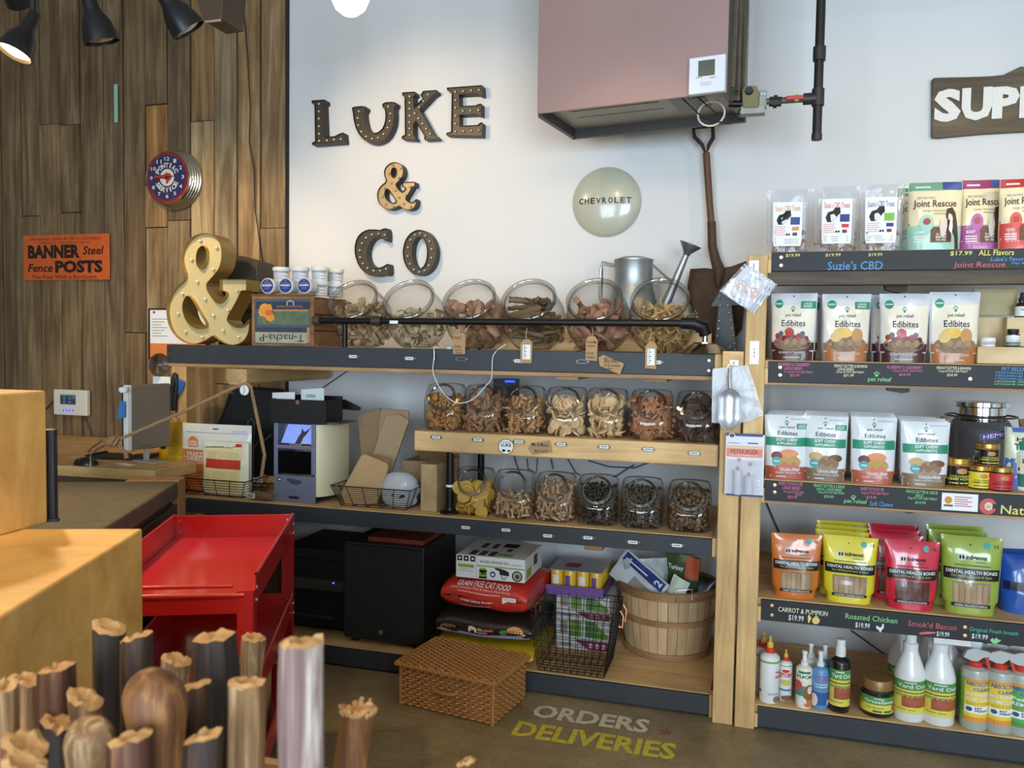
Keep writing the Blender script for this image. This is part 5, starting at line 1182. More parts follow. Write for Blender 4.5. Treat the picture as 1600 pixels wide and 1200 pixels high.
    for y in range(735, 775, 9): d.rect(590, y, 820, y+3, mat((206, 180, 110), .5), .0012, 4, 'text_line')
    for y in range(870, 1000, 9): d.rect(600, y, 820, y+3, mat((214, 188, 120), .5), .0012, 4, 'text_line')
    d.done()
    # chews with barcode tags
    for k, (px, py, lab, ang) in enumerate(((404, 757, 'orange tan rolled chew with barcode tag beside the grey kiosk', 10), (398, 772, 'dark braided chew with barcode tag beside the grey kiosk', -8))):
        p = PZ(px+6, py+10, ZC); q = thing('rolled_chew', lab, 'dog chew', (p.x+.02, max(p.y, YF+.04)+.03*(1-k), z+(.03 if k == 0 else 0)), R(ang))
        MB().tube([(-.06, 0, .022), (-.03, .004, .026), (.01, -.003, .024), (.06, .003, .02)], [.016, .022, .022, .014], 10).build('chew', mat(((206, 154, 96), (120, 92, 62))[k], .6, var=.25, bump=.3), q, smooth=True)
        MB().box(-.075, -.024, .012, -.025, -.0225, .036).build('barcode_tag', PAPER, q)
        for j in range(6): MB().box(-.068+.006*j, -.0252, .016, -.066+.006*j+.001*(j % 2), -.0245, .032).build('barcode', INK, q)
left_basket()
def black_case():
    Q = Zm(200, 540, 4.615); Y = YF+.46; P = lambda x, y: (PY(*Q(x, y), Y).x, PY(*Q(x, y), Y).z)
    t = thing('guitar_case', 'tall black padded case leaning in the dark corner under the shelf', 'case', (P(850, 500)[0], Y+.05, ZC))
    pts = [P(735, 330), P(800, 300), P(1060, 320), P(1075, 800)]; pts += [(pts[-1][0], ZC+.0006), (P(640, 800)[0], ZC+.0006), P(650, 580)]
    MB().prism(pts, Y, Y+.1).build('shell', mat((16, 15, 15), .6), t, world=True, bevel=.01)
    a, b = P(740, 350), P(755, 320); MB().box(a[0], Y-.006, a[1], b[0]+.004, Y-.001, b[1]+.01).build('buckle', STEEL, t, world=True)
    MB().tube([PY(*Q(645, 580), Y-.01), PY(*Q(700, 450), Y-.01), PY(*Q(735, 345), Y-.01)], .006, 6).build('strap', mat((34, 30, 28), .7), t, world=True)
    cb = MB(); cb.tube([PY(*Q(858, 640), YF+.3), PY(*Q(865, 545), YF+.3), PY(*Q(890, 522), YF+.3), PY(*Q(912, 560), YF+.3), PY(*Q(905, 760), YF+.3), PY(*Q(905, 1000), YF+.3)], .0022, 5); cb.tube([PY(*Q(1035, 640), YF+.3), PY(*Q(990, 680), YF+.3), PY(*Q(930, 700), YF+.3), PY(*Q(900, 760), YF+.3)], .002, 5)
    tag(cb.build('loose_cables', mat((92, 92, 96), .5), smooth=True), 'thin grey loose cables hanging in the dark beside the rope tail', 'cable')
black_case()
def kiosk():
    Q = Zm(380, 580, 4.615); Y0 = YF+.068; P = lambda x, y: PY(*Q(x, y), Y0)
    x0, x1 = P(220, 900).x, P(516, 900).x; zt = P(220, 370).z; W_ = x1-x0; H_ = zt-ZC
    t = thing('engraving_kiosk', 'grey and cream pet tag engraving kiosk with small lit screen', 'kiosk', (x0, Y0, ZC+.0006))
    gm = mat((128, 130, 152), .4, .3, var=.04, key='kiosk_grey'); L = lambda x, y: (P(x, y).x-x0, P(x, y).z-ZC)
    def B(nm, m, a, b, y0, y1, bev=.002): p, q = L(*a), L(*b); MB().box(p[0], y0, q[1], q[0], y1, p[1]).build(nm, m, t, bevel=bev)
    # frame pieces of the front
    p = L(220, 560); MB().box(0, 0, 0, W_, .012, L(370, 755)[1]).build('lower_panel', gm, t, bevel=.002)
    B('side_rail', gm, (220, 372), (246, 752), 0, .16); B('side_rail', gm, (490, 372), (516, 752), 0, .012)
    B('cross_rail', gm, (246, 538), (490, 570), 0, .012)
    B('top_cap', mat((96, 92, 86), .4, .3), (214, 366), (690, 374), -.004, .17)
    MB().box(0, .004, .0, W_*1.02, .2, .006).build('base_plate', mat((70, 66, 62), .5), t)
    # curved cream side drum
    dr = []
    xr = PXY(534, YF+.2, 1.0)-x0
    pts = [(W_-.004, .012)]+[(W_-.004+(xr-W_)*math.sin(R(g)), .012+.20*(1-math.cos(R(g)))) for g in range(10, 91, 10)]+[(W_-.02, .24), (.02, .24), (.0, .02)]
    dm = MB(); n = len(pts); z0_, z1_ = .03, H_-.004
    dm.add([(a, b, z0_) for a, b in pts]+[(a, b, z1_) for a, b in pts], [tuple(range(n)), tuple(range(n, 2*n))]+[(i, (i+1) % n, n+(i+1) % n, n+i) for i in range(3 and n) if i != n-1])
    dm.build('drum', mat((226, 214, 178), .45, var=.03), t, smooth=True)
    # tilted screen and dark hatch
    a, b = L(262, 395), L(490, 535)
    sx0, sx1 = L(270, 0)[0], L(490, 0)[0]; zz0, zz1 = L(370, 535)[1], L(370, 392)[1]
    S = lambda u, v, off: Vector((sx0+(sx1-sx0)*u+.012*v, -.002+.05*v-off, zz0+(zz1-zz0)*v))
    d = Deco(S, t, (262, 395, 490, 535)); scr = mat((120, 140, 210), .3, emit=.75, key='kiosk_screen')
    d.rect(262, 395, 490, 535, scr, 0, 2, 'screen'); d.rect(262, 522, 490, 535, mat((60, 50, 70), .3), .0006, 1, 'screen_bar')
    dog = [(368, 522), (376, 470), (385, 455), (378, 418), (400, 440), (415, 440), (445, 405), (430, 448), (428, 460), (415, 478), (410, 522)]
    d.poly(dog, mat((70, 62, 58), .4), .001, 'screen_figure'); d.text('TOUCH TO START', 330, 526, 420, 533, WHITE, 0, .001); d.done()
    B('screen_ledge', mat((236, 222, 180), .4), (248, 532), (490, 548), -.008, .0, .001)
    MB().box(L(246, 0)[0], .06, L(370, 538)[1], L(490, 0)[0], .064, L(370, 375)[1]).build('screen_bay', mat((90, 96, 110), .5), t)
    B('hatch', mat((14, 12, 14), .12), (250, 572), (486, 750), .004, .01, .0)
    d = Deco(lambda u, v, off: Vector((u*W_, -off, v*H_)), t, (220, 370, 516, 945))
    d.rect(248, 768, 272, 796, mat((60, 60, 70), .5), .001, 1, 'slot'); d.rect(254, 778, 270, 788, PAPER, .0014, 1, 'slot'); d.poly([(312, 785), (330, 770), (420, 785), (420, 800), (395, 818), (350, 812)], mat((66, 68, 84), .5), .001, 'slot'); d.rect(330, 900, 405, 920, INK, .001, 1, 'slot'); d.rect(330, 840, 380, 870, mat((112, 114, 134), .5), .001, 1, 'maker_badge'); d.done()
    # display box on top, holding cards
    ztop = zt+.002
    bx0, bx1 = P(205, 200).x, P(606, 200).x; zt2 = P(300, 200).z; bt = thing('card_box', 'open black box of cards standing on the engraving kiosk', 'box', ((bx0+bx1)/2, Y0+.07, ztop+.002))
    bk = mat((24, 22, 22), .45); Yb0, Yb1 = Y0-.012, Y0+.15
    for nm, c in (('front_panel', (bx0, Yb0, ztop, bx1, Yb0+.005, zt2)), ('rear_panel', (bx0, Yb1-.005, ztop, bx1, Yb1, zt2+.012)), ('side_panel', (bx0, Yb0+.0055, ztop, bx0+.005, Yb1-.0055, zt2)), ('side_panel', (bx1-.005, Yb0+.0055, ztop, bx1, Yb1-.0055, zt2)), ('floor_panel', (bx0+.0055, Yb0+.0055, ztop, bx1-.0055, Yb1-.0055, ztop+.004))):
        MB().box(*c).build(nm, bk, bt, world=True)
    cc = PY(*Q(390, 225), Yb0); MB().lathe([(0, 0), (.010, 0), (.009, .0015), (0, .002)], 14, Matrix.Translation(cc) @ Matrix.Rotation(R(90), 4, 'X')).build('paw_badge', mat((150, 96, 66), .5), bt, world=True)
    def card(nm, lab, c4, Y, m, txt=None):
        pp = [PY(*Q(x, y), Y) for x, y in c4]; k = thing('printed_card', lab, 'card', (pp[0].x, Y, zt2-.06))
        lo = zt2-.05; MB().prism([(pp[0].x, pp[0].z), (pp[1].x, pp[1].z), (pp[1].x, lo), (pp[0].x, lo)], Y, Y+.002).build('sheet', m, k, world=True)
        if txt: dd = PxDeco(Y, k); dd.text(txt, *Q(450, 168), *Q(520, 190), mat((60, 110, 70), .5), .02); dd.done()
    card('c', 'pale card lettered OPEN sticking out of the black box', ((418, 132), (583, 122)), Y0+.03, mat((206, 220, 216), .5), 'OPEN'); card('c', 'white card with red print lying in the black box', ((210, 155), (372, 150)), Y0+.03, mat((228, 224, 226), .5))
    # black stapler-like arm behind the box
    q = [PY(*Q(x, y), Y0+.24) for x, y in ((716, 205), (830, 262), (828, 285), (716, 275))]
    st = thing('black_clip', 'black plastic bracket pointing out behind the card box', 'bracket', (q[0].x, Y0+.25, q[3].z)); MB().prism([(v.x, v.z) for v in q], Y0+.24, Y0+.27).build('arm', bk, st, world=True, bevel=.003)
    MB().box(q[0].x-.10, Y0+.245, q[3].z, q[0].x-.0005, Y0+.265, q[0].z).build('mount', bk, st, world=True)
kiosk()
def bag_basket():
    Q = Zm(380, 580, 4.615); z = ZC+.0006
    x0, x1 = PXY(528, YF+.11, .80), PXY(655, YF+.11, .80)
    wire_basket('wire_basket', 'black wire basket full of folded paper bags beside the kiosk', x0+.035, x1-.05, YF+.075, YF+.22, .003, .095, .035, (0, 0, z), 0, 9, (5, 3), .0018)
    kr = mat((196, 158, 112), .8, var=.1, scale=40, bump=.15, key='kraft_paper'); kd = mat((150, 122, 88), .8, var=.12, scale=40, bump=.15, key='kraft_dark')
    def sheaf(lab, pts, Y, th, m, tilt=0):
        P = [PY(*Q(x, y), Y) for x, y in pts]; t = thing('paper_bag', lab, 'paper bag', (sum(p.x for p in P)/len(P), Y+th/2, min(p.z for p in P)), group=None)
        MB().prism([(p.x, p.z) for p in P], Y, Y+th).build('folded_bag', m, t, world=True, bevel=.003)
        return t
    t = sheaf('tan folded paper bag rising from the wire basket', ((700, 880), (735, 960), (960, 960), (1045, 690), (1030, 662), (880, 600), (850, 606)), YF+.115, .022, kr)
    sheaf('brown folded paper bag standing behind the tan one', ((890, 590), (1055, 635), (1060, 700), (960, 900), (820, 900)), YF+.165, .012, kd)
    sheaf('wide flat brown paper bag at the back of the basket', ((825, 340), (845, 310), (990, 268), (1030, 700), (1010, 900), (880, 900)), YF+.31, .014, kd)
    t = sheaf('flat brown paper bag with curved top edge leaning to the right', ((985, 330), (995, 270), (1190, 285), (1195, 360), (1100, 640), (1010, 900), (930, 900)), YF+.285, .012, mat((170, 140, 104), .8, var=.1, scale=40, bump=.15))
    sheaf('narrow brown paper bag laid over the leaning one', ((1025, 322), (1120, 308), (1195, 355), (1075, 700), (1040, 900), (910, 760), (935, 600)), YF+.262, .012, mat((176, 148, 114), .8, var=.1, scale=40, bump=.15))
    # translucent roll of plastic
    a, b = PY(*Q(985, 830), YF+.12), PY(*Q(1235, 830), YF+.12); t = thing('plastic_bag_bundle', 'crumpled bundle of clear plastic bags in the wire basket', 'plastic bags', ((a.x+b.x)/2, YF+.15, z+.006))
    zt = PY(*Q(1120, 735), YF+.12).z-z-.006; hw = (b.x-a.x)/2+.005
    def f(u, v):
        g = 2*math.pi*u; r_ = max(.02, 1-abs(2*(.08+.9*v)-1)**3.5)**.5; k = 1+.13*noise.noise(Vector((math.cos(g)*2, math.sin(g)*2, v*5)))
        return (hw*.98*r_*math.cos(g)*k, .055*r_*math.sin(g)*k, zt*v+.004*noise.noise(Vector((math.cos(g)*3, v*4, 2))))
    MB().grid(f, 30, 16).build('bundle', glass('milky_plastic', (.95, .95, .94), .15, 1.6, veil=.5), t, smooth=True)
    S = lambda u, v, off: Vector((-hw*.2+hw*.75*u, -.0525-off, zt*.28+zt*.13*v)); d = Deco(S, t); d.ell(.5, .5, .5, .5, INK, .001, 14, 'handle_hole'); d.done()
    # block of wood by the pipe
    Qb = Q; a, b = PY(*Qb(1280, 668), YF+.088), PY(*Qb(1392, 1010), YF+.088)
    tag(MB().box(a.x, YF+.088, z, b.x, YF+.37, a.z).build('wood_block', wood('block_pine', (176, 140, 96), (196, 162, 116), (214, 182, 138), (6, 6, 6)), bevel=.004), 'pale square pine block standing on end beside the pipe leg', 'block')
    a, b = PY(*Qb(1150, 642), YF+.26), PY(*Qb(1280, 780), YF+.26)
    cb = thing('cardboard_box', 'open brown cardboard box behind the pine block', 'box', ((a.x+b.x)/2, YF+.3, z)); MB().box(a.x, YF+.26, z, b.x+.03, YF+.27, a.z).build('front_panel', kd, cb, world=True); MB().box(a.x, YF+.45, z, b.x+.12, YF+.46, a.z+.12).build('rear_panel', mat((128, 92, 62), .8), cb, world=True); MB().box(a.x, YF+.27, z, a.x+.006, YF+.45, a.z).build('side_panel', kd, cb, world=True)
bag_basket()
# ================================================================== right-hand shelving unit
YR = 3.33; RX0, RX1 = .05, 1.42
ZR = [1.867, 1.452, .990, .523, .096]; HB = [.075, .084, .080, .083, .079]
CHALK = {'p': mat((214, 112, 150), .7), 'y': mat((226, 216, 120), .7), 'c': mat((232, 222, 190), .7), 'b': mat((88, 150, 206), .7), 'g': mat((136, 206, 140), .7), 'r': mat((196, 96, 100), .7), 't': mat((70, 176, 150), .7), 'w': mat((234, 234, 234), .7)}
def right_unit():
    t = thing('shelving_unit', 'pine shelving unit with black chalkboard price fascias on the right', 'shelving', ((RX0+RX1)/2, 3.7, 0))
    cb = mat((34, 35, 37), .6, var=.2, scale=20, key='chalkboard'); fs = []
    for i, z in enumerate(ZR):
        MB().box(RX0-.012, YR+.02, z-.03, RX1, WALL-.02, z).build('shelf_board', PINE, t, world=True, bevel=.002)
        f = MB().box(RX0, YR, z-HB[i], RX1, YR+.016, z-.003).build('fascia', cb if i < 4 else CHAR, t, world=True, bevel=.0015); fs.append(f)
        MB().box(RX0-.012, YR+.002, z-HB[i]-.006, RX0-.0005, YR+.06, z-.031).build('end_block', PINEV, t, world=True)
        if i in (1, 2): MB().box(RX0-.012, YR+.004, z-HB[i]-.010, RX1, YR+.03, z-HB[i]-.001).build('edge_strip', OLDPINE, t, world=True)
        if i == 0: MB().box(RX0-.012, YR+.02, z-HB[0]-.05, RX1, YR+.10, z-HB[0]-.001).build('lower_strip', wood('dark_strip', (60, 48, 34), (80, 64, 46), (104, 84, 60), (1.5, 14, 14)), t, world=True)  # dark brown strip directly below the top fascia
    for i, px in ((0, 1397), (1, 1400), (2, 1412)):
        x = PXY(px, YR+.12, ZR[i]-.1); q = MB().prism([(x-.05, ZR[i]-.031), (x+.05, ZR[i]-.031), (x+.045, ZR[i]-HB[i]-(.07 if i == 0 else .028)), (x+.02, ZR[i]-HB[i]-(.078 if i == 0 else .034)), (x-.03, ZR[i]-HB[i]-(.065 if i == 0 else .026))], YR+.105, YR+.15); q.build('cleat', mat((62, 50, 38), .7) if i == 0 else BLACK, t, world=True)
    MB().box(-.038, YR+.0, 0, RX0-.0125, YR+.09, 1.856).build('post', PINEV, t, world=True, bevel=.004)
    MB().box(-.03, WALL-.12, 0, RX0-.0125, WALL-.03, 1.86).build('rear_post', PINEV, t, world=True)
    MB().box(RX1+.001, YR, 0, RX1+.08, YR+.09, 1.9).build('post', PINEV, t, world=True, bevel=.004)
    MB().box(RX0, YR+.02, .0, RX1, YR+.035, .062).build('plinth', BLACK, t, world=True)
    # diagonal brace wires on the wall
    MB().tube([PY(1195, 780, WALL-.02), PY(1225, 850, WALL-.02)], .004, 5).build('brace', mat((70, 60, 54), .6), t, world=True); MB().tube([PY(1330, 985, WALL-.02), PY(1390, 1028, WALL-.02)], .004, 5).build('brace', mat((70, 60, 54), .6), t, world=True)
    for (x, ys) in ((1220.5, (402, 414.5)), (1219, (574, 586)), (1210.5, (758, 769)), (1206, (946, 961)), (1508, (980, 993)), (1516, (592,))):
        for y in ys: MB().lathe([(.0065, 0), (.0065, .001), (0, .0016)], 12, Matrix.Translation(PY(x, y, YR)) @ Matrix.Rotation(R(90), 4, 'X')).build('screw', mat((226, 176, 148), .35, .7), t, world=True)
    # chalk lettering
    def W(i, Q, rows):
        d = PxDeco(YR, fs[i])
        for s, x0, y0, x1, y1, c in rows: d.text(s, *Q(x0, y0), *Q(x1, y1), CHALK[c], bold=.008, off=.0012, shear=.05)
        return d
    Q = Zm(1180, 240, 3.81)
    W(0, Q, [('$19.99', 182, 596, 265, 618, 'y'), ('$19.99', 418, 594, 508, 615, 'y'), ('$19.99', 674, 592, 756, 613, 'y'), ("Suzie's CBD", 430, 640, 758, 692, 'b'), ('$17.99', 1160, 580, 1290, 610, 'y'), ('ALL Flavors', 1330, 572, 1540, 606, 'y'), ('Joint Rescue', 1180, 645, 1488, 686, 'r'), ("-Luke's Favorite", 1390, 614, 1640, 640, 'b'), ('Hip & Joint', 1525, 644, 1680, 662, 'b')]).done()
    Q = Zm(1180, 430, 3.81)
    d = W(1, Q, [('BLUEBERRY & CRANBERRY', 138, 522, 325, 542, 'p'), ('LARGE BREED', 172, 546, 280, 564, 'p'), ('3.0 mg ACTIVE CBD/TREAT', 172, 570, 346, 586, 'p'), ('$31.99', 208, 588, 262, 606, 'p'),
                 ('PEANUT BUTTER & BANANA', 470, 532, 668, 550, 'c'), ('LARGE BREED', 490, 552, 588, 568, 'c'), ('3.0mg ACTIVE CBD/TREAT', 482, 571, 648, 586, 'c'), ('$31.99', 526, 588, 586, 607, 'c'),
                 ('BLUEBERRY & CRANBERRY', 785, 540, 994, 558, 'p'), ('1.5mg ACTIVE CBD/TREAT', 818, 563, 998, 579, 'p'), ('$24.99', 856, 584, 924, 602, 'p'), ('PEANUT BUTTER & BANANA', 1080, 544, 1286, 562, 'c'), ('1.5mg ACTIVE CBD/TREAT', 1090, 566, 1266, 582, 'c'), ('$24.99', 1142, 586, 1202, 604, 'c'), ('pet releaf', 670, 606, 810, 640, 'g'),
                 ('PET RELEAF', 1468, 548, 1620, 572, 'b'), ('750(100mg) $39.99', 1428, 576, 1700, 592, 'b'), ('300(300mg) $47.99', 1428, 594, 1700, 610, 'b'), ('1750(500mg) $54.99', 1426, 612, 1700, 627, 'b'), ('LIPOSOME 750(10mL) $', 1426, 630, 1700, 643, 'g'), ('LIPOSOME 300(10mL) $', 1424, 646, 1700, 658, 'g')])
    d.paw(*Q(723, 590), 5, CHALK['g']); d.done()
    Q = Zm(1100, 600, 3.2)
    d = W(2, Q, [('SWEET POTATO PIE', 372, 490, 492, 508, 'p'), ('LARGE BREED', 392, 512, 482, 528, 'p'), ('5.0 mg ACTIVE CBD/', 398, 534, 500, 548, 'p'), ('TREAT', 452, 548, 492, 558, 'p'), ('$29.99', 418, 558, 466, 574, 'p'), ('PEANUT BUTTER & CAROB', 548, 502, 702, 518, 'g'), ('SNACK, LARGE BREED', 562, 521, 690, 536, 'g'), ('5.0mg ACTIVE CBD/TREAT', 568, 538, 704, 552, 'g'), ('$29.99', 600, 556, 648, 572, 'g'), ('SWEET POTATO PIE', 782, 518, 898, 534, 'p'), ('2mg ACTIVE CBD/TREAT', 786, 540, 924, 556, 'p'), ('$19.99', 812, 560, 862, 577, 'p'), ('PEANUT BUTTER & CAROB', 1010, 532, 1168, 548, 'g'), ('SNACK', 1056, 550, 1098, 564, 'g'), ('2mg ACTIVE CBD/TREAT', 1018, 566, 1166, 582, 'g'), ('$19.99', 1056, 586, 1108, 602, 'g'), ('pet releaf', 700, 576, 814, 602, 'g'), ('Soft Chews', 828, 588, 944, 612, 'b'), ('Natural', 1482, 612, 1720, 656, 'y')])
    d.paw(*Q(747, 568), 4.5, CHALK['g'])
    r4 = lambda x0, y0, x1, y1: (*Q(x0, y0), *Q(x1, y1))
    d.rect(*r4(1188, 548, 1370, 634), PAPER, .0008, 1, 'price_card'); d.ell(*Q(1222, 580), 6, 6, mat((220, 140, 60), .6), .0012, 16, 'sun_logo')
    for k in range(5): d.rect(*r4(1252, 564+11*k, 1340-(k % 2)*20, 569+11*k), mat((206, 110, 112), .6), .0012, 1, 'text_line')
    d.rect(*r4(1198, 602, 1244, 612), mat((120, 90, 50), .6), .0012, 1, 'text_line')
    c = Q(1420, 612); d.ell(*c, 13.5, 12.5, mat((206, 88, 84), .6), .0008, 28, 'round_sticker'); d.ell(c[0]+1, c[1], 6.5, 6.5, mat((214, 206, 200), .6), .0012, 20, 'round_sticker'); d.ell(c[0]+.5, c[1]+.5, 4, 3, mat((226, 170, 90), .6), .0016, 14, 'round_sticker'); d.rect(c[0]+7, c[1]-3.5, c[0]+14, c[1]+3.5, cb, .0016, 1, 'round_sticker'); d.done()
    Q = Zm(1170, 780, 3.72)
    d = W(3, Q, [('CARROT & PUMPKIN', 170, 638, 458, 666, 'c'), ('$19.99', 230, 674, 318, 710, 'w'), ('Roasted Chicken', 560, 676, 864, 708, 'g'), ('$19.99', 618, 718, 702, 752, 'w'), ("Smok'd Bacon", 924, 716, 1206, 750, 'r'), ('$19.99', 1090, 770, 1164, 802, 'w'), ('Original Fresh breath', 1280, 756, 1566, 786, 't'), ('$19.99', 1294, 784, 1388, 816, 'w')])
    P = lambda pts: [Q(*q) for q in pts]
    d.poly(P([(344, 676), (352, 672), (364, 690), (350, 720), (344, 716)]), CHALK['y'], name='chalk_carrot'); d.ell(*Q(390, 706), 6, 5.6, mat((236, 200, 120), .7), .0012, 16, 'chalk_pumpkin'); d.ell(*Q(392, 684), 3, 2, CHALK['g'], .0013, 10, 'chalk_leaf')
    d.poly(P([(738, 738), (748, 736), (760, 746), (772, 742), (776, 724), (786, 726), (784, 750), (772, 762), (766, 774), (760, 774), (758, 762), (744, 754)]), CHALK['w'], name='chalk_hen')
    d.poly(P([(990, 776), (1030, 770), (1084, 772), (1086, 780), (1040, 784), (992, 786)]), mat((224, 110, 120), .7), name='chalk_bacon')
    d.poly(P([(1402, 818), (1416, 806), (1428, 816), (1438, 804), (1450, 816), (1468, 820), (1450, 834), (1434, 842), (1416, 836)]), CHALK['g'], name='chalk_leaf'); d.done()
right_unit()
def bx(px0, py0, px1, py1, Y, z):
    """width, height and centre of a thing standing on a shelf at z, front at depth Y, from its box in the photo"""
    l, r_ = PXY(px0, Y, z+.1), PXY(px1, Y, z+.1); top = PY((px0+px1)/2, py0, Y).z
    return (l+r_)/2, r_-l, top-z
GR = mat((44, 142, 106), .45); TEAL = mat((70, 160, 160), .45)
def clear_bags():
    z = ZR[0]+.0006; Q = Zm(1180, 240, 3.81)
    specs = [((65, 215, 322, 585), (100, 290, 278, 545), mat((224, 140, 60), .5), 'orange', mat((44, 60, 132), .5)), ((340, 195, 612, 580), (390, 270, 574, 530), mat((214, 60, 56), .5), 'red', mat((44, 60, 132), .5)), ((612, 185, 888, 580), (646, 262, 838, 530), mat((44, 44, 130), .5), 'navy', mat((124, 184, 70), .5))]
    tr = mat((150, 108, 72), .7, var=.3, scale=40)
    for k, (b, lb, flav, nm, tagm) in enumerate(specs):
        for j in range(2):
            Y = YR+.10+.11*j
            (x0, y0), (x1, y1) = Q(b[0], b[1]), Q(b[2], b[3]); cx, w_, h_ = bx(x0, y0, x1, y1, Y, z)
            lab = ('clear zip bag of treats with %s flavour tab on its white label' % nm) if j == 0 else 'clear zip bag of treats behind the one with the %s tab' % nm
            t, S = pouch('treat_bag', lab, w_, h_, .06, FILM, (cx+.012*j, Y, z), R(random.uniform(-3, 3)), 11+k+5*j, .12, 'clear treat bags on the top shelf')
            rng = random.Random(k*3+j); mb = MB()
            for q in range(26):
                bn = bone(.045, .02, .008); mb.add(bn.v, bn.f, Matrix.Translation((rng.uniform(-.36, .36)*w_*.9, rng.uniform(-.010, .010), rng.uniform(.02, h_*.34))) @ rand_rot(rng))
            mb.build('treats', tr, t); KIDS(t)[-1]['kind'] = 'stuff'
            d = Deco(S, t, b); d.rect(*lb, PAPER, .0006, 8, 'paper_label')
            if j == 0:
                lx, ly, rx, ry = lb; wd, ht = rx-lx, ry-ly; F = lambda a, c, e, g: (lx+wd*a, ly+ht*c, lx+wd*e, ly+ht*g)
                d.text("Suzie's CBD Treats", *F(.08, .08, .92, .21), flav if k < 2 else mat((60, 60, 130), .5), 0, .0014)
                d.poly([(lx+wd*a, ly+ht*c) for a, c in ((.12, .42), (.2, .3), (.36, .27), (.44, .2), (.6, .2), (.62, .32), (.52, .38), (.46, .48), (.3, .52), (.18, .52))], INK, .0014, 'dog_picture'); d.poly([(lx+wd*a, ly+ht*c) for a, c in ((.28, .36), (.4, .34), (.5, .42), (.46, .5), (.3, .5))], mat((226, 224, 222), .5), .0018, 'dog_picture')
                d.rect(*F(.6, .35, .92, .52), tagm, .0014, 2); d.rect(*F(.66, .57, .9, .65), flav, .0014, 2)
                for q in range(5): d.rect(*F(.06, .56+.045*q, .45-.05*(q % 2), .575+.045*q), mat((220, 150, 150), .6), .0012, 2, 'text_line')
                for q in range(3): d.rect(*F(.06, .84+.045*q, .9, .855+.045*q), mat((170, 170, 176), .6), .0012, 2, 'text_line')
                d.ell(lx+wd*.48, ly+ht*.74, wd*.035, ht*.026, INK, .0014, 10); d.ell(lx+wd*.56, ly+ht*.74, wd*.035, ht*.026, INK, .0014, 10); d.rect(*F(.68, .7, .84, .77), mat((120, 40, 50), .5), .0014, 1)
            d.done()
clear_bags()
def joint_bags():
    z = ZR[0]+.0006; Q = Zm(1180, 240, 3.81)
    for k, (b, col, nm, fl, dk) in enumerate((((885, 170, 1228, 575), (150, 196, 176), 'pale green', 'LAMB', (112, 160, 136)), ((1212, 155, 1500, 565), (168, 84, 150), 'purple', 'BEEF', (150, 50, 104)), ((1445, 150, 1730, 560), (206, 74, 66), 'red', 'CHICKEN', (178, 44, 52)))):
        (x0, y0), (x1, y1) = Q(b[0]+(18 if k == 0 else 0), b[1]), Q(b[2], b[3]); Y = YR+(.10, .135, .07)[k]
        c = mat(col, .4, coat=.3); cx, w_, h_ = bx(x0, y0, x1, y1, Y, z)
        t, S = pouch('joint_bag', '%s and cream joint care treat bag on the top shelf' % nm, w_, h_, .06, mat((232, 216, 176), .42, coat=.3, var=.03), (cx, Y, z), R(2), 31+k, .04)
        d = Deco(S, t); blu = mat((48, 76, 146), .45)
        d.rect(0.01, .0, .99, .36, c, .0006, 20); d.rect(.01, .87, .99, .995, mat(dk, .45), .0006, 20); d.rect(.62, .88, .985, .99, blu, .001, 4)
        d.poly([(.01, .40), (.2, .37), (.4, .36), (.4, .345), (.2, .352), (.01, .37)], blu, .001)
        d.text('Joint Rescue', .08, .60, .88, .73, mat((70, 36, 26), .5), .012, .0014); d.text('ARK NATURALS', .14, .745, .5, .78, mat((110, 150, 190), .5), 0, .0014)
        d.text('Helps Maximize', .26, .555, .72, .59, mat((140, 128, 104), .5), 0, .0014); d.text('Mobility', .46, .51, .7, .545, mat((140, 128, 104), .5), 0, .0014)
        d.ell(.33, .40, .13, .12, mat(tuple(min(255, v+14) for v in col), .5), .0012, 22); d.ell(.33, .42, .07, .05, mat((170, 70, 60), .5), .0016, 14)
        d.rect(.4, .12, .8, .34, mat((110, 74, 50), .6, var=.4, scale=60), .0012, 5, 'window'); d.text('GLUCOSAMINE', .5, .22, .8, .25, WHITE, .01, .0018); d.text('MSM GREEN', .5, .18, .76, .21, WHITE, .01, .0018); d.text('TEA CREAM', .5, .14, .76, .17, WHITE, .01, .0018)
        d.text(fl, .12, .25, .30, .29, WHITE, .01, .0014)
        for q in range(3): d.rect(.1, .2-.035*q, .34, .215-.035*q, mat((236, 226, 226), .5), .0012, 2, 'text_line')
        d.poly([(.70, .14), (.72, .34), (.68, .50), (.70, .60), (.80, .62), (.86, .54), (.9, .40), (.93, .2), (.95, .0), (.88, .0), (.86, .2), (.80, .3), (.78, .14)], mat((70, 44, 34), .6), .0022, 'dog_picture'); d.poly([(.74, .30), (.76, .44), (.80, .46), (.82, .34), (.8, .24)], WHITE, .0026, 'dog_picture')
        d.poly([(.58, .26), (.56, .36), (.58, .46), (.64, .42), (.70, .46), (.71, .36), (.69, .26), (.66, .2), (.60, .2)], mat((220, 206, 190), .6), .0024, 'dog_picture'); d.text('net wt 9 oz', .12, .1, .4, .125, WHITE, 0, .0012); d.rect(.12, .91, .4, .935, mat((210, 220, 210), .5), .001, 2, 'text_line'); d.done()
        if k == 0:
            copy_tree(t, (cx-.022, Y+.1, z), R(-3), 'second pale green joint care bag peeking out behind the first')
joint_bags()
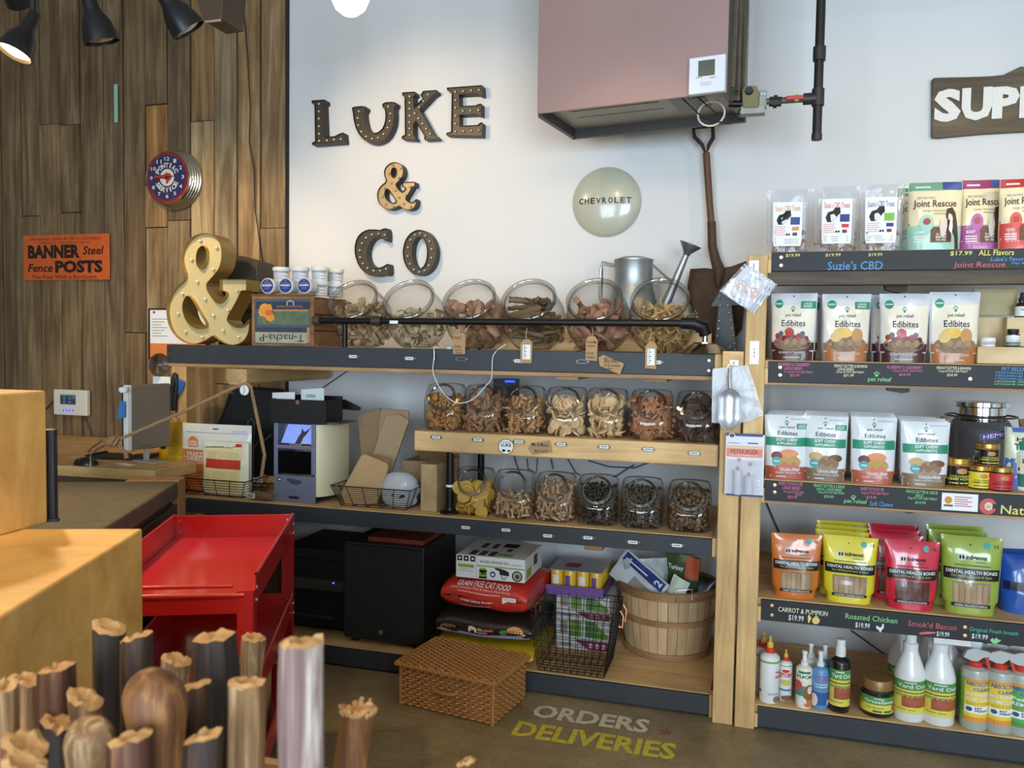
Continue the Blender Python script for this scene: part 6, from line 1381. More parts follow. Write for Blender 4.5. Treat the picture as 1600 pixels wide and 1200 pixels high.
def edibites():
    z = ZR[1]+.0006; Q = Zm(1180, 430, 3.81); br = mat((72, 34, 34), .4, coat=.3); og = mat((176, 112, 62), .4, coat=.3)
    sp = [((88, 108, 365, 508), 1, 1, 'berry Edibites', 'dark berry treat pouch with green large-breed tab'), ((392, 112, 684, 510), 0, 1, '', 'tan peanut banana treat pouch with green large-breed tab'), ((732, 110, 1032, 516), 1, 0, '', 'dark berry treat pouch without a corner tab'), ((1028, 100, 1332, 518), 0, 0, '', 'tan peanut banana treat pouch without a corner tab')]
    for k, (b, berry, big, _, lab) in enumerate(sp):
        (x0, y0), (x1, y1) = Q(b[0], b[1]), Q(b[2], b[3]); Y = YR+.085; cx, w_, h_ = bx(x0, y0, x1, y1, Y, z)
        t, S = pouch('treat_pouch', lab+' on the second shelf', w_, h_, .07, mat((214, 214, 218), .3, coat=.5, var=.03), (cx, Y, z), R((-8, 3, -2, 2)[k]), 41+k, .12)
        d = Deco(S, t); tx = mat((52, 44, 46), .5)
        d.rect(.04, .3, .96, .82, mat((238, 226, 206), .35, coat=.4, var=.03), .0005, 20)
        d.rect(.02, .0, .98, .27, br if berry else og, .0008, 20); d.ell(.5, .26, .42, .12, mat((140, 110, 86), .6, var=.35, scale=50), .0012, 24, 'window')
        rn = random.Random(k)
        if berry:
            for q in range(9): d.ell(.17+.08*q, .36+.04*math.sin(q*2.1), .055, .042, mat(((170, 44, 44), (92, 96, 116), (120, 34, 40))[q % 3], .4), .0016+.0002*q, 14, 'berry_picture')
            d.ell(.44, .42, .10, .065, mat((186, 54, 46), .35), .004, 18, 'berry_picture')
        else:
            d.ell(.42, .42, .2, .075, mat((232, 186, 80), .45), .0016, 18, 'banana_picture'); d.ell(.72, .38, .12, .11, mat((196, 142, 86), .5), .0018, 18, 'nut_picture'); d.ell(.28, .36, .12, .08, mat((226, 190, 120), .5), .002, 18, 'banana_picture')
        for q in range(6): d.ell(.30+.09*q, .24+.035*(q % 2), .065, .05, mat(((150, 122, 96), (168, 138, 108))[q % 2], .7), .003+.0002*q, 10, 'treat_picture')
        d.paw(.5, .76, .055, GR); d.text('pet releaf', .34, .635, .68, .70, tx, .005, .0014); d.text('Edibites', .26, .505, .78, .60, tx, .012, .0014); d.rect(.3, .485, .74, .489, GR, .0014, 4, 'rule')
        d.ell(.19, .84, .09, .065, GR, .0012, 18, 'round_seal'); d.rect(.12, .835, .26, .85, WHITE, .0016, 2, 'text_line')
        if big: d.rect(.66, .77, .985, .88, GR, .0012, 4); d.text('LARGE', .72, .83, .9, .86, WHITE, .01, .0016); d.text('BREED', .72, .79, .9, .82, WHITE, .01, .0016)
        d.text('BLUEBERRY & CRANBERRY' if berry else 'PEANUT BUTTER & BANANA', .2, .10, .8, .135, mat((230, 214, 200), .5), 0, .0026); d.rect(.3, .04, .7, .052, mat((214, 190, 170), .5), .0014, 3, 'text_line'); d.ell(.5, .955, .015, .012, INK, .0012, 8, 'hang_hole'); d.done()
        if k in (0, 2, 1): copy_tree(t, (cx+(.016, .0, -.02)[k], Y+.09, z), R(4), ('rear dark berry pouch half hidden behind the one with a tab', 'rear tan pouch half hidden behind the one with a tab', 'rear dark berry pouch half hidden behind the one without tab')[k])
edibites()
def soft_chews():
    z = ZR[2]+.0006; Q = Zm(1100, 600, 3.2)
    sp = [((282, 155, 506, 472), (176, 84, 62), 1, 'sweet potato', 'rust red based soft chew pouch with green corner tab'), ((490, 160, 716, 490), (132, 106, 82), 1, '', 'grey brown based soft chew pouch with green corner tab'), ((728, 165, 960, 500), (186, 92, 68), 0, '', 'rust red based soft chew pouch without a tab'), ((976, 188, 1226, 512), (136, 110, 86), 0, '', 'grey brown based soft chew pouch without a tab')]
    for k, (b, col, big, _, lab) in enumerate(sp):
        (x0, y0), (x1, y1) = Q(b[0], b[1]), Q(b[2], b[3]); Y = YR+.075; cx, w_, h_ = bx(x0, y0, x1, y1, Y, z)
        if k == 0: cx += .012
        t, S = pouch('chew_pouch', 'front '+lab+' on the third shelf', w_, h_, .065, mat((226, 226, 228), .3, coat=.4, var=.03), (cx, Y, z), R((3, -3, 2, 4)[k]), 51+k, .12, 'soft chew pouches')
        d = Deco(S, t); tx = mat((60, 48, 48), .5)
        d.rect(.03, .52, .97, .655, GR, .0008, 20); d.poly([(.03, .655), (.25, .675), (.5, .68), (.75, .675), (.97, .655), (.97, .65), (.03, .65)], GR, .0009)
        d.text('SOFT CHEW', .26, .595, .74, .645, WHITE, .03, .0016); d.text('SUPPLEMENTS', .28, .54, .72, .58, WHITE, .02, .0016)
        d.rect(.02, .0, .98, .20, mat(col, .4, coat=.3), .0008, 20); d.ell(.52, .27, .3, .13, mat(tuple(min(255, v+30) for v in col), .6, var=.3, scale=50), .0012, 24, 'window')
        if k % 2 == 0: d.ell(.28, .36, .13, .07, mat((130, 44, 60), .5), .0016, 16, 'fruit_picture'); d.ell(.56, .40, .22, .07, mat((226, 146, 92), .5), .0015, 18, 'fruit_picture')
        else: d.ell(.3, .38, .16, .07, mat((206, 166, 110), .5), .0016, 16, 'nut_picture'); d.ell(.74, .36, .16, .06, mat((112, 76, 56), .5), .0016, 16, 'carob_picture')
        for q in range(5): d.ell(.36+.1*q, .28+.04*(q % 2), .075, .055, mat(((196, 160, 92), (150, 116, 84))[k % 2], .7), .002+.0002*q, 6, 'treat_picture')
        d.ell(.27, .28, .1, .07, TEAL, .004, 18, 'round_seal'); d.rect(.2, .272, .34, .288, WHITE, .0044, 2, 'text_line')
        d.text('GRAIN-FREE', .34, .13, .82, .18, WHITE, .012, .0026); d.text('SWEET POTATO PIE' if k % 2 == 0 else 'PEANUT BUTTER & CAROB', .24, .09, .86, .115, WHITE, 0, .0018); d.rect(.1, .035, .5, .05, mat((226, 210, 200), .5), .0014, 2, 'text_line')
        d.paw(.5, .88, .05, GR); d.text('pet releaf', .34, .79, .68, .835, tx, .005, .0014); d.text('Edibites', .29, .69, .74, .755, tx, .01, .0014); d.ell(.5, .965, .014, .01, INK, .0012, 8, 'hang_hole')
        if big: d.rect(.72, .79, .97, .875, GR, .0012, 4); d.text('LARGE', .76, .835, .92, .86, WHITE, .01, .0016); d.text('BREED', .76, .805, .92, .828, WHITE, .01, .0016)
        d.rect(.58, .93, .92, .955, mat((190, 196, 206), .4), .001, 2, 'zip_line'); d.done()
        for j in range(1, 4): copy_tree(t, (cx+.008*j, Y+.085*j, z), R(random.uniform(-3, 3)), ('second', 'third', 'rearmost')[j-1]+' of the row of '+lab.replace('pouch', 'pouches'))
soft_chews()
def dental():
    z = ZR[3]+.0006; Q = Zm(1170, 780, 3.72)
    sp = [((100, 200, 415, 590), (206, 112, 44), 'orange', 'CARROT AND PUMPKIN FLAVOR', 0), ((425, 215, 745, 632), (222, 206, 50), 'yellow', 'ROASTED CHICKEN FLAVOR', 3), ((780, 240, 1105, 668), (206, 36, 62), 'red', 'SMOKED BACON FLAVOR', 3), ((1108, 215, 1465, 645), (150, 168, 64), 'olive green', 'ORIGINAL FRESH BREATH FORMULA', 2)]
    for k, (b, col, nm, fl, n) in enumerate(sp):
        (x0, y0), (x1, y1) = Q(b[0], b[1]), Q(b[2], b[3]); Y = YR+.085-.012*(k == 2)
        cx, w_, h_ = bx(x0, y0, x1, y1, Y, z); m = mat(col, .28, coat=.6, var=.06)
        if k == 0: w_ *= .94; cx += .01
        t, S = pouch('dental_bag', 'front %s dental bone bag with clear window on the fourth shelf' % nm, w_, h_, .075, m, (cx, Y, z), R((4, -2, 2, -3)[k]), 61+k, .2, 'dental bone bags')
        d = Deco(S, t); yl = mat((206, 190, 90), .5)
        d.rect(.03, .45, .97, .60, mat((26, 24, 24), .4, coat=.3), .0008, 20); d.text('DENTAL HEALTH BONES', .07, .53, .93, .575, WHITE, .014, .0014); d.text('For All Dog Breeds & Sizes', .16, .475, .84, .51, yl, 0, .0014)
        d.rect(.17, .14, .83, .42, mat((146, 118, 84) if k != 2 else (84, 46, 40), .3, var=.2, scale=20, coat=.6), .0008, 6, 'window')
        for q in range(6): d.rect(.2+.1*q, .16, .275+.1*q, .40, mat(((176, 144, 106), (160, 130, 94))[q % 2] if k != 2 else ((104, 60, 52), (92, 52, 46))[q % 2], .4, coat=.5), .0014, 4, 'chew_stick')
        d.rect(.12, .10, .88, .145, mat((30, 26, 26), .4), .0018, 6); d.text(fl, .18, .108, .82, .136, WHITE, 0, .0022)
        d.text('indigenous', .40, .70, .74, .775, INK, .03, .0014); d.rect(.27, .70, .38, .78, mat((216, 214, 206), .5), .0012, 2, 'logo'); d.ell(.3, .74, .02, .03, INK, .0016, 8, 'logo'); d.ell(.35, .74, .02, .03, INK, .0016, 8, 'logo'); d.text('PET PRODUCTS', .56, .675, .74, .695, INK, 0, .0014)
        d.ell(.74, .90, .055, .045, TEAL, .0012, 16, 'round_seal'); d.text('12', .86, .875, .93, .915, INK, .02, .0012); d.rect(.2, .63, .8, .645, mat(tuple(int(v*.55) for v in col), .5), .0012, 3, 'text_line'); d.ell(.47, .9, .014, .01, INK, .0012, 8, 'hang_hole'); d.done()
        for j in range(1, n+1):
            copy_tree(t, (cx+(-.03, -.03, -.05, -.035)[k]+.008*j, Y+.095*j, z), R(random.uniform(-6, 6)), ('second', 'third', 'rearmost')[j-1]+' %s dental bone bag in its row' % nm)
    Y = YR+.16; cx, w_, h_ = bx(1560, 868, 1640, 955, Y, z)
    t, S = pouch('blue_bag', 'crumpled glossy blue treat bag next to the olive green ones', w_, h_, .09, mat((38, 84, 168), .25, coat=.7, var=.2, scale=8), (cx, Y, z), R(-14), 77, .1)
    d = Deco(S, t); d.rect(.1, .4, .9, .55, mat((24, 32, 60), .4), .001, 6); d.done()
    copy_tree(t, (cx-.01, Y+.11, z), R(10), 'second blue treat bag behind the crumpled blue one')
dental()
def bottle(name, label, px, py, wpx, z, Y0, prof, m, cap, bands, deco=None, cat='bottle', group=None, scale=None, extra=None):
    """prof: (r, h) unit profile scaled to the photo width; cap: list of (profile, material, part)"""
    g = PZ(px, py, z); r = wpx*.5*g.length/F_PX*.98 if scale is None else scale; Y = max(g.y, YR+.03)+r if Y0 is None else Y0
    x = PXY(px, Y, z+.08); t = thing(name, label, cat, (x, Y, z), 0, group)
    MB().lathe([(a*r, h*r) for a, h in prof], 28).build('body', m, t, smooth=True)
    for pr, cm, nm in cap: MB().lathe([(a*r, h*r) for a, h in pr], 22).build(nm, cm, t, smooth=True)
    rr = lambda v: 1.0
    def S(u, v, off): g_ = (u-.5)*math.pi*.98; R_ = r*1.004+off; return Vector((R_*math.sin(g_), -R_*math.cos(g_), v*r))
    d = Deco(S, t)
    for (v0, v1, bm) in bands: d.rect(0, v0, 1, v1, bm, .0003, 12, 'wrap_label')
    if deco: deco(d)
    d.done()
    if extra: extra(t, r)
    return t, r
def spray_head(m1, m2, h0):
    def f(t, r):
        MB().lathe([(.5*r, h0*r), (.52*r, (h0+.45)*r), (.3*r, (h0+.5)*r), (0, (h0+.5)*r)], 18).build('collar', m1, t, smooth=True)
        H = [(-.95, h0+.75), (-.7, h0+1.35), (-.1, h0+1.55), (.9, h0+1.35), (1.15, h0+1.2), (1.15, h0+1.0), (.5, h0+.85), (.1, h0+.5), (-.35, h0+.5)]
        MB().prism([(x*r, z*r) for x, z in H], -.3*r, .3*r).build('trigger_head', m2, t, bevel=.002)
        MB().prism([(x*r, z*r) for x, z in ((.55, h0+.95), (.85, h0+1.0), (1.1, h0-.1), (.9, h0-.2))], -.12*r, .12*r).build('trigger', m1, t, bevel=.001)
    return f
def bottles():
    z = ZR[4]+.0006; W_ = mat((232, 232, 230), .3, var=.02, coat=.4); red = mat((206, 58, 40), .4); gold = mat((226, 176, 70), .35); blk = mat((30, 26, 24), .25, coat=.5)
    std = lambda H, ns, nr=.42: [(0, 0), (.93, 0), (1, .12), (1, H), (.96, H+.12), (.75, H+.35), (nr, H+.5), (nr, H+ns)]
    pump = lambda h0: [([(.5, h0), (.5, h0+.5), (.38, h0+.52)], red, 'collar'), ([(.32, h0+.45), (.34, h0+.9), (.28, h0+1.1), (.14, h0+1.15), (.12, h0+1.7), (0, h0+1.75)], gold, 'pump')]
    gb = mat((110, 170, 90), .5); rt = mat((206, 50, 44), .5); bt = mat((60, 90, 160), .5)
    def d1(d): d.text('Happy', .7, 3.1, .96, 3.45, rt, .02, .0008); d.text('Jackpot', .68, 2.6, .98, 3.0, rt, .02, .0008); d.ell(.75, .45, .12, .35, mat((150, 110, 80), .6), .0008, 14); d.ell(.93, .4, .06, .3, bt, .0008, 12); d.ell(.15, 1.2, .07, .16, mat((60, 60, 120), .5), .0008, 10); d.rect(.45, .9, .8, 1.1, mat((170, 180, 206), .5), .0008, 3)
    bottle('spray_bottle', 'large white pump spray with red collar next to the post', 1202, 1100, 30, z, None, std(4.6, .6), W_, pump(5.1), [(4.2, 4.4, gb)], d1)
    bottle('spray_bottle', 'white pump spray with red collar partly behind the large one', 1192, 1092, 26, z, YR+.16, std(4.6, .6), W_, pump(5.1), [(4.2, 4.4, gb)], None, scale=.036)
    bottle('spray_bottle', 'narrow white pump spray with red collar and pet picture', 1227, 1096, 20, z, None, std(5.6, .6), W_, pump(6.1), [(5.4, 5.55, gb)], lambda d: (d.text('STOP!', .2, 3.7, .8, 4.4, rt, .04, .0008), d.ell(.5, 4.7, .18, .25, rt, .0008), d.ell(.5, 2.9, .25, .5, mat((206, 190, 90), .6), .0006), d.rect(.2, 1.6, .8, 1.9, mat((90, 120, 180), .5), .0008), d.ell(.6, .5, .3, .45, mat((120, 90, 70), .6), .0008)))
    cr = mat((236, 232, 214), .3, coat=.4); wp = lambda h0: [([(.46, h0), (.46, h0+.55), (.3, h0+.6), (.26, h0+1.5), (.34, h0+1.55), (.34, h0+1.9), (0, h0+1.95)], W_, 'pump')]
    bottle('pet_spray', 'cream bitter spray bottle with brown dog picture', 1256, 1108, 24, z, None, std(4.9, .5), cr, wp(5.3), [], lambda d: (d.text('YUCK!', .12, 3.9, .88, 4.3, INK, .03, .0008), d.rect(.25, 4.5, .75, 4.8, mat((70, 130, 110), .5), .0008), d.rect(0, 1.6, .9, 2.9, mat((70, 140, 130), .5), .0005, 10), d.ell(.22, 2.9, .2, .7, mat((206, 80, 70), .5), .0007), d.ell(.72, 1.9, .26, 1.2, mat((150, 90, 50), .6), .001, 18, 'dog_picture'), d.ell(.74, 2.4, .12, .5, mat((226, 220, 210), .6), .0014, 14, 'dog_picture'), d.ell(.4, .9, .2, .6, mat((230, 228, 226), .6), .0012, 14, 'dog_picture'), d.ell(.7, .7, .25, .5, mat((206, 120, 60), .6), .0012, 14, 'dog_picture')))
    bl = mat((96, 146, 196), .35, coat=.4)
    bottle('pet_spray', 'blue and white pet spray bottle with pale dog picture', 1281, 1110, 25, z, None, std(4.7, .5), bl, wp(5.1), [(.6, 2.2, mat((48, 96, 166), .4))], lambda d: (d.text('NATURAL', .3, 4.0, .8, 4.2, rt, .02, .0008), d.text('CARE', .4, 3.65, .8, 3.85, rt, .02, .0008), d.rect(.25, 3.1, .85, 3.2, WHITE, .0008), d.rect(.3, 2.8, .8, 2.9, WHITE, .0008), d.rect(.15, 2.2, .9, 2.5, mat((120, 140, 170), .5), .0008), d.ell(.25, 1.2, .16, .8, mat((232, 224, 206), .6), .0012, 16, 'dog_picture'), d.ell(.85, .9, .1, .4, mat((226, 180, 170), .6), .0012, 12, 'dog_picture')))
    for px, w_, lab in ((1266, 20, 'rear cream bitter spray bottle behind its twin'), (1288, 20, 'rear blue pet spray bottle behind its twin')): bottle('pet_spray', lab, px, 1096, w_, z, YR+.15, std(4.9, .5), cr if px < 1270 else bl, wp(5.3), [], None, scale=.031)
    gl = mat((86, 150, 74), .45); yl = mat((230, 214, 90), .45); pic = mat((170, 90, 60), .6, var=.5, scale=50); tn = mat((150, 170, 90), .5)
    def yard(k0, k1):
        H = k1-k0
        def f(d):
            d.rect(.0, k0+H*.72, 1, k1, gl, .0006, 12, 'label_band'); d.text('Yard Odor', .2, k0+H*.78, .95, k0+H*.9, WHITE, .02, .0012); d.rect(.35, k0+H*.93, .6, k0+H*.96, WHITE, .001, 3, 'text_line')
            d.rect(.05, k0+H*.62, .95, k0+H*.66, mat((120, 100, 40), .5), .001, 8, 'text_line'); d.rect(.3, k0+H*.2, .95, k0+H*.55, pic, .001, 8, 'picture'); d.rect(.1, k0+H*.5, .95, k0+H*.58, tn, .0012, 8, 'label_band'); d.rect(.1, k0+H*.1, .6, k0+H*.13, mat((160, 150, 60), .5), .001, 4, 'text_line')
        return f
    wc = [([(.5, 5.6), (.5, 6.5), (.45, 6.55), (.46, 7.3), (0, 7.35)], W_, 'cap')]
    bottle('yard_bottle', 'black bottle with green and yellow yard label and white cap', 1311.5, 1117, 30, z, None, std(5.0, .6), blk, wc, [(.7, 4.4, yl)], yard(.7, 4.4))
    bottle('salve_jar', 'squat black jar with bronze lid and green label', 1370.5, 1125, 47, z, None, [(0, 0), (.92, 0), (1, .1), (1, 1.55), (.9, 1.65), (.88, 1.7)], blk, [([(.9, 1.68), (.93, 1.7), (.93, 2.25), (.88, 2.32), (0, 2.34)], mat((150, 112, 66), .4, .3), 'lid')], [(.3, 1.35, yl)], lambda d: (d.rect(0, .85, 1, 1.35, gl, .0006, 12, 'label_band'), d.text('GrassSaver', .2, .95, .85, 1.15, WHITE, .02, .0012), d.rect(.4, 1.2, .6, 1.26, WHITE, .001), d.rect(.25, .62, .6, .68, mat((160, 150, 60), .5), .001), d.rect(.38, .38, .56, .5, mat((60, 110, 60), .5), .001), d.rect(.6, .38, .78, .5, mat((60, 110, 60), .5), .001), d.ell(.88, .7, .1, .35, mat((170, 100, 60), .6), .0014, 14, 'dog_picture'), d.ell(.1, .9, .06, .22, mat((196, 150, 50), .5), .0014, 12)), cat='jar')
    hb = [(0, 0), (.95, 0), (1, .1), (1, 3.0), (.97, 3.2), (.82, 3.75), (.58, 4.4), (.47, 4.75), (.46, 4.9)]
    def hose(t, r):
        MB().lathe([(.5*r, 4.7*r), (.52*r, 5.25*r), (.4*r, 5.28*r), (0, 5.28*r)], 18).build('collar', W_, t, smooth=True)
        MB().box(-.5*r, -.4*r, 5.29*r, 1.75*r, .4*r, 6.0*r).build('hose_nozzle', W_, t, bevel=.003); MB().cyl((1.75*r, 0, 5.6*r), (2.35*r, 0, 5.55*r), .42*r, .42*r).build('hose_fitting', mat((206, 220, 224), .4), t, smooth=True)
    bottle('yard_spray', 'white yard odor bottle with plain cap beside the salve jar', 1420, 1131, 43, z, None, hb, W_, [([(.48, 4.7), (.5, 5.2), (.36, 5.3), (.38, 5.95), (0, 6.0)], W_, 'cap')], [(.6, 2.85, yl)], yard(.6, 2.85))
    bottle('yard_spray', 'white yard odor bottle with hose nozzle on top', 1466, 1138, 44, z, None, hb, W_, [], [(.6, 2.85, yl)], yard(.6, 2.85), extra=hose)
    for px, lab in ((1408, 'rear white yard odor bottle behind the plain capped one'), (1450, 'rear white yard odor bottle between the two front ones'), (1482, 'rear white yard odor bottle behind the nozzle one')):
        bottle('yard_spray', lab, px, 1100, 40, z, YR+.25, hb, W_, [([(.48, 4.7), (.5, 5.2), (.36, 5.3), (.38, 5.95), (0, 6.0)], W_, 'cap')], [(.6, 2.85, yl)], yard(.6, 2.85), scale=.052)
    fr = mat((176, 178, 168), .35, var=.05, coat=.3, key='frosted_plastic'); hd = mat((186, 186, 186), .3, coat=.4); og = mat((232, 150, 50), .45)
    def clean(side, nm):
        def f(d):
            d.rect(.18, .72, .98, 4.1, mat((236, 206, 70), .45) if nm == 0 else mat((90, 170, 90), .45), .0006, 12, 'label_band'); d.rect(.18, 3.85, .98, 4.1, og, .0009, 10, 'label_band'); d.rect(.18, .72, .98, 1.1, og if nm == 0 else gl, .0009, 10, 'label_band')
            d.text('ABSOLUTELY', .22, 3.6, .96, 3.9, mat((60, 90, 170), .5), .03, .0014); d.text('CLEAN', .4, 3.2, .82, 3.48, mat((60, 90, 170), .5), .03, .0014)
            d.text('MULTI-SURFACE' if nm == 0 else 'Pet Stain', .22, 2.8, .96, 3.08, WHITE, .02, .0014); d.text('HOME CLEANER' if nm == 0 else 'REMOVER', .22, 2.4, .96, 2.68, WHITE, .02, .0014)
            d.text('READY TO USE', .26, 2.08, .9, 2.28, mat((190, 140, 60), .5), .0, .0014); d.text('PET', .45, 1.75, .62, 1.92, INK, .02, .0018); d.text('FRIENDLY', .45, 1.55, .8, 1.72, INK, .02, .0018)
            d.rect(.2, 1.4, .98, 2.0, PAPER, .0011, 8, 'label_band'); d.ell(.32, 1.72, .08, .18, mat((60, 90, 120), .5), .0016, 10, 'dog_picture')
        return f
    pf = [(0, 0), (.94, 0), (1, .12), (1, 4.5), (.93, 4.75), (.5, 4.9), (.45, 4.95)]
    for k, (px, py, lab) in enumerate(((1521.5, 1147, 'frosted cleaner spray with trigger turned sideways'), (1560, 1153, 'frosted cleaner spray with trigger facing out'), (1594, 1160, 'frosted stain remover spray with green and orange label'))):
        tt, r = bottle('trigger_spray', lab, px, py, 36, z, None, pf, fr, [], [(.72, 4.1, mat((120, 176, 70), .45) if k < 2 else og)], clean(k, 0 if k < 2 else 1), extra=spray_head(red, hd, 4.85), cat='spray bottle')
        for j in (1, 2): copy_tree(tt, (tt.location.x+.004*j, tt.location.y+.09*j, z), R(random.uniform(-15, 15)), ('second', 'rear')[j-1]+' spray in the row behind the '+lab)
bottles()
def small_goods():
    z = ZR[2]+.0006; gd = mat((206, 160, 84), .25, .8); blk = mat((30, 24, 16), .2, coat=.6)
    def hj(px, py, w_, zz, lab, body, lbm, txm, Y=None, sc_=None):
        return bottle('honey_jar', lab, px, py, w_, zz, Y, [(0, 0), (.94, 0), (1, .08), (1, 1.55), (.94, 1.65)], body, [([(.95, 1.62), (1.0, 1.64), (1.0, 1.98), (.95, 2.02), (0, 2.03)], gd, 'lid')], [(.12, 1.5, lbm)], lambda d: (d.ell(.55, 1.15, .11, .2, mat((196, 130, 60), .4), .001, 16, 'sun_logo'), d.text('COLORADO', .3, .72, .78, .86, txm, .02, .001), d.text('HEMP HONEY', .26, .52, .82, .68, txm, .02, .001), d.rect(.3, .28, .8, .36, txm, .001, 4, 'text_line'), d.rect(.05, .35, .16, .42, txm, .001, 2, 'text_line'), d.rect(.05, 1.2, .18, 1.3, txm, .001, 2, 'text_line')), cat='jar', scale=sc_)
    yt = mat((206, 196, 80), .5)
    t1, r1 = hj(1495, 762, 39, z, 'large black labelled honey jar with gold lid', mat((150, 96, 40), .2, coat=.6), blk, yt)
    t2, r2 = hj(1530.5, 765, 31, z, 'small yellow labelled honey jar with gold lid', blk, mat((228, 206, 48), .45), mat((60, 50, 20), .5))
    t3, r3 = hj(1563, 768, 31, z, 'small red labelled honey jar with gold lid', blk, mat((206, 52, 60), .45), mat((60, 20, 20), .5))
    xm = (t2.location.x+t3.location.x)/2; zt = z+2.035*r2
    t4, _ = hj(1543, 735, 33, zt, 'black labelled honey jar stacked on the yellow and red ones', mat((150, 96, 40), .2, coat=.6), blk, yt, Y=(t2.location.y+t3.location.y)/2+.008, sc_=.041)
    # tall glass jar with steel lid and rope handles
    Y = YR+.30; x = PXY(1530, Y, z+.1); t = thing('lidded_jar', 'tall dark glass jar with steel lid and rope handles behind the honey', 'jar', (x, Y, z))
    MB().lathe([(0, 0), (.11, 0), (.12, .02), (.12, .20), (.10, .235), (.085, .25)], 32).build('body', glass('dark_glass', (.45, .45, .47), .05, 1.5), t, smooth=True)
    MB().lathe([(.088, .236), (.088, .29), (.1, .295), (.1, .31), (0, .314)], 32).build('lid', CHROME, t, smooth=True)
    MB().tube([(.125*math.cos(R(a)), .125*math.sin(R(a)), .255) for a in range(0, 360, 12)], .004, 6, True).build('collar_ring', mat((120, 116, 108), .3, .9), t, smooth=True)
    for s in (-1, 1): MB().tube([(s*.135, -.02, .25), (s*.145, -.03, .17), (s*.12, -.03, .07)], .011, 8).build('rope_handle', mat((128, 112, 84), .9, var=.3, scale=120, bump=.7), t, smooth=True)
    MB().prism([(-.03, .165), (.08, .185), (.075, .215), (-.035, .195)], -.126, -.1235).build('hemp_tag', mat((60, 44, 90), .5), t)
    d = Deco(lambda u, v, off: Vector((-.03+.11*u, -.1265-off, .165+.02*u+.03*v)), t); d.text('HEMP', .1, .3, .8, .8, mat((190, 176, 226), .5), .02, .001); d.done()
    # blue bag and supplement bottle at the edge
    Yb = YR+.13; cx, w_, h_ = bx(1568, 668, 1640, 762, Yb, z)
    tb, S = pouch('travel_bag', 'pale green and blue supplement bag behind the white bottle', w_, h_, .06, mat((206, 208, 176), .4, coat=.3), (cx, Yb, z), R(-4), 88, .05); d = Deco(S, tb); bl = mat((66, 98, 170), .45)
    d.rect(.02, .92, .98, .995, bl, .0006, 6); d.rect(.02, 0, .98, .5, bl, .0006, 6); d.text('Happy', .25, .76, .9, .84, mat((50, 36, 34), .5), .02, .0014); d.text('Traveler', .2, .64, .95, .74, mat((50, 36, 34), .5), .02, .0014); d.ell(.5, .58, .25, .05, bl, .0014, 16); d.done()
    bottle('supplement_bottle', 'white supplement bottle with teal label at the shelf corner', 1608, 768, 40, z, None, [(0, 0), (.95, 0), (1, .1), (1, 2.4), (.8, 2.65), (.78, 2.7)], WHITE, [([(.84, 2.65), (.84, 3.2), (0, 3.25)], GR, 'cap')], [(.25, 1.1, mat((60, 120, 110), .5)), (1.1, 2.3, mat((232, 222, 190), .5))], lambda d: (d.rect(.1, 1.8, .9, 2.1, mat((60, 120, 130), .5), .001, 4, 'label_band'), d.rect(.2, 1.3, .8, 1.5, INK, .001, 4, 'text_line')))
    # wooden tester stand on the second shelf
    z2 = ZR[1]+.0006; Q = Zm(1180, 430, 3.81); Y = YR+.06
    t = thing('tester_stand', 'stepped light wood tester stand holding little bottles', 'stand', (PXY(1570, Y, z2), Y+.08, z2)); bw = wood('birch', (206, 176, 124), (222, 194, 146), (234, 210, 168), (1.5, 12, 12))
    def B(nm, a, b, y0, y1, m=bw): p, q = PY(*Q(*a), y0), PY(*Q(*b), y0); MB().box(p.x, y0, max(q.z, z2), q.x+.12*(b[0] >= 1600), y1, p.z).build(nm, m, t, world=True, bevel=.002)
    B('base_step', (1325, 425), (1600, 530), Y, Y+.05); B('middle_step', (1500, 250), (1600, 424), Y+.08, Y+.13); B('back_board', (1318, 250), (1600, 520), Y+.135, Y+.145); B('header_panel', (1302, 78), (1556, 240), Y+.15, Y+.162, mat((176, 158, 116), .6, var=.12))
    MB().box(PXY(1521, Y, z2), Y+.051, z2, PXY(1700, Y, z2), Y+.134, z2+.004).build('base_board', bw, t, world=True)
    zb = PY(*Q(1325, 425), Y).z
    bottle('cream_tub', 'tiny white cream tub on the wood tester stand', 1545, 544, 29, zb+.0005, Y+.027, [(0, 0), (.95, 0), (1, .08), (1, .85)], WHITE, [([(1.02, .84), (1.02, 1.3), (.97, 1.36), (0, 1.38)], WHITE, 'lid')], [], lambda d: (d.text('CannaCare', .2, .35, .85, .6, mat((150, 60, 70), .5), .02, .001), d.rect(.3, .66, .7, .74, mat((90, 90, 96), .5), .001)), cat='tub', scale=.024)
    bottle('capsule_bottle', 'small teal labelled bottle with black cap on the tester stand', 1583.5, 544, 26, zb+.0005, Y+.026, [(0, 0), (.95, 0), (1, .08), (1, 1.9), (.8, 2.1), (.75, 2.15)], mat((60, 36, 70), .2, coat=.6), [([(.78, 2.15), (.8, 2.2), (.8, 2.75), (0, 2.8)], INK, 'cap')], [(.2, 1.8, WHITE), (.2, .8, GR)], lambda d: (d.poly([(.2, 1.8), (.5, 1.25), (.8, 1.8)], GR, .001), d.poly([(.02, .8), (.02, 1.4), (.35, .8)], GR, .001), d.text('pet releaf', .3, .95, .75, 1.1, INK, .01, .0014)), scale=.0235)
    zb2 = PY(*Q(1500, 250), Y+.08).z
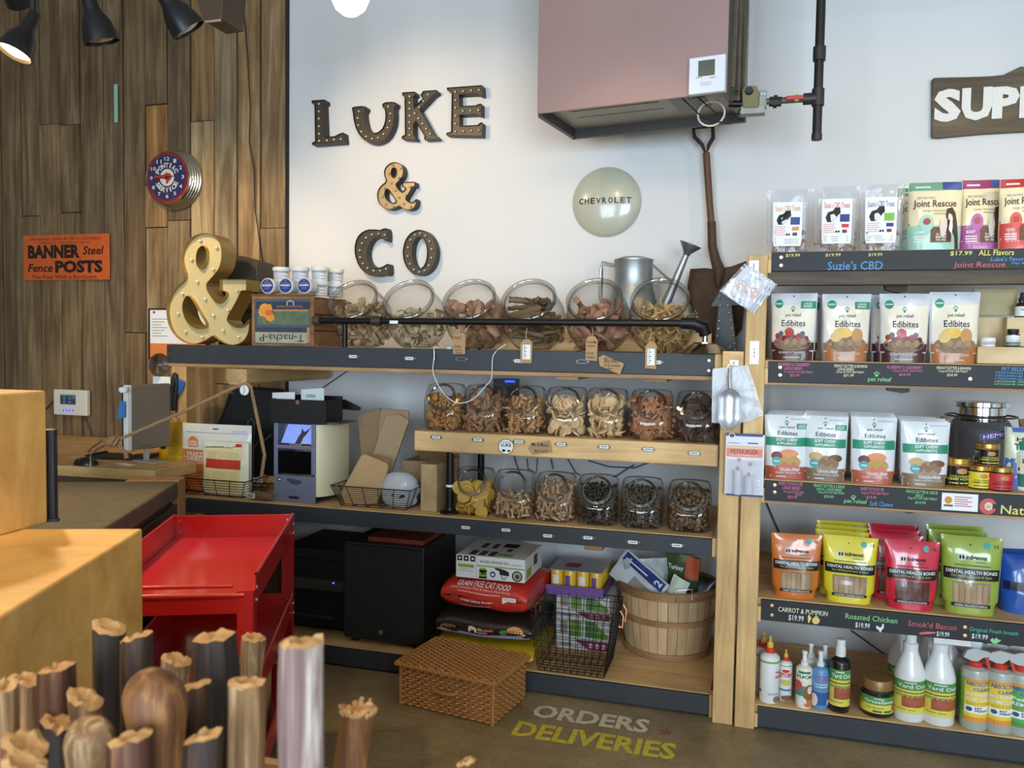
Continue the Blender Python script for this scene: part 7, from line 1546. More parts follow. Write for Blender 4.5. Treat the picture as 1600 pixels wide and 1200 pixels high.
    bottle('dropper_bottle', 'amber dropper bottle with white label on the upper step', 1597, 494, 24, zb2+.0005, Y+.104, [(0, 0), (.95, 0), (1, .1), (1, 2.0), (.7, 2.4), (.4, 2.55), (.4, 2.7)], mat((70, 36, 20), .15, coat=.7), [([(.48, 2.65), (.5, 3.2), (.3, 3.3), (.26, 4.1), (0, 4.3)], INK, 'dropper')], [(.2, 1.8, WHITE)], lambda d: d.paw(.5, 1.3, .2, GR), scale=.022)
small_goods()
# ================================================================== things hung on the posts
def post_goods():
    Y = YR-.05; Q = Zm(1080, 380, 6.667)
    hk = mat((222, 222, 224), .35, .4)
    for px, py, w_, h_, lab, Yp in ((1178, 416, .018, .022, 'small white metal hook plate at the post top', YR), (1178.5, 551, .0175, .045, 'long white metal hook plate on the taller post', YR), (1147, 567, .017, .011, 'small white metal hook plate on the shorter post', YF-.04)):
        c = PY(px, py, Yp); t = thing('hook_plate', lab, 'hook', c); MB().box(c.x-w_, Yp-.003, c.z-h_, c.x+w_, Yp-.0003, c.z+h_).build('plate', hk, t, world=True, bevel=.001)
        for s in (-.3, .3): MB().lathe([(.003, 0), (.003, .001), (0, .0012)], 8, Matrix.Translation((c.x, Yp-.003, c.z+h_*s)) @ Matrix.Rotation(R(90), 4, 'X')).build('screw', INK, t, world=True)
        MB().tube([(c.x, Yp-.003, c.z), (c.x, Yp-.05, c.z-.004), (c.x, Yp-.06, c.z+.006)], .0025, 6).build('prong', hk, t, world=True, smooth=True)
    # hanging cards
    for k in range(3):
        off = k*26; yy = Y+.012*k+.004
        P = [(x+off, y+off*.6) for x, y in ((590, 235), (830, 400), (605, 690) , (315, 495))] if k else [(575, 240), (830, 400), (605, 690), (315, 500)]
        W4 = [PY(*Q(x, y), yy) for x, y in P]; t = thing('card_packet', ('front clear packet with pink bone card hanging on the post', 'second clear packet behind the pink bone card', 'rear clear packet at the back of the hanging set')[k], 'packet', (W4[0].x, yy, W4[2].z), group='card packets on the post')
        MB().prism([(v.x, v.z) for v in W4], yy, yy+.003).build('card', mat((226, 222, 226), .5, var=.03), t, world=True)
        if k == 0:
            d = PxDeco(yy, t); pk = mat((226, 190, 176), .5); T = lambda pts: [Q(*q) for q in pts]
            bn = [(455, 450), (500, 385), (550, 385), (585, 425), (620, 460), (690, 470), (715, 505), (690, 560), (640, 580), (590, 545), (540, 500), (490, 495)]
            d.poly(T(bn), pk, .0006, 'bone_picture')
            for (x0, y0, x1, y1) in ((620, 330, 735, 380), (640, 355, 700, 372), (625, 385, 680, 405), (430, 545, 520, 552), (425, 570, 540, 576), (470, 590, 530, 598)): d.poly(T([(x0, y0), (x1, y0+(x1-x0)*.45), (x1, y0+(x1-x0)*.45+10), (x0, y0+10)]), mat((140, 134, 140), .6), .0008, 'text_line')
            d.done()
        F4 = [PY(*Q(x, y), yy-.003) for x, y in [(P[0][0]-20, P[0][1]-30), (P[1][0]+20, P[1][1]), (P[2][0], P[2][1]+18), (P[3][0]-20, P[3][1])]]
        MB().prism([(v.x, v.z) for v in F4], yy-.004, yy-.0025).build('clear_sleeve', FILM, t, world=True)
    MB_ = None
    # plastic bags and scoop
    Qs = Zm(1100, 400, 3.0); Yb = YF-.07
    for k in range(4):
        yy = Yb-.006*k; o = k*7
        pts = [(42-k*1, 528+k*3), (205-k*22, 510+k*6), (240-k*20, 610+k*3), (278-k*34, 745+k*8), (215-k*10, 775), (140, 788-k*2), (36, 782-k*2)]
        W_ = [PY(*Qs(x, y), yy) for x, y in pts]; t = thing('plastic_bag', ('rear', 'third', 'second', 'front')[k]+' clear plastic bag of the sheaf hung behind the scoop', 'plastic bag', (W_[0].x, yy, W_[-1].z), group='plastic bags on the post')
        cen = sum(W_, Vector())/len(W_); mb = MB(); n = len(W_)
        ring = []
        for i in range(n):
            for q in range(4): p = W_[i].lerp(W_[(i+1) % n], q/4); ring.append(p+Vector((0, .003*noise.noise(p*30), 0)))
        N_ = len(ring); mb.v = [tuple(p) for p in ring]+[tuple(cen+(p-cen)*.5+Vector((0, -.003+.006*noise.noise(p*40+Vector((k, 0, 0))), 0))) for p in ring]+[tuple(cen)]
        mb.f = [(i, (i+1) % N_, N_+(i+1) % N_, N_+i) for i in range(N_)]+[(N_+i, N_+(i+1) % N_, 2*N_) for i in range(N_)]
        mb.build('film', glass('bag_film', (.96, .96, .97), .15, 1.5, veil=.55), t, world=True, smooth=True)
    ys = Yb-.05; P = lambda x, y: PY(*Qs(x, y), ys); c0 = P(122, 700)
    t = thing('metal_scoop', 'polished aluminium scoop hanging in front of the plastic bags', 'scoop', c0); al = mat((215, 215, 217), .33, .85, var=.04, key='polished_aluminium')
    hw = (P(172, 700).x-P(64, 700).x)/2; zt, zb = P(122, 620).z, P(122, 815).z
    def sc(u, v):
        g = (u-.5)*math.pi*1.05; k = 1; e = v
        wv = hw*min(1, math.sqrt(max(0, 1-(max(0, .35-v)/.35)**2))+.02)*min(1, math.sqrt(max(.0, 1-(max(0, v-.72)/.28)**2))+.02)
        return (c0.x+math.sin(g)*wv, ys-.018+math.cos(g)*.045*(wv/hw)**.5, zb+(zt-zb)*v)
    o = MB().grid(sc, 22, 26).build('bowl', al, t, world=True, smooth=True); sm = o.modifiers.new('thick', 'SOLIDIFY'); sm.thickness = .0015
    h0 = P(122, 530); MB().tube([P(122, 622)+Vector((0, -.012, 0)), P(120, 570), h0+Vector((0, .01, .0))], [.008, .009, .0075], 12).build('handle', al, t, world=True, smooth=True)
    MB().tube([h0+Vector((.009*math.cos(R(g)), .012, .008+.009*math.sin(R(g)))) for g in range(0, 360, 30)], .0022, 6, True).build('hang_loop', al, t, world=True)
    # nurser pack
    Qn = Zm(1100, 600, 3.2); yn = YF-.078; P = lambda x, y: PY(*Qn(x, y), yn); a, b = P(110, 248), P(295, 560)
    t = thing('nurser_pack', 'carded pet nursing bottle pack hanging on the shorter post', 'pack', ((a.x+b.x)/2, yn, b.z)); wv = mat((228, 226, 232), .45)
    MB().box(a.x, yn, b.z, b.x, yn+.003, a.z).build('backing_card', wv, t, world=True); d = PxDeco(yn, t); r4 = lambda x0, y0, x1, y1: (*Qn(x0, y0), *Qn(x1, y1)); nav = mat((50, 70, 130), .5)
    d.rect(*r4(110, 248, 295, 262), nav, .0006, 1); d.rect(*r4(110, 552, 295, 562), nav, .0006, 1); d.rect(*r4(112, 318, 293, 366), mat((226, 134, 110), .5), .0006, 1); d.rect(*r4(112, 308, 293, 324), mat((236, 190, 172), .5), .0008, 1)
    d.text('PETNURSER', *r4(135, 328, 270, 350), mat((120, 30, 40), .5), .0, .0012); d.text('DELUXE NURSING KIT', *r4(130, 353, 272, 360), PAPER, 0, .0012); d.ell(*Qn(140, 257), 5, 4.2, PAPER, .001, 16, 'logo'); d.ell(*Qn(140, 257), 4, 3.2, mat((70, 80, 80), .5), .0014, 16, 'logo'); d.rect(*r4(120, 292, 180, 297), mat((150, 160, 180), .5), .001, 1, 'text_line'); d.rect(*r4(218, 294, 272, 300), nav, .001, 1, 'text_line'); d.done()
    for x0, x1, y0, y1, xt in ((148, 188, 425, 548, 172), (202, 246, 455, 545, 228)):
        p, q = P(x0, y0), P(x1, y1); MB().cyl(((p.x+q.x)/2, yn-.016, q.z), ((p.x+q.x)/2, yn-.016, p.z), (q.x-p.x)/2, n=18).build('nursing_bottle', mat((222, 222, 230), .3), t, world=True, smooth=True)
        zt_ = P(xt, y0-36).z; MB().lathe([(.0055, 0), (.005, .006), (.0025, .012), (0, .014)], 12, Matrix.Translation(((p.x+q.x)/2, yn-.016, p.z))).build('nipple', mat((206, 150, 110), .5), t, world=True, smooth=True)
        c = P(xt+4, 380 if x0 < 200 else 400); MB().lathe([(0, 0), (.008, 0), (.008, .004), (0, .005)], 14, Matrix.Translation((c.x, yn-.0005, c.z)) @ Matrix.Rotation(R(90), 4, 'X')).build('spare_nipple', mat((206, 150, 120), .5), t, world=True, smooth=True)
    p, q = P(118, 370), P(288, 550); MB().box(p.x, yn-.036, q.z, q.x, yn-.0345, p.z).build('blister', FILM, t, world=True, bevel=.004)
post_goods()
# ================================================================== on the floor shelf and the floor
ZF = .0925
def lying_bag(name, label, cx, Y0, z0, w_, d_, h_, m, rotz=0, seed=0, cat='bag'):
    """full sack lying flat; S maps the rounded front, v from its underside to its top"""
    t = thing(name, label, cat, (cx, Y0+d_/2, z0), rotz)
    def sec(u, a):
        k = max(.02, 1-abs(2*u-1)**5)**.5; pin = (.55+.45*k); c, s_ = math.cos(a), math.sin(a); q = (abs(c)**3.2+abs(s_)**2.3)**(-1/2.6)
        wv = .010*noise.noise(Vector((u*3+seed, a*1.3, seed)))
        y, z = -c*q*d_/2*(1-.04*(1-k)), s_*q*h_/2*pin
        return Vector(((u-.5)*w_*(1+.02*c), y+wv, h_/2+z+.6*wv))
    mb = MB(); nu, na = 22, 36
    mb.grid(lambda u, v: sec(u, v*2*math.pi), nu, na)
    for e in (0, nu): mb.f.append(tuple(j*(nu+1)+e for j in range(na)))
    zmin = min(v[2] for v in mb.v); mb.v = [(x, y, max(z-zmin, .0)+.0006) for x, y, z in mb.v]
    mb.build('sack', m, t, smooth=True)
    def S(u, v, off):
        a = R(-62+140*v); p = sec(u, a); n = Vector((0, -math.cos(a), math.sin(a)))
        return p-Vector((0, 0, zmin-.0006))+n*(off*1.5+.0012)
    return t, S
def floor_shelf():
    blk = mat((22, 21, 20), .5, var=.15)
    # subwoofer cabinet
    x0, x1, z1 = -1.818, -1.418, .567; t = thing('subwoofer', 'large black speaker cabinet standing on the floor shelf', 'speaker', ((x0+x1)/2, 3.66, ZF))
    MB().box(x0, 3.46, ZF+.02, x1, 3.88, z1).build('cabinet', mat((26, 25, 24), .45, var=.2), t, world=True, bevel=.006)
    MB().box(x0+.006, 3.448, ZF+.03, x1-.006, 3.4597, z1-.012).build('grille', mat((20, 19, 18), .85, var=.3, scale=300, bump=.5), t, world=True, bevel=.003)
    c = PY(595, 988, 3.448); MB().box(c.x-.009, 3.4455, c.z-.009, c.x+.009, 3.4478, c.z+.009).build('badge', mat((110, 106, 98), .4), t, world=True)
    for a in (x0+.03, x1-.06):
        for b in (3.48, 3.83): MB().box(a, b, ZF, a+.03, b+.03, ZF+.0195).build('foot', blk, t, world=True)
    tag(MB().box(x0+.10, 3.5, z1+.0005, x1-.02, 3.78, z1+.022).build('magazine_stack', mat((120, 54, 36), .5, var=.5, scale=9), bevel=.002), 'flat red brown carton lying on the black speaker cabinet', 'carton')
    # printer
    p0, p1 = PXY(455, 3.55, .3), PXY(533, 3.55, .3); t = thing('printer', 'black office printer with blue standby light in the shadows', 'printer', ((p0+p1)/2, 3.7, ZF)); zt = PY(490, 862, 3.5).z
    a0 = -2.2; B = lambda nm, m, *q: MB().box(*q).build(nm, m, t, world=True, bevel=.004)
    B('body', blk, a0, 3.56, ZF+.02, -1.835, 3.95, zt-.05); B('scanner_lid', mat((30, 29, 28), .4), a0, 3.54, zt-.045, -1.835, 3.95, zt); B('paper_tray', mat((28, 27, 26), .5), a0+.02, 3.44, ZF+.10, -1.86, 3.555, ZF+.115); B('control_panel', mat((52, 50, 46), .4), a0+.05, 3.515, zt-.19, -1.85, 3.556, zt-.14); B('base', blk, a0+.02, 3.57, ZF, -1.85, 3.94, ZF+.0195)
    c = PY(521, 911, 3.513); MB().lathe([(.004, 0), (.004, .002), (0, .003)], 8, Matrix.Translation(c) @ Matrix.Rotation(R(90), 4, 'X')).build('standby_light', mat((70, 60, 255), .3, emit=6, key='led_violet'), t, world=True)
    c = PY(520, 987, 3.558); MB().box(c.x-.008, 3.5565, c.z-.008, c.x+.008, 3.5595, c.z+.008).build('badge', mat((110, 106, 98), .4), t, world=True)
    # sacks
    xl, xr = PXY(684, 3.43, .2), PXY(832, 3.43, .2); c = (xl+xr)/2; w_ = xr-xl
    t, S = lying_bag('pet_food_bag', 'yellow pet food sack at the bottom of the stack', c, 3.41, ZF, w_+.02, .42, .08, mat((218, 182, 40), .35, coat=.4), R(-2), 2)
    zb = ZF+.082; Q = Zm(700, 830, 6.667)
    t, S = lying_bag('pet_food_bag', 'black pet food sack with lilac stripe and meat picture', c-.0, 3.415, zb, w_, .42, .125, mat((40, 36, 32), .35, coat=.4), R(-2), 4)
    d = Deco(S, t); d.rect(.02, .25, .98, .34, mat((168, 158, 206), .4), .0006, 12, 'stripe')
    d.ell(.84, .50, .085, .13, mat((226, 160, 96), .5, var=.4, scale=40), .001, 20, 'meat_picture'); d.ell(.88, .42, .07, .07, mat((232, 196, 150), .5), .0014, 16, 'meat_picture'); d.ell(.73, .44, .05, .08, mat((90, 140, 70), .5), .0012, 14, 'herb_picture')
    for q in range(4): d.rect(.79+.03*q, .36, .80+.03*q, .5, mat((140, 84, 44), .5), .0018, 2, 'grill_mark')
    d.ell(.14, .40, .085, .07, mat((206, 150, 70), .5), .0012, 20, 'logo'); d.ell(.14, .40, .07, .055, mat((60, 46, 34), .5), .0016, 20, 'logo'); d.text('SEVA', .10, .375, .18, .425, mat((226, 180, 100), .5), .02, .002)
    d.rect(.50, .44, .62, .5, mat((214, 96, 66), .5), .001, 4, 'flavour_tab'); d.rect(.46, .44, .5, .52, mat((170, 166, 160), .5), .001, 2, 'flavour_tab'); d.poly([(.36, .38), (.36, .50), (.38, .54), (.42, .53), (.45, .50), (.45, .38), (.43, .38), (.425, .44), (.39, .44), (.385, .38)], mat((230, 216, 180), .5), .0012, 'dog_picture'); d.rect(.46, .38, .56, .41, mat((200, 190, 170), .5), .001, 4, 'text_line'); d.done()
    zr = zb+.128; xl, xr = PXY(697, 3.43, .4), PXY(824, 3.43, .4)
    t, S = lying_bag('pet_food_bag', 'red cat food sack with white lettering under the printed carton', (xl+xr)/2+.004, 3.40, zr, xr-xl+.02, .46, .155, mat((200, 52, 36), .35, coat=.4, var=.06), R(-3), 6)
    d = Deco(S, t); wr = mat((238, 200, 190), .5)
    d.text('Entree', .36, .80, .62, .90, wr, .01, .0014, shear=.05); d.text('GRAIN FREE CAT FOOD', .18, .66, .80, .76, WHITE, .015, .0014); d.text('Duck, Pumpkin Meal & Salmon Meal Recipe', .12, .59, .82, .645, wr, 0, .0014)
    d.text('Ocean Select Recipe', .24, .35, .62, .42, WHITE, .015, .0014, shear=.03); d.ell(.17, .42, .05, .06, mat((120, 60, 44), .5), .001, 16, 'seal'); d.ell(.66, .30, .032, .05, mat((226, 190, 140), .5), .001, 14, 'seal'); d.ell(.66, .30, .02, .03, mat((150, 84, 40), .5), .0016, 12, 'seal'); d.rect(.73, .34, .88, .52, PAPER, .001, 4, 'price_sticker'); d.text('PRICE TAG', .75, .46, .86, .49, mat((90, 90, 140), .5), .01, .0016); d.rect(.77, .38, .85, .41, mat((150, 150, 156), .5), .0016, 2, 'text_line')
    d.rect(.24, .27, .6, .285, wr, .0012, 5, 'text_line'); d.rect(.2, .54, .7, .555, wr, .0012, 6, 'text_line'); d.done()
    # printed carton
    zc_ = zr+.158; Yc = 3.43; a, b = PY(*Q(85, 170), Yc), PY(*Q(800, 490), Yc); h_ = PY(*Q(85, 170), Yc).z-PY(*Q(85, 405), Yc).z
    x0, x1 = a.x, b.x; t = thing('travel_bag_carton', 'white carton printed with green bands and black product pictures', 'carton', ((x0+x1)/2, Yc+.15, zc_))
    wv = mat((222, 222, 220), .5, var=.03); W_ = x1-x0
    MB().box(x0, Yc, zc_, x1, Yc+.30, zc_+h_).build('box', wv, t, world=True, bevel=.002)
    S = lambda u, v, off: Vector((-W_/2+u*W_, -.15-off, v*h_)); d = Deco(S, t, (85, 205, 800, 450)); gr = mat((130, 172, 52), .5)
    for x in (125, 193, 262): d.rect(x-26, 212, x+26, 268, INK, .001, 1, 'icon'); d.ell(x, 240, 14, 10, WHITE, .0014, 10, 'icon')
    d.rect(108, 302, 275, 336, gr, .001, 2, 'printed_band'); d.rect(308, 300, 800, 314, gr, .001, 2, 'printed_band'); d.text('THE ORIGINAL DELUXE', 335, 246, 640, 272, mat((110, 110, 112), .5), .02, .0014, turn=True); d.rect(660, 262, 770, 280, mat((190, 190, 190), .5), .001, 1, 'text_line')
    d.rect(330, 350, 412, 440, gr, .001, 2, 'printed_panel'); d.ell(371, 352, 41, 28, gr, .001, 18); d.text('95', 345, 360, 402, 400, INK, .03, .0016, turn=True); d.rect(330, 418, 412, 440, INK, .0014, 1); d.ell(472, 386, 30, 32, mat((56, 64, 140), .5), .001, 18, 'round_seal'); d.rect(458, 376, 486, 400, WHITE, .0014, 1)
    d.poly([(490, 315), (545, 318), (600, 330), (640, 350), (640, 392), (545, 384), (540, 345), (495, 330)], INK, .0014, 'bag_picture'); d.poly([(556, 390), (570, 428), (600, 432), (616, 398), (608, 396), (596, 424), (576, 420), (566, 390)], INK, .0014, 'bag_picture'); d.ell(722, 385, 54, 58, mat((60, 62, 40), .5), .001, 22, 'round_seal'); d.ell(722, 385, 40, 44, mat((170, 176, 150), .5), .0014, 20, 'round_seal'); d.ell(724, 388, 22, 26, mat((60, 62, 50), .5), .0018, 14, 'round_seal'); d.rect(110, 370, 270, 376, mat((150, 150, 150), .5), .001, 1, 'text_line'); d.rect(120, 350, 250, 355, mat((150, 150, 150), .5), .001, 1, 'text_line'); d.rect(298, 215, 302, 440, mat((150, 150, 150), .5), .001, 1, 'rule'); d.done()
    St = lambda u, v, off: Vector((-W_/2+u*W_, -.15+.30*v, h_+off)); d = Deco(St, t); gy = mat((70, 68, 64), .5)
    for u in (.16, .30, .44): d.rect(u, .06, u+.10, .32, gy, .001, 1, 'picture')
    for u in (.2, .36): d.rect(u, .5, u+.08, .8, gy, .001, 1, 'picture')
    d.rect(.56, .1, .78, .24, gr, .001, 1, 'printed_band'); d.rect(.5, .62, .72, .86, INK, .001, 1, 'picture'); d.rect(.62, .38, .7, .54, gy, .001, 1, 'picture'); d.done()
    Ss = lambda u, v, off: Vector((W_/2+off, -.15+.30*u, v*h_)); d = Deco(Ss, t); d.rect(.1, .1, .34, .5, gr, .001, 1, 'printed_band'); d.rect(.5, .4, .7, .85, gy, .001, 1, 'picture'); d.done()
    # wire basket with copper handles
    wb = wire_basket('wire_basket', 'large black wire basket with copper handles on the floor shelf', -.862, -.575, YF+.03, YF+.27, .004, .27, .035, (0, 0, ZF), 0, 10, (10, 8), .0017)
    cp = mat((206, 140, 100), .25, 1)
    for sx in (-1, 1):
        X = -.575+.045 if sx > 0 else -.862-.03
        for dy in (.10, .19): MB().tube([(X, YF+.03+dy-.0, ZF+.20), (X+.014*sx, YF+.03+dy, ZF+.19), (X+.016*sx, YF+.03+dy+.01, ZF+.24), (X+.002*sx, YF+.03+dy+.012, ZF+.262)], .0042, 8).build('handle', cp, wb, world=True, smooth=True)
    # cases behind the basket
    Yk = YF+.325
    def case(lab, z0, z1, k):
        x0, x1 = PXY(869, Yk, .25), PXY(952, Yk, .25); t = thing('food_case', lab, 'case', ((x0+x1)/2, Yk+.1, z0)); W_, H_ = x1-x0, z1-z0
        MB().box(x0, Yk, z0, x1, Yk+.21, z1).build('carton', mat((206, 206, 202), .45, var=.04), t, world=True, bevel=.002)
        S = lambda u, v, off: Vector((-W_/2+u*W_, -.1-off, v*H_)); d = Deco(S, t); g_ = mat((110, 150, 62), .5); mg = mat((122, 40, 76), .5)
        d.rect(.28, .42, .48, .96, g_, .0006, 1); d.rect(.56, .42, .74, .96, mat((84, 128, 70), .5), .0006, 1); d.poly([(.72, .4), (.98, .4), (.98, .55), (.85, .75), (.72, .95)], g_, .0008)
        d.poly([(.36, .32), (1, .32), (1, .02), (.62, .02), (.5, .16)], mg, .0008)
        for q in (.66, .78, .9): d.ell(q, .17, .04, .09, mat((206, 170, 186), .5), .0012, 12)
        d.rect(.08, .5, .22, .9, mat((150, 140, 130), .5), .0008, 1); d.rect(.1, .1, .3, .2, mat((150, 140, 150), .5), .0008, 1); d.done()
    case('white green and plum pet food case at the bottom of the cases', ZF+.0005, .236, 0); case('white green and plum pet food case stacked on its twin', .2365, .345, 1)
    x0, x1 = PXY(858, Yk, .4), PXY(940, Yk, .4); t = thing('can_tray', 'purple cardboard tray of shrink wrapped cans topping the cases', 'tray', ((x0+x1)/2, Yk+.12, .3455))
    pu = mat((110, 76, 140), .5); MB().box(x0-.01, Yk-.02, .3455, x1+.01, Yk+.28, .352).build('tray_base', pu, t, world=True); MB().box(x0-.01, Yk-.022, .3455, x1+.01, Yk-.0185, .392).build('tray_front', pu, t, world=True); MB().box(x1+.0105, Yk-.02, .3455, x1+.013, Yk+.28, .392).build('tray_side', pu, t, world=True)
    r_ = (x1-x0)/8; ym = mat((226, 182, 50), .35, coat=.3, var=.05)
    cm = MB().lathe([(0, 0), (r_*.94, 0), (r_*.97, .004), (r_*.97, .098), (r_*.9, .103), (0, .102)], 20).mesh('can', True); cm.materials.append(ym)
    lm = MB().grid(lambda u, v: ((r_*.985)*math.sin(-.6+.8*u), -(r_*.985)*math.cos(-.6+.8*u), .02+.06*v), 6, 2).mesh('can_label', True); lm.materials.append(pu)
    l2 = MB().grid(lambda u, v: ((r_*.985)*math.sin(-.5+1.0*u), -(r_*.985)*math.cos(-.5+1.0*u), .04+.04*v), 6, 2).mesh('can_label', True); l2.materials.append(mat((232, 226, 214), .5))
    for j in range(4):
        for i in range(4):
            o = link('can', cm, None, t, loc=Vector((x0+r_+2*r_*i, Yk+r_+2*r_*j, .3525))-t.location)
            if j == 0: link('can_label', lm if i % 2 else l2, None, o)
    MB().box(x0-.002, Yk-.003, .4565, x1+.002, Yk+8*r_, .4585).build('shrink_wrap', glass('grey_wrap', (.75, .75, .77), .25, 1.5, veil=.35), t, world=True)
    MB().box(x0+.06, Yk+.06, .459, x0+.13, Yk+.13, .4596).build('pink_slip', mat((170, 50, 96), .6), t, world=True)
    # bushel basket
    cx, cy, rb, rt, H_ = PXY(1043, 3.88, .3), 3.885, .19, .225, .315
    t = thing('bushel_basket', 'round slatted bushel basket with wire handle on the floor shelf', 'basket', (cx, cy, ZF+.0006)); sl = wood('basket_slat', (188, 150, 104), (208, 174, 130), (226, 196, 156), (10, 10, 1.5)); hp = wood('basket_hoop', (140, 98, 62), (164, 120, 80), (184, 142, 100), (3, 3, 10))
    n = 30; me = MB()
    def slat(u, v):
        a = (u-.5)*2*math.pi/n*.94; r_ = rb+(rt-rb)*v+.006*math.sin(math.pi*v); return (r_*math.sin(a), -r_*math.cos(a), H_*v)
    me.grid(slat, 3, 5); k = len(me.v); me.add([(x*.975, y*.975, z) for x, y, z in me.v[:k]], [tuple(reversed(f)) for f in me.f]); ms = me.mesh('slat'); ms.materials.append(sl)
    for i in range(n): link('slat', ms, None, t, rot=(0, 0, 2*math.pi*i/n))
    for v0, v1, th in ((.0, .09, .006), (.50, .585, .006), (.88, 1.0, .009)):
        MB().lathe([(rb+(rt-rb)*v0+.004+.006*math.sin(math.pi*v0), H_*v0), (rb+(rt-rb)*v0+.004+th+.006*math.sin(math.pi*v0), H_*v0), (rb+(rt-rb)*v1+.004+th+.006*math.sin(math.pi*v1), H_*v1), (rb+(rt-rb)*v1+.004+.006*math.sin(math.pi*v1), H_*v1), (rb+(rt-rb)*v0+.004+.006*math.sin(math.pi*v0), H_*v0)], 48).build('hoop', hp, t, smooth=False)
    MB().lathe([(0, .008), (rb*.97, .008), (rb*.97, .012), (0, .012)], 32).build('floor_disc', sl, t)
    A = R(14); p = lambda a, z: ((rt+.014)*math.sin(a), -(rt+.014)*math.cos(a), z)
    MB().tube([p(A-.0, H_*.9), p(A, H_+.02), p(A+.30, H_+.025), p(A+.30, H_*.92)], .0024, 6).build('wire_handle', STEEL, t, smooth=True)
    bl = ZF+.10
    def tilted(lab, col, w_, h_, d_, loc, rot, seed, prints):
        tt, S = pouch('treat_bag', lab, w_, h_, d_, mat(col, .35, coat=.4, var=.08), loc, 0, seed); tt.rotation_euler = rot; d = Deco(S, tt); prints(d); d.done()
    nav = mat((44, 60, 120), .45)
    tilted('white chew packet with navy corner band lying tilted on the bushel basket', (206, 208, 210), .15, .27, .03, (cx-.015, cy-.16, ZF+.27), (R(-28), R(-58), R(6)), 3, lambda d: (d.rect(.66, .05, .95, .95, nav, .0006, 8), d.text('2', .74, .1, .9, .24, WHITE, .02, .0014), d.rect(.08, .1, .5, .6, mat((150, 140, 132), .5, var=.4, scale=30), .0006, 6), d.rect(.76, .4, .8, .9, WHITE, .0012, 3)))
    tilted('clear grey treat bag standing in the bushel basket', (150, 156, 156), .2, .33, .06, (cx-.07, cy-.04, bl), (R(6), R(-6), R(4)), 8, lambda d: (d.rect(.3, .5, .9, .8, mat((170, 176, 166), .5), .0006, 6), d.rect(.1, .62, .6, .66, mat((70, 80, 80), .5), .001, 4)))
    tilted('dark green treat bag with orange corner in the bushel basket', (66, 84, 50), .16, .36, .05, (cx+.045, cy-.04, bl), (R(4), R(5), R(-6)), 12, lambda d: (d.rect(.6, .7, .98, .98, mat((206, 92, 44), .45), .0006, 6), d.text('Turkey', .1, .78, .55, .86, WHITE, .02, .0014)))
    tilted('pale green narrow treat pouch leaning forward in the bushel basket', (206, 214, 196), .08, .24, .04, (cx+.0, cy-.13, bl+.06), (R(10), R(22), R(-12)), 15, lambda d: (d.ell(.5, .35, .35, .12, mat((160, 180, 110), .5), .0006, 16),))
    tilted('glossy black treat bag sunk into the bushel basket', (30, 30, 32), .17, .26, .1, (cx+.11, cy-.03, bl), (R(0), R(8), R(-10)), 19, lambda d: (d.ell(.5, .7, .2, .12, mat((70, 70, 74), .3), .0006, 16),))
floor_shelf()
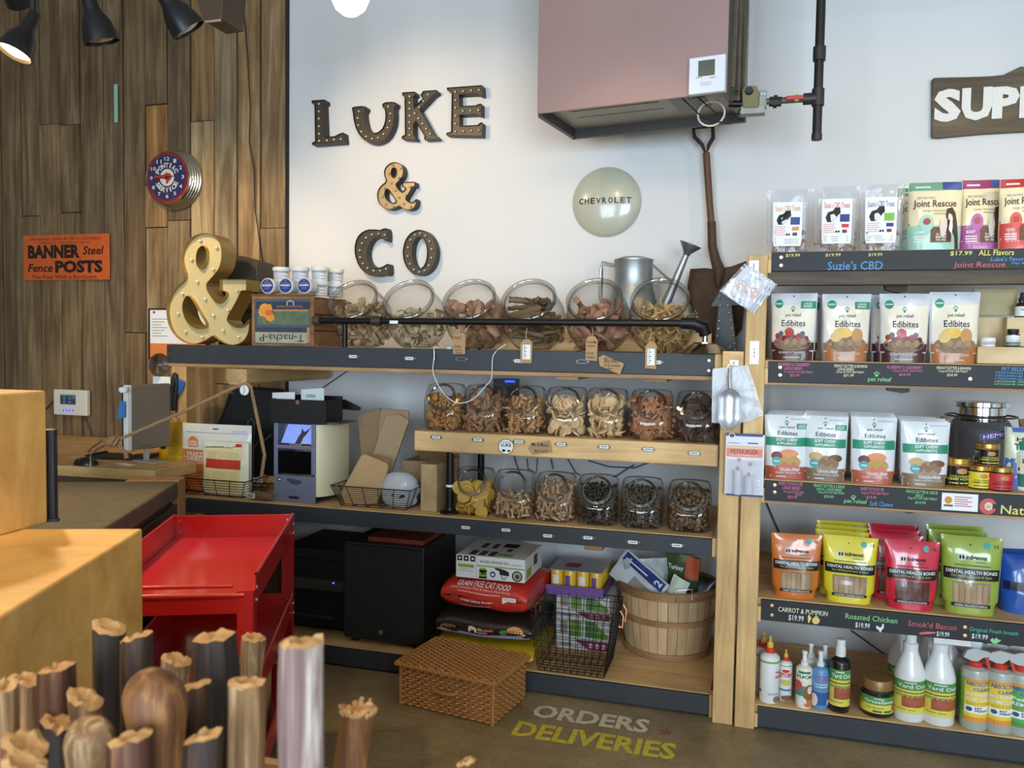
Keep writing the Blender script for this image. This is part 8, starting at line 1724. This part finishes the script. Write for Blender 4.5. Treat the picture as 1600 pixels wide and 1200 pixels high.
def hamper():
    A, B = Vector((-1.371, 3.115, 0)), Vector((-.949, 3.045, 0)); d1 = (B-A).normalized(); ang = math.atan2(d1.y, d1.x); W_, D_, H_ = (B-A).length, .29, .165
    t = thing('wicker_hamper', 'honey brown wicker hamper with lid on the concrete floor', 'hamper', (A.x, A.y, .0006), ang)
    wk = mat((176, 122, 64), .55, var=.4, scale=60, bump=.3, key='wicker'); wd = mat((120, 76, 34), .6, var=.3, scale=50)
    MB().box(.006, .006, .002, W_-.006, D_-.006, H_-.004).build('liner', wd, t)
    def ring(z, ph, r_, grow, wl=.036):
        per = [(0, 0), (W_, 0), (W_, D_), (0, D_)]; pts = []
        s = 0
        for i in range(4):
            a, b = Vector(per[i]), Vector(per[(i+1) % 4]); L = (b-a).length; n = int(L/(wl/4)); nn = Vector(((b-a).y, -(b-a).x)).normalized()
            for k in range(n):
                q = a.lerp(b, k/n); o = .005*math.sin(2*math.pi*(s+L*k/n)/wl+ph)+grow; pts.append((q.x+nn.x*o, q.y+nn.y*o, z))
            s += L
        return pts
    wv = MB(); rows = 13
    for i in range(rows): wv.tube(ring(.008+(H_-.02)*i/(rows-1), math.pi*(i % 2), .005, .001), .0062, 5, True)
    stuff(wv.build('body_weave', wk, t, smooth=True))
    st = MB(); k = 0
    for i in range(int(W_/.022)+1):
        for y in (0, D_): st.tube([(i*.022, y, .004), (i*.022, y, H_-.006)], .0035, 5)
    for i in range(int(D_/.022)+1):
        for x in (0, W_): st.tube([(x, i*.022, .004), (x, i*.022, H_-.006)], .0035, 5)
    stuff(st.build('stakes', wk, t, smooth=True))
    lid = MB(); o = .018; zl = H_+.012
    MB().box(-o+.006, -o+.006, H_-.002, W_+o-.006, D_+o-.006, zl).build('lid_board', wd, t)
    for i in range(26):
        y = -o+.004+(D_+2*o-.008)*i/25; n = 90
        lid.tube([(-o+(W_+2*o)*q/n, y, zl+.002+.005*math.sin(2*math.pi*q/n*(W_+2*o)/.05+math.pi*(i % 2))) for q in range(n+1)], .0058, 5)
    stuff(lid.build('lid_weave', wk, t, smooth=True))
    rim = MB(); per = [(-o, -o), (W_+o, -o), (W_+o, D_+o), (-o, D_+o)]
    for s in range(2):
        pts = []
        for i in range(4):
            a, b = Vector(per[i]), Vector(per[(i+1) % 4]); n = int((b-a).length/.006)
            for q in range(n): c = a.lerp(b, q/n); g = len(pts)*.9+s*math.pi; pts.append((c.x, c.y+.003*math.cos(g), zl-.004+.004*math.sin(g)))
        rim.tube(pts, .006, 6, True)
    rim.build('lid_rim', wk, t, smooth=True)
    MB().tube([(W_*.36, -.008, H_*.62), (W_*.40, -.022, H_*.58), (W_*.5, -.027, H_*.565), (W_*.6, -.022, H_*.58), (W_*.64, -.008, H_*.62)], .007, 8).build('clasp_handle', wk, t, smooth=True)
    for x in (0, W_): MB().tube([(x, -.004, .0), (x, -.004, H_)], .008, 6).build('corner_post', wk, t, smooth=True)
hamper()
# loose leads on the wall behind the lower jars
def leads():
    Q = Zm(640, 580, 3.077); Y = WALL-.03
    for pts in (((505, 410), (515, 450), (530, 490)), ((565, 420), (570, 470), (610, 490), (615, 420)), ((680, 420), (690, 470)), ((760, 420), (800, 490), (820, 500)), ((860, 430), (960, 460), (1080, 465), (1150, 440)), ((1080, 450), (1000, 500), (980, 510))):
        tag(MB().tube([PY(*Q(*p), Y) for p in pts], .003, 5).build('data_cable', mat((70, 74, 82), .6), smooth=True), 'loose grey cable hanging down the wall behind the lower jars', 'cable', 'cables behind the lower jars')
    Q2 = Zm(380, 400, 4.21); tag(MB().tube([PY(*Q2(715, 735), WALL-.02), PY(*Q2(525, 865), WALL-.02), PY(*Q2(440, 960), WALL-.02)], .0025, 5).build('charging_cable', INK), 'thin black cord slanting down the wall to the kiosk', 'cord')
    a = PY(797, 601, YF+.5); t = thing('blue_router', 'small box glowing blue behind the square jars', 'router', (a.x, a.y, 1.112)); MB().box(-.08, -.02, .0, .03, .06, .215).build('housing', mat((30, 32, 44), .4), t); MB().box(-.02, -.022, .2, .031, -.0205, .211).build('blue_light', mat((40, 60, 255), .3, emit=2.5, key='router_blue'), t)
leads()
# ================================================================== foreground
E1 = Vector((-.409, .9125, 0)); E2 = Vector((.9125, .409, 0)); ANG = math.atan2(E2.y, E2.x)     # counter and cart stand turned to the wall
def cart():
    red = mat((196, 26, 24), .28, var=.04, coat=.5, key='red_enamel'); L_, W_ = .85, .42
    o = Vector((-1.273, 1.908, 0))-E2*W_; t = thing('service_cart', 'bright red steel service cart with open trays', 'cart', o, ANG)   # local x right, y to the back
    B = lambda nm, m, *q, **k: MB().box(*q).build(nm, m, t, bevel=k.get('bevel', .003))
    for i, (zr, dp) in enumerate(((.86, .085), (.565, .08), (.30, .08))):
        B('tray_floor', red, .004, .004, zr-dp, W_-.004, L_-.004, zr-dp+.004)
        B('tray_side', red, 0, .05, zr-dp, .003, L_, zr); B('tray_side', red, W_-.003, .05, zr-dp, W_, L_, zr)
        B('tray_back', red, .003, L_-.003, zr-dp, W_-.003, L_, zr)
        B('tray_front', red, .02, .0, zr-dp-.008, W_-.02, .003, zr-.045)
        MB().cyl((.0, .0, zr-.042), (W_-.022, .0, zr-.042), .008).build('front_roll', red, t, smooth=True)
        if i == 0: MB().cyl((.0, .045, zr-.03), (W_-.06, .045, zr-.03), .006).build('front_roll', red, t, smooth=True); B('front_ledge', red, .01, .003, zr-.05, W_-.01, .045, zr-.046)
        MB().cyl((W_-.0, .05, zr), (W_-.0, L_, zr), .0045).build('side_roll', red, t, smooth=True); MB().cyl((0, .05, zr), (0, L_, zr), .0045).build('side_roll', red, t, smooth=True)
        for x in (.0, W_): MB().cyl((x, .05, zr), (x, .054, zr), .005).build('tube_end', BLACK, t)
        for y in (L_-.03,):
            for dz in (.02, .06):
                for xx in (.02, W_-.02): MB().lathe([(.005, 0), (.004, .003), (0, .0035)], 10, Matrix.Translation((xx, L_-.0035, zr-dz)) @ Matrix.Rotation(R(90), 4, 'X')).build('bolt', STEEL, t, smooth=True)
        for y in (.03, L_-.03):
            for dz in (.03, .065): MB().lathe([(.0055, 0), (.0045, .003), (0, .0035)], 10, Matrix.Translation((W_+.0045, y, zr-dz)) @ Matrix.Rotation(R(90), 4, 'Y')).build('bolt', STEEL, t, smooth=True)
    for x, s in ((0, 1), (W_, -1)):
        for y, q in ((0, 1), (L_, -1)):
            xo = x+.004*(-s); yo = y-.004*q
            m = MB(); m.box(xo, yo, .09, xo+.045*s, yo+.003*q, .83 if q > 0 else .86); m.box(xo, yo, .09, xo+.003*s, yo+.045*q, .83 if q > 0 else .86)
            m.build('corner_leg', red, t)
            k = MB().lathe([(0, -.012), (.042, -.012), (.045, -.008), (.045, .008), (.042, .012), (0, .012)], 20, Matrix.Translation((x+.02*s, y+.03*q, .046)) @ Matrix.Rotation(R(90), 4, 'Y')); k.build('caster_wheel', BLACK, t, smooth=True)
            MB().box(x+.02*s-.018, y+.03*q-.015, .05, x+.02*s+.018, y+.03*q+.015, .095).build('caster_fork', STEEL, t)
    d = thing('cart_carton', 'tan carton with a grey flap on the bottom cart tray', 'carton', o+E2*.20+E1*.30+Vector((0, 0, .2245)), ANG)
    MB().box(0, 0, 0, .18, .3, .16).build('box', mat((176, 140, 90), .7), d, bevel=.003); MB().box(.181, -.02, .0, .184, .10, .18).build('flap', mat((150, 148, 146), .5), d)
cart()
def counter():
    c0 = Vector((-2.168, 2.787, 0)); t = thing('shop_counter', 'counter with rough concrete top and aged wood front', 'counter', c0, ANG)     # local x right, -y to the camera
    # rough concrete
    cm = mat((88, 80, 64), .85, var=.35, scale=18, bump=.6, key='rough_concrete'); old = wood('aged_front', (56, 40, 26), (76, 56, 36), (98, 74, 48), (10, 1.4, 10))
    MB().box(-.8, -1.5, .885, -.002, -.10, .95).build('concrete_top', cm, t, bevel=.008)
    for k in range(4): MB().box(-.022, -1.5, .215*k+.004, -.006, -.10, .215*(k+1)).build('front_board', old, t, bevel=.003)
    MB().box(-.8, -1.49, .01, -.024, -.11, .884).build('carcass', mat((60, 46, 32), .8), t)
    MB().box(-.20, -.098, .0, .0, -.0, .952).build('end_post', wood('end_timber', (150, 104, 58), (176, 126, 74), (196, 150, 96), (8, 8, 2)), t, bevel=.004)
counter()
def timbers():
    tb = wood('big_timber', (208, 148, 66), (226, 170, 86), (238, 188, 108), (2.5, 9, 9), .62, .12); c = Vector((-1.074, 1.26, 0))
    t = thing('timber_plinth', 'big square pine timber plinth behind the bully sticks', 'plinth', c, ANG-R(3))
    MB().box(-.62, -.62, .80, 0, 0, 1.15).build('top_timber', tb, t, bevel=.004); MB().box(-.60, -.60, 0, -.02, -.02, .799).build('base', mat((120, 88, 52), .7), t)
    p = PZ(75, 817, 1.15); t2 = thing('timber_block', 'upright rough sawn pine block standing on the plinth', 'block', (p.x, p.y, 1.1505), ANG-R(20)); zt = PY(66, 610, p.y).z
    MB().box(-.32, -.26, 0, 0, 0, zt-1.1505).build('block', wood('block_timber', (200, 144, 70), (218, 166, 88), (232, 184, 108), (9, 9, 2.2), .7, .2), t2, bevel=.004)
    q = PZ(83, 811, 1.15); t3 = thing('black_post', 'short flat black metal post behind the upright pine block', 'post', (q.x, q.y, 1.1505), ANG); MB().box(-.014, -.02, 0, .010, 0, PY(83, 670, q.y).z-1.1505).build('bar', BLACK, t3, bevel=.002); MB().box(-.02, -.03, 0, .02, -.0205, .006).build('foot', BLACK, t3)
timbers()
def sticks():
    """bully sticks standing in a bin; tops placed by sight line and their real thickness"""
    def sm(key, a, b, c): return wood(key, a, b, c, (60, 60, 3.5), .62, .35)
    M = [sm('stick_brown', (66, 36, 16), (116, 72, 34), (176, 124, 66)), sm('stick_dark', (26, 16, 9), (52, 34, 20), (96, 66, 38)), sm('stick_pale', (84, 54, 30), (140, 102, 62), (216, 188, 146)), sm('stick_mauve', (96, 70, 68), (146, 118, 112), (226, 214, 200)), sm('stick_red', (48, 22, 14), (84, 46, 28), (150, 104, 66))]
    cut = mat((180, 136, 84), .75, var=.2, scale=120, bump=.6, key='stick_cut_end')
    bx0, bx1, by0, by1 = -.80, -.06, .30, .66
    spec = [  # px, py, width px, thickness m, material, knob, tilt, label
        (478, 1006, 76, .031, 3, 0, (.0, .0), 'mauve striped bully stick standing tallest at the bin edge'), (560, 1110, 60, .030, 0, 1, (.10, .0), 'short brown bully stick with a tufted end standing apart'),
        (394, 996, 40, .026, 2, 0, (.05, .02), 'pale bully stick with narrow ragged tip'), (377, 1066, 62, .028, 2, 0, (.0, .0), 'smooth tan bully stick with whitish flat top'), (334, 994, 74, .039, 1, 0, (-.04, .0), 'dark grey bully stick with broad sloped top'),
        (244, 1046, 104, .044, 0, 2, (.0, .0), 'thick bully stick with a big rounded knob'), (220, 996, 54, .029, 1, 0, (.05, .0), 'dark bully stick with flat cut top under the timber edge'), (172, 980, 58, .034, 1, 0, (-.03, .0), 'nearly black bully stick leaning on the timber'),
        (138, 1120, 80, .034, 2, 2, (.0, .0), 'bully stick with pale rounded tip'), (196, 1152, 78, .031, 4, 0, (.0, .0), 'red brown bully stick with white side and slanted cut'), (128, 1090, 62, .030, 0, 0, (-.10, .0), 'honey brown bully stick with long slanted end'),
        (90, 1044, 62, .031, 4, 0, (.04, .0), 'dark red bully stick with pale cut top'), (46, 1062, 58, .031, 0, 0, (.0, .0), 'wide brown bully stick with frayed top'), (8, 1074, 56, .026, 2, 0, (.0, .0), 'whitish bully stick at the end of the bunch'),
        (38, 1162, 76, .032, 4, 0, (.0, .0), 'dark bully stick with tan slanted rim'), (270, 1030, 46, .028, 2, 0, (.06, .0), 'pale flat tipped bully stick squeezed beside the knob'), (30, 1194, 80, .030, 2, 0, (.0, .0), 'short pale bully stick low in the bin'), (300, 1075, 70, .034, 1, 0, (.02, .0), 'dark bully stick standing deep between the knob and the tan one'), (100, 1130, 66, .032, 1, 0, (.02, .0), 'dark bully stick sunk behind the pale rounded tip'), (255, 1165, 70, .032, 0, 0, (.03, .0), 'brown bully stick low in front of the knob'), (320, 1150, 66, .027, 1, 0, (.0, .0), 'dark bully stick low beside the smooth tan one'), (722, 1190, 34, .017, 0, 0, (.0, .0), 'thin dark bully stick tip poking up alone')]
    rng = random.Random(5)
    for i, (px, py, wpx, th, mi, knob, (tx, ty), lab) in enumerate(spec):
        d = th*F_PX/wpx; top = CAM+ray(px, py)*d
        L_ = top.z-.92; r = th/2; t = thing('bully_stick', lab, 'dog chew', (top.x-tx*L_, top.y-ty*L_, .92), group='bully sticks in the bin')
        K = 30 if knob == 2 else 16; prof = []; vs, fs = [], []; N = 18; sl = rng.uniform(-.35, .35)*(0 if knob == 2 else 1)
        for k in range(K+1):
            h = k/K; rr = r*(1+.10*noise.noise(Vector((h*4, i, 0))))
            if knob == 2:
                h = 1-(1-h)**1.8; y_ = (1-h)*L_/r; rr = r*(math.sqrt(max(0, 1-(1-y_/1.1)**2)) if y_ < 1.1 else max(.78, 1-.22*(y_-1.1)/1.4))*(1+.05*noise.noise(Vector((h*9, i, 0))))+.0008
            for j in range(N):
                a = 2*math.pi*j/N; q = 1+.16*noise.noise(Vector((math.cos(a)*1.6, math.sin(a)*1.6, h*1.5+i*3)))-(.12*abs(math.sin(a+i)) if knob != 2 else 0)
                z = L_*h+(sl*r*math.cos(a) if k == K else 0)+(.006*noise.noise(Vector((a*2, i, 9))) if k == K and knob != 2 else 0)
                vs.append((rr*q*math.cos(a)+tx*L_*h+.004*math.sin(h*5+i), rr*q*.85*math.sin(a)+ty*L_*h, z))
        for k in range(K):
            for j in range(N): fs.append((k*N+j, k*N+(j+1) % N, (k+1)*N+(j+1) % N, (k+1)*N+j))
        fs.append(tuple(reversed(range(N))))
        if knob == 2: fs.append(tuple(K*N+j for j in range(N)))
        MB().add(vs, fs).build('stick', M[mi], t, smooth=True)
        if knob != 2:
            rim = vs[K*N:]; c = Vector([sum(v[q] for v in rim)/N for q in range(3)]); e = MB(); e.v = [tuple(v) for v in rim]+[tuple(Vector(v).lerp(c, .35)+Vector((0, 0, .002+.003*noise.noise(Vector(v)*300)))) for v in rim]+[tuple(c-Vector((0, 0, .004)))]
            e.f = [(j, (j+1) % N, N+(j+1) % N, N+j) for j in range(N)]+[(N+j, N+(j+1) % N, 2*N) for j in range(N)]
            e.build('cut_end', cut, t, smooth=True)
        if knob == 1:
            q = MB()
            for k in range(26): a = rng.uniform(0, 6.28); q.tube([(tx*L_+r*.7*math.cos(a), ty*L_+r*.6*math.sin(a), L_-.004), (tx*L_+r*1.0*math.cos(a), ty*L_+r*.9*math.sin(a), L_+rng.uniform(.001, .005))], .0012, 4)
            q.build('fringe', cut, t)
    bw = wood('bin_wood', (120, 88, 54), (146, 108, 68), (170, 130, 86), (2, 10, 10)); t = thing('display_bin', 'tall wooden display bin holding the bully sticks', 'bin', ((bx0+bx1)/2, (by0+by1)/2, 0))
    x0, x1, y0, y1 = -.66, .02, .28, .80
    for nm, b in (('front_panel', (x0, y0, 0, x1, y0+.012, 1.03)), ('rear_panel', (x0, y1-.012, 0, x1, y1, 1.03)), ('side_panel', (x0, y0+.0125, 0, x0+.012, y1-.0125, 1.03)), ('side_panel', (x1-.012, y0+.0125, 0, x1, y1-.0125, 1.03)), ('bin_floor', (x0+.0125, y0+.0125, .905, x1-.0125, y1-.0125, .9195))): MB().box(*b).build(nm, bw, t, world=True)
sticks()
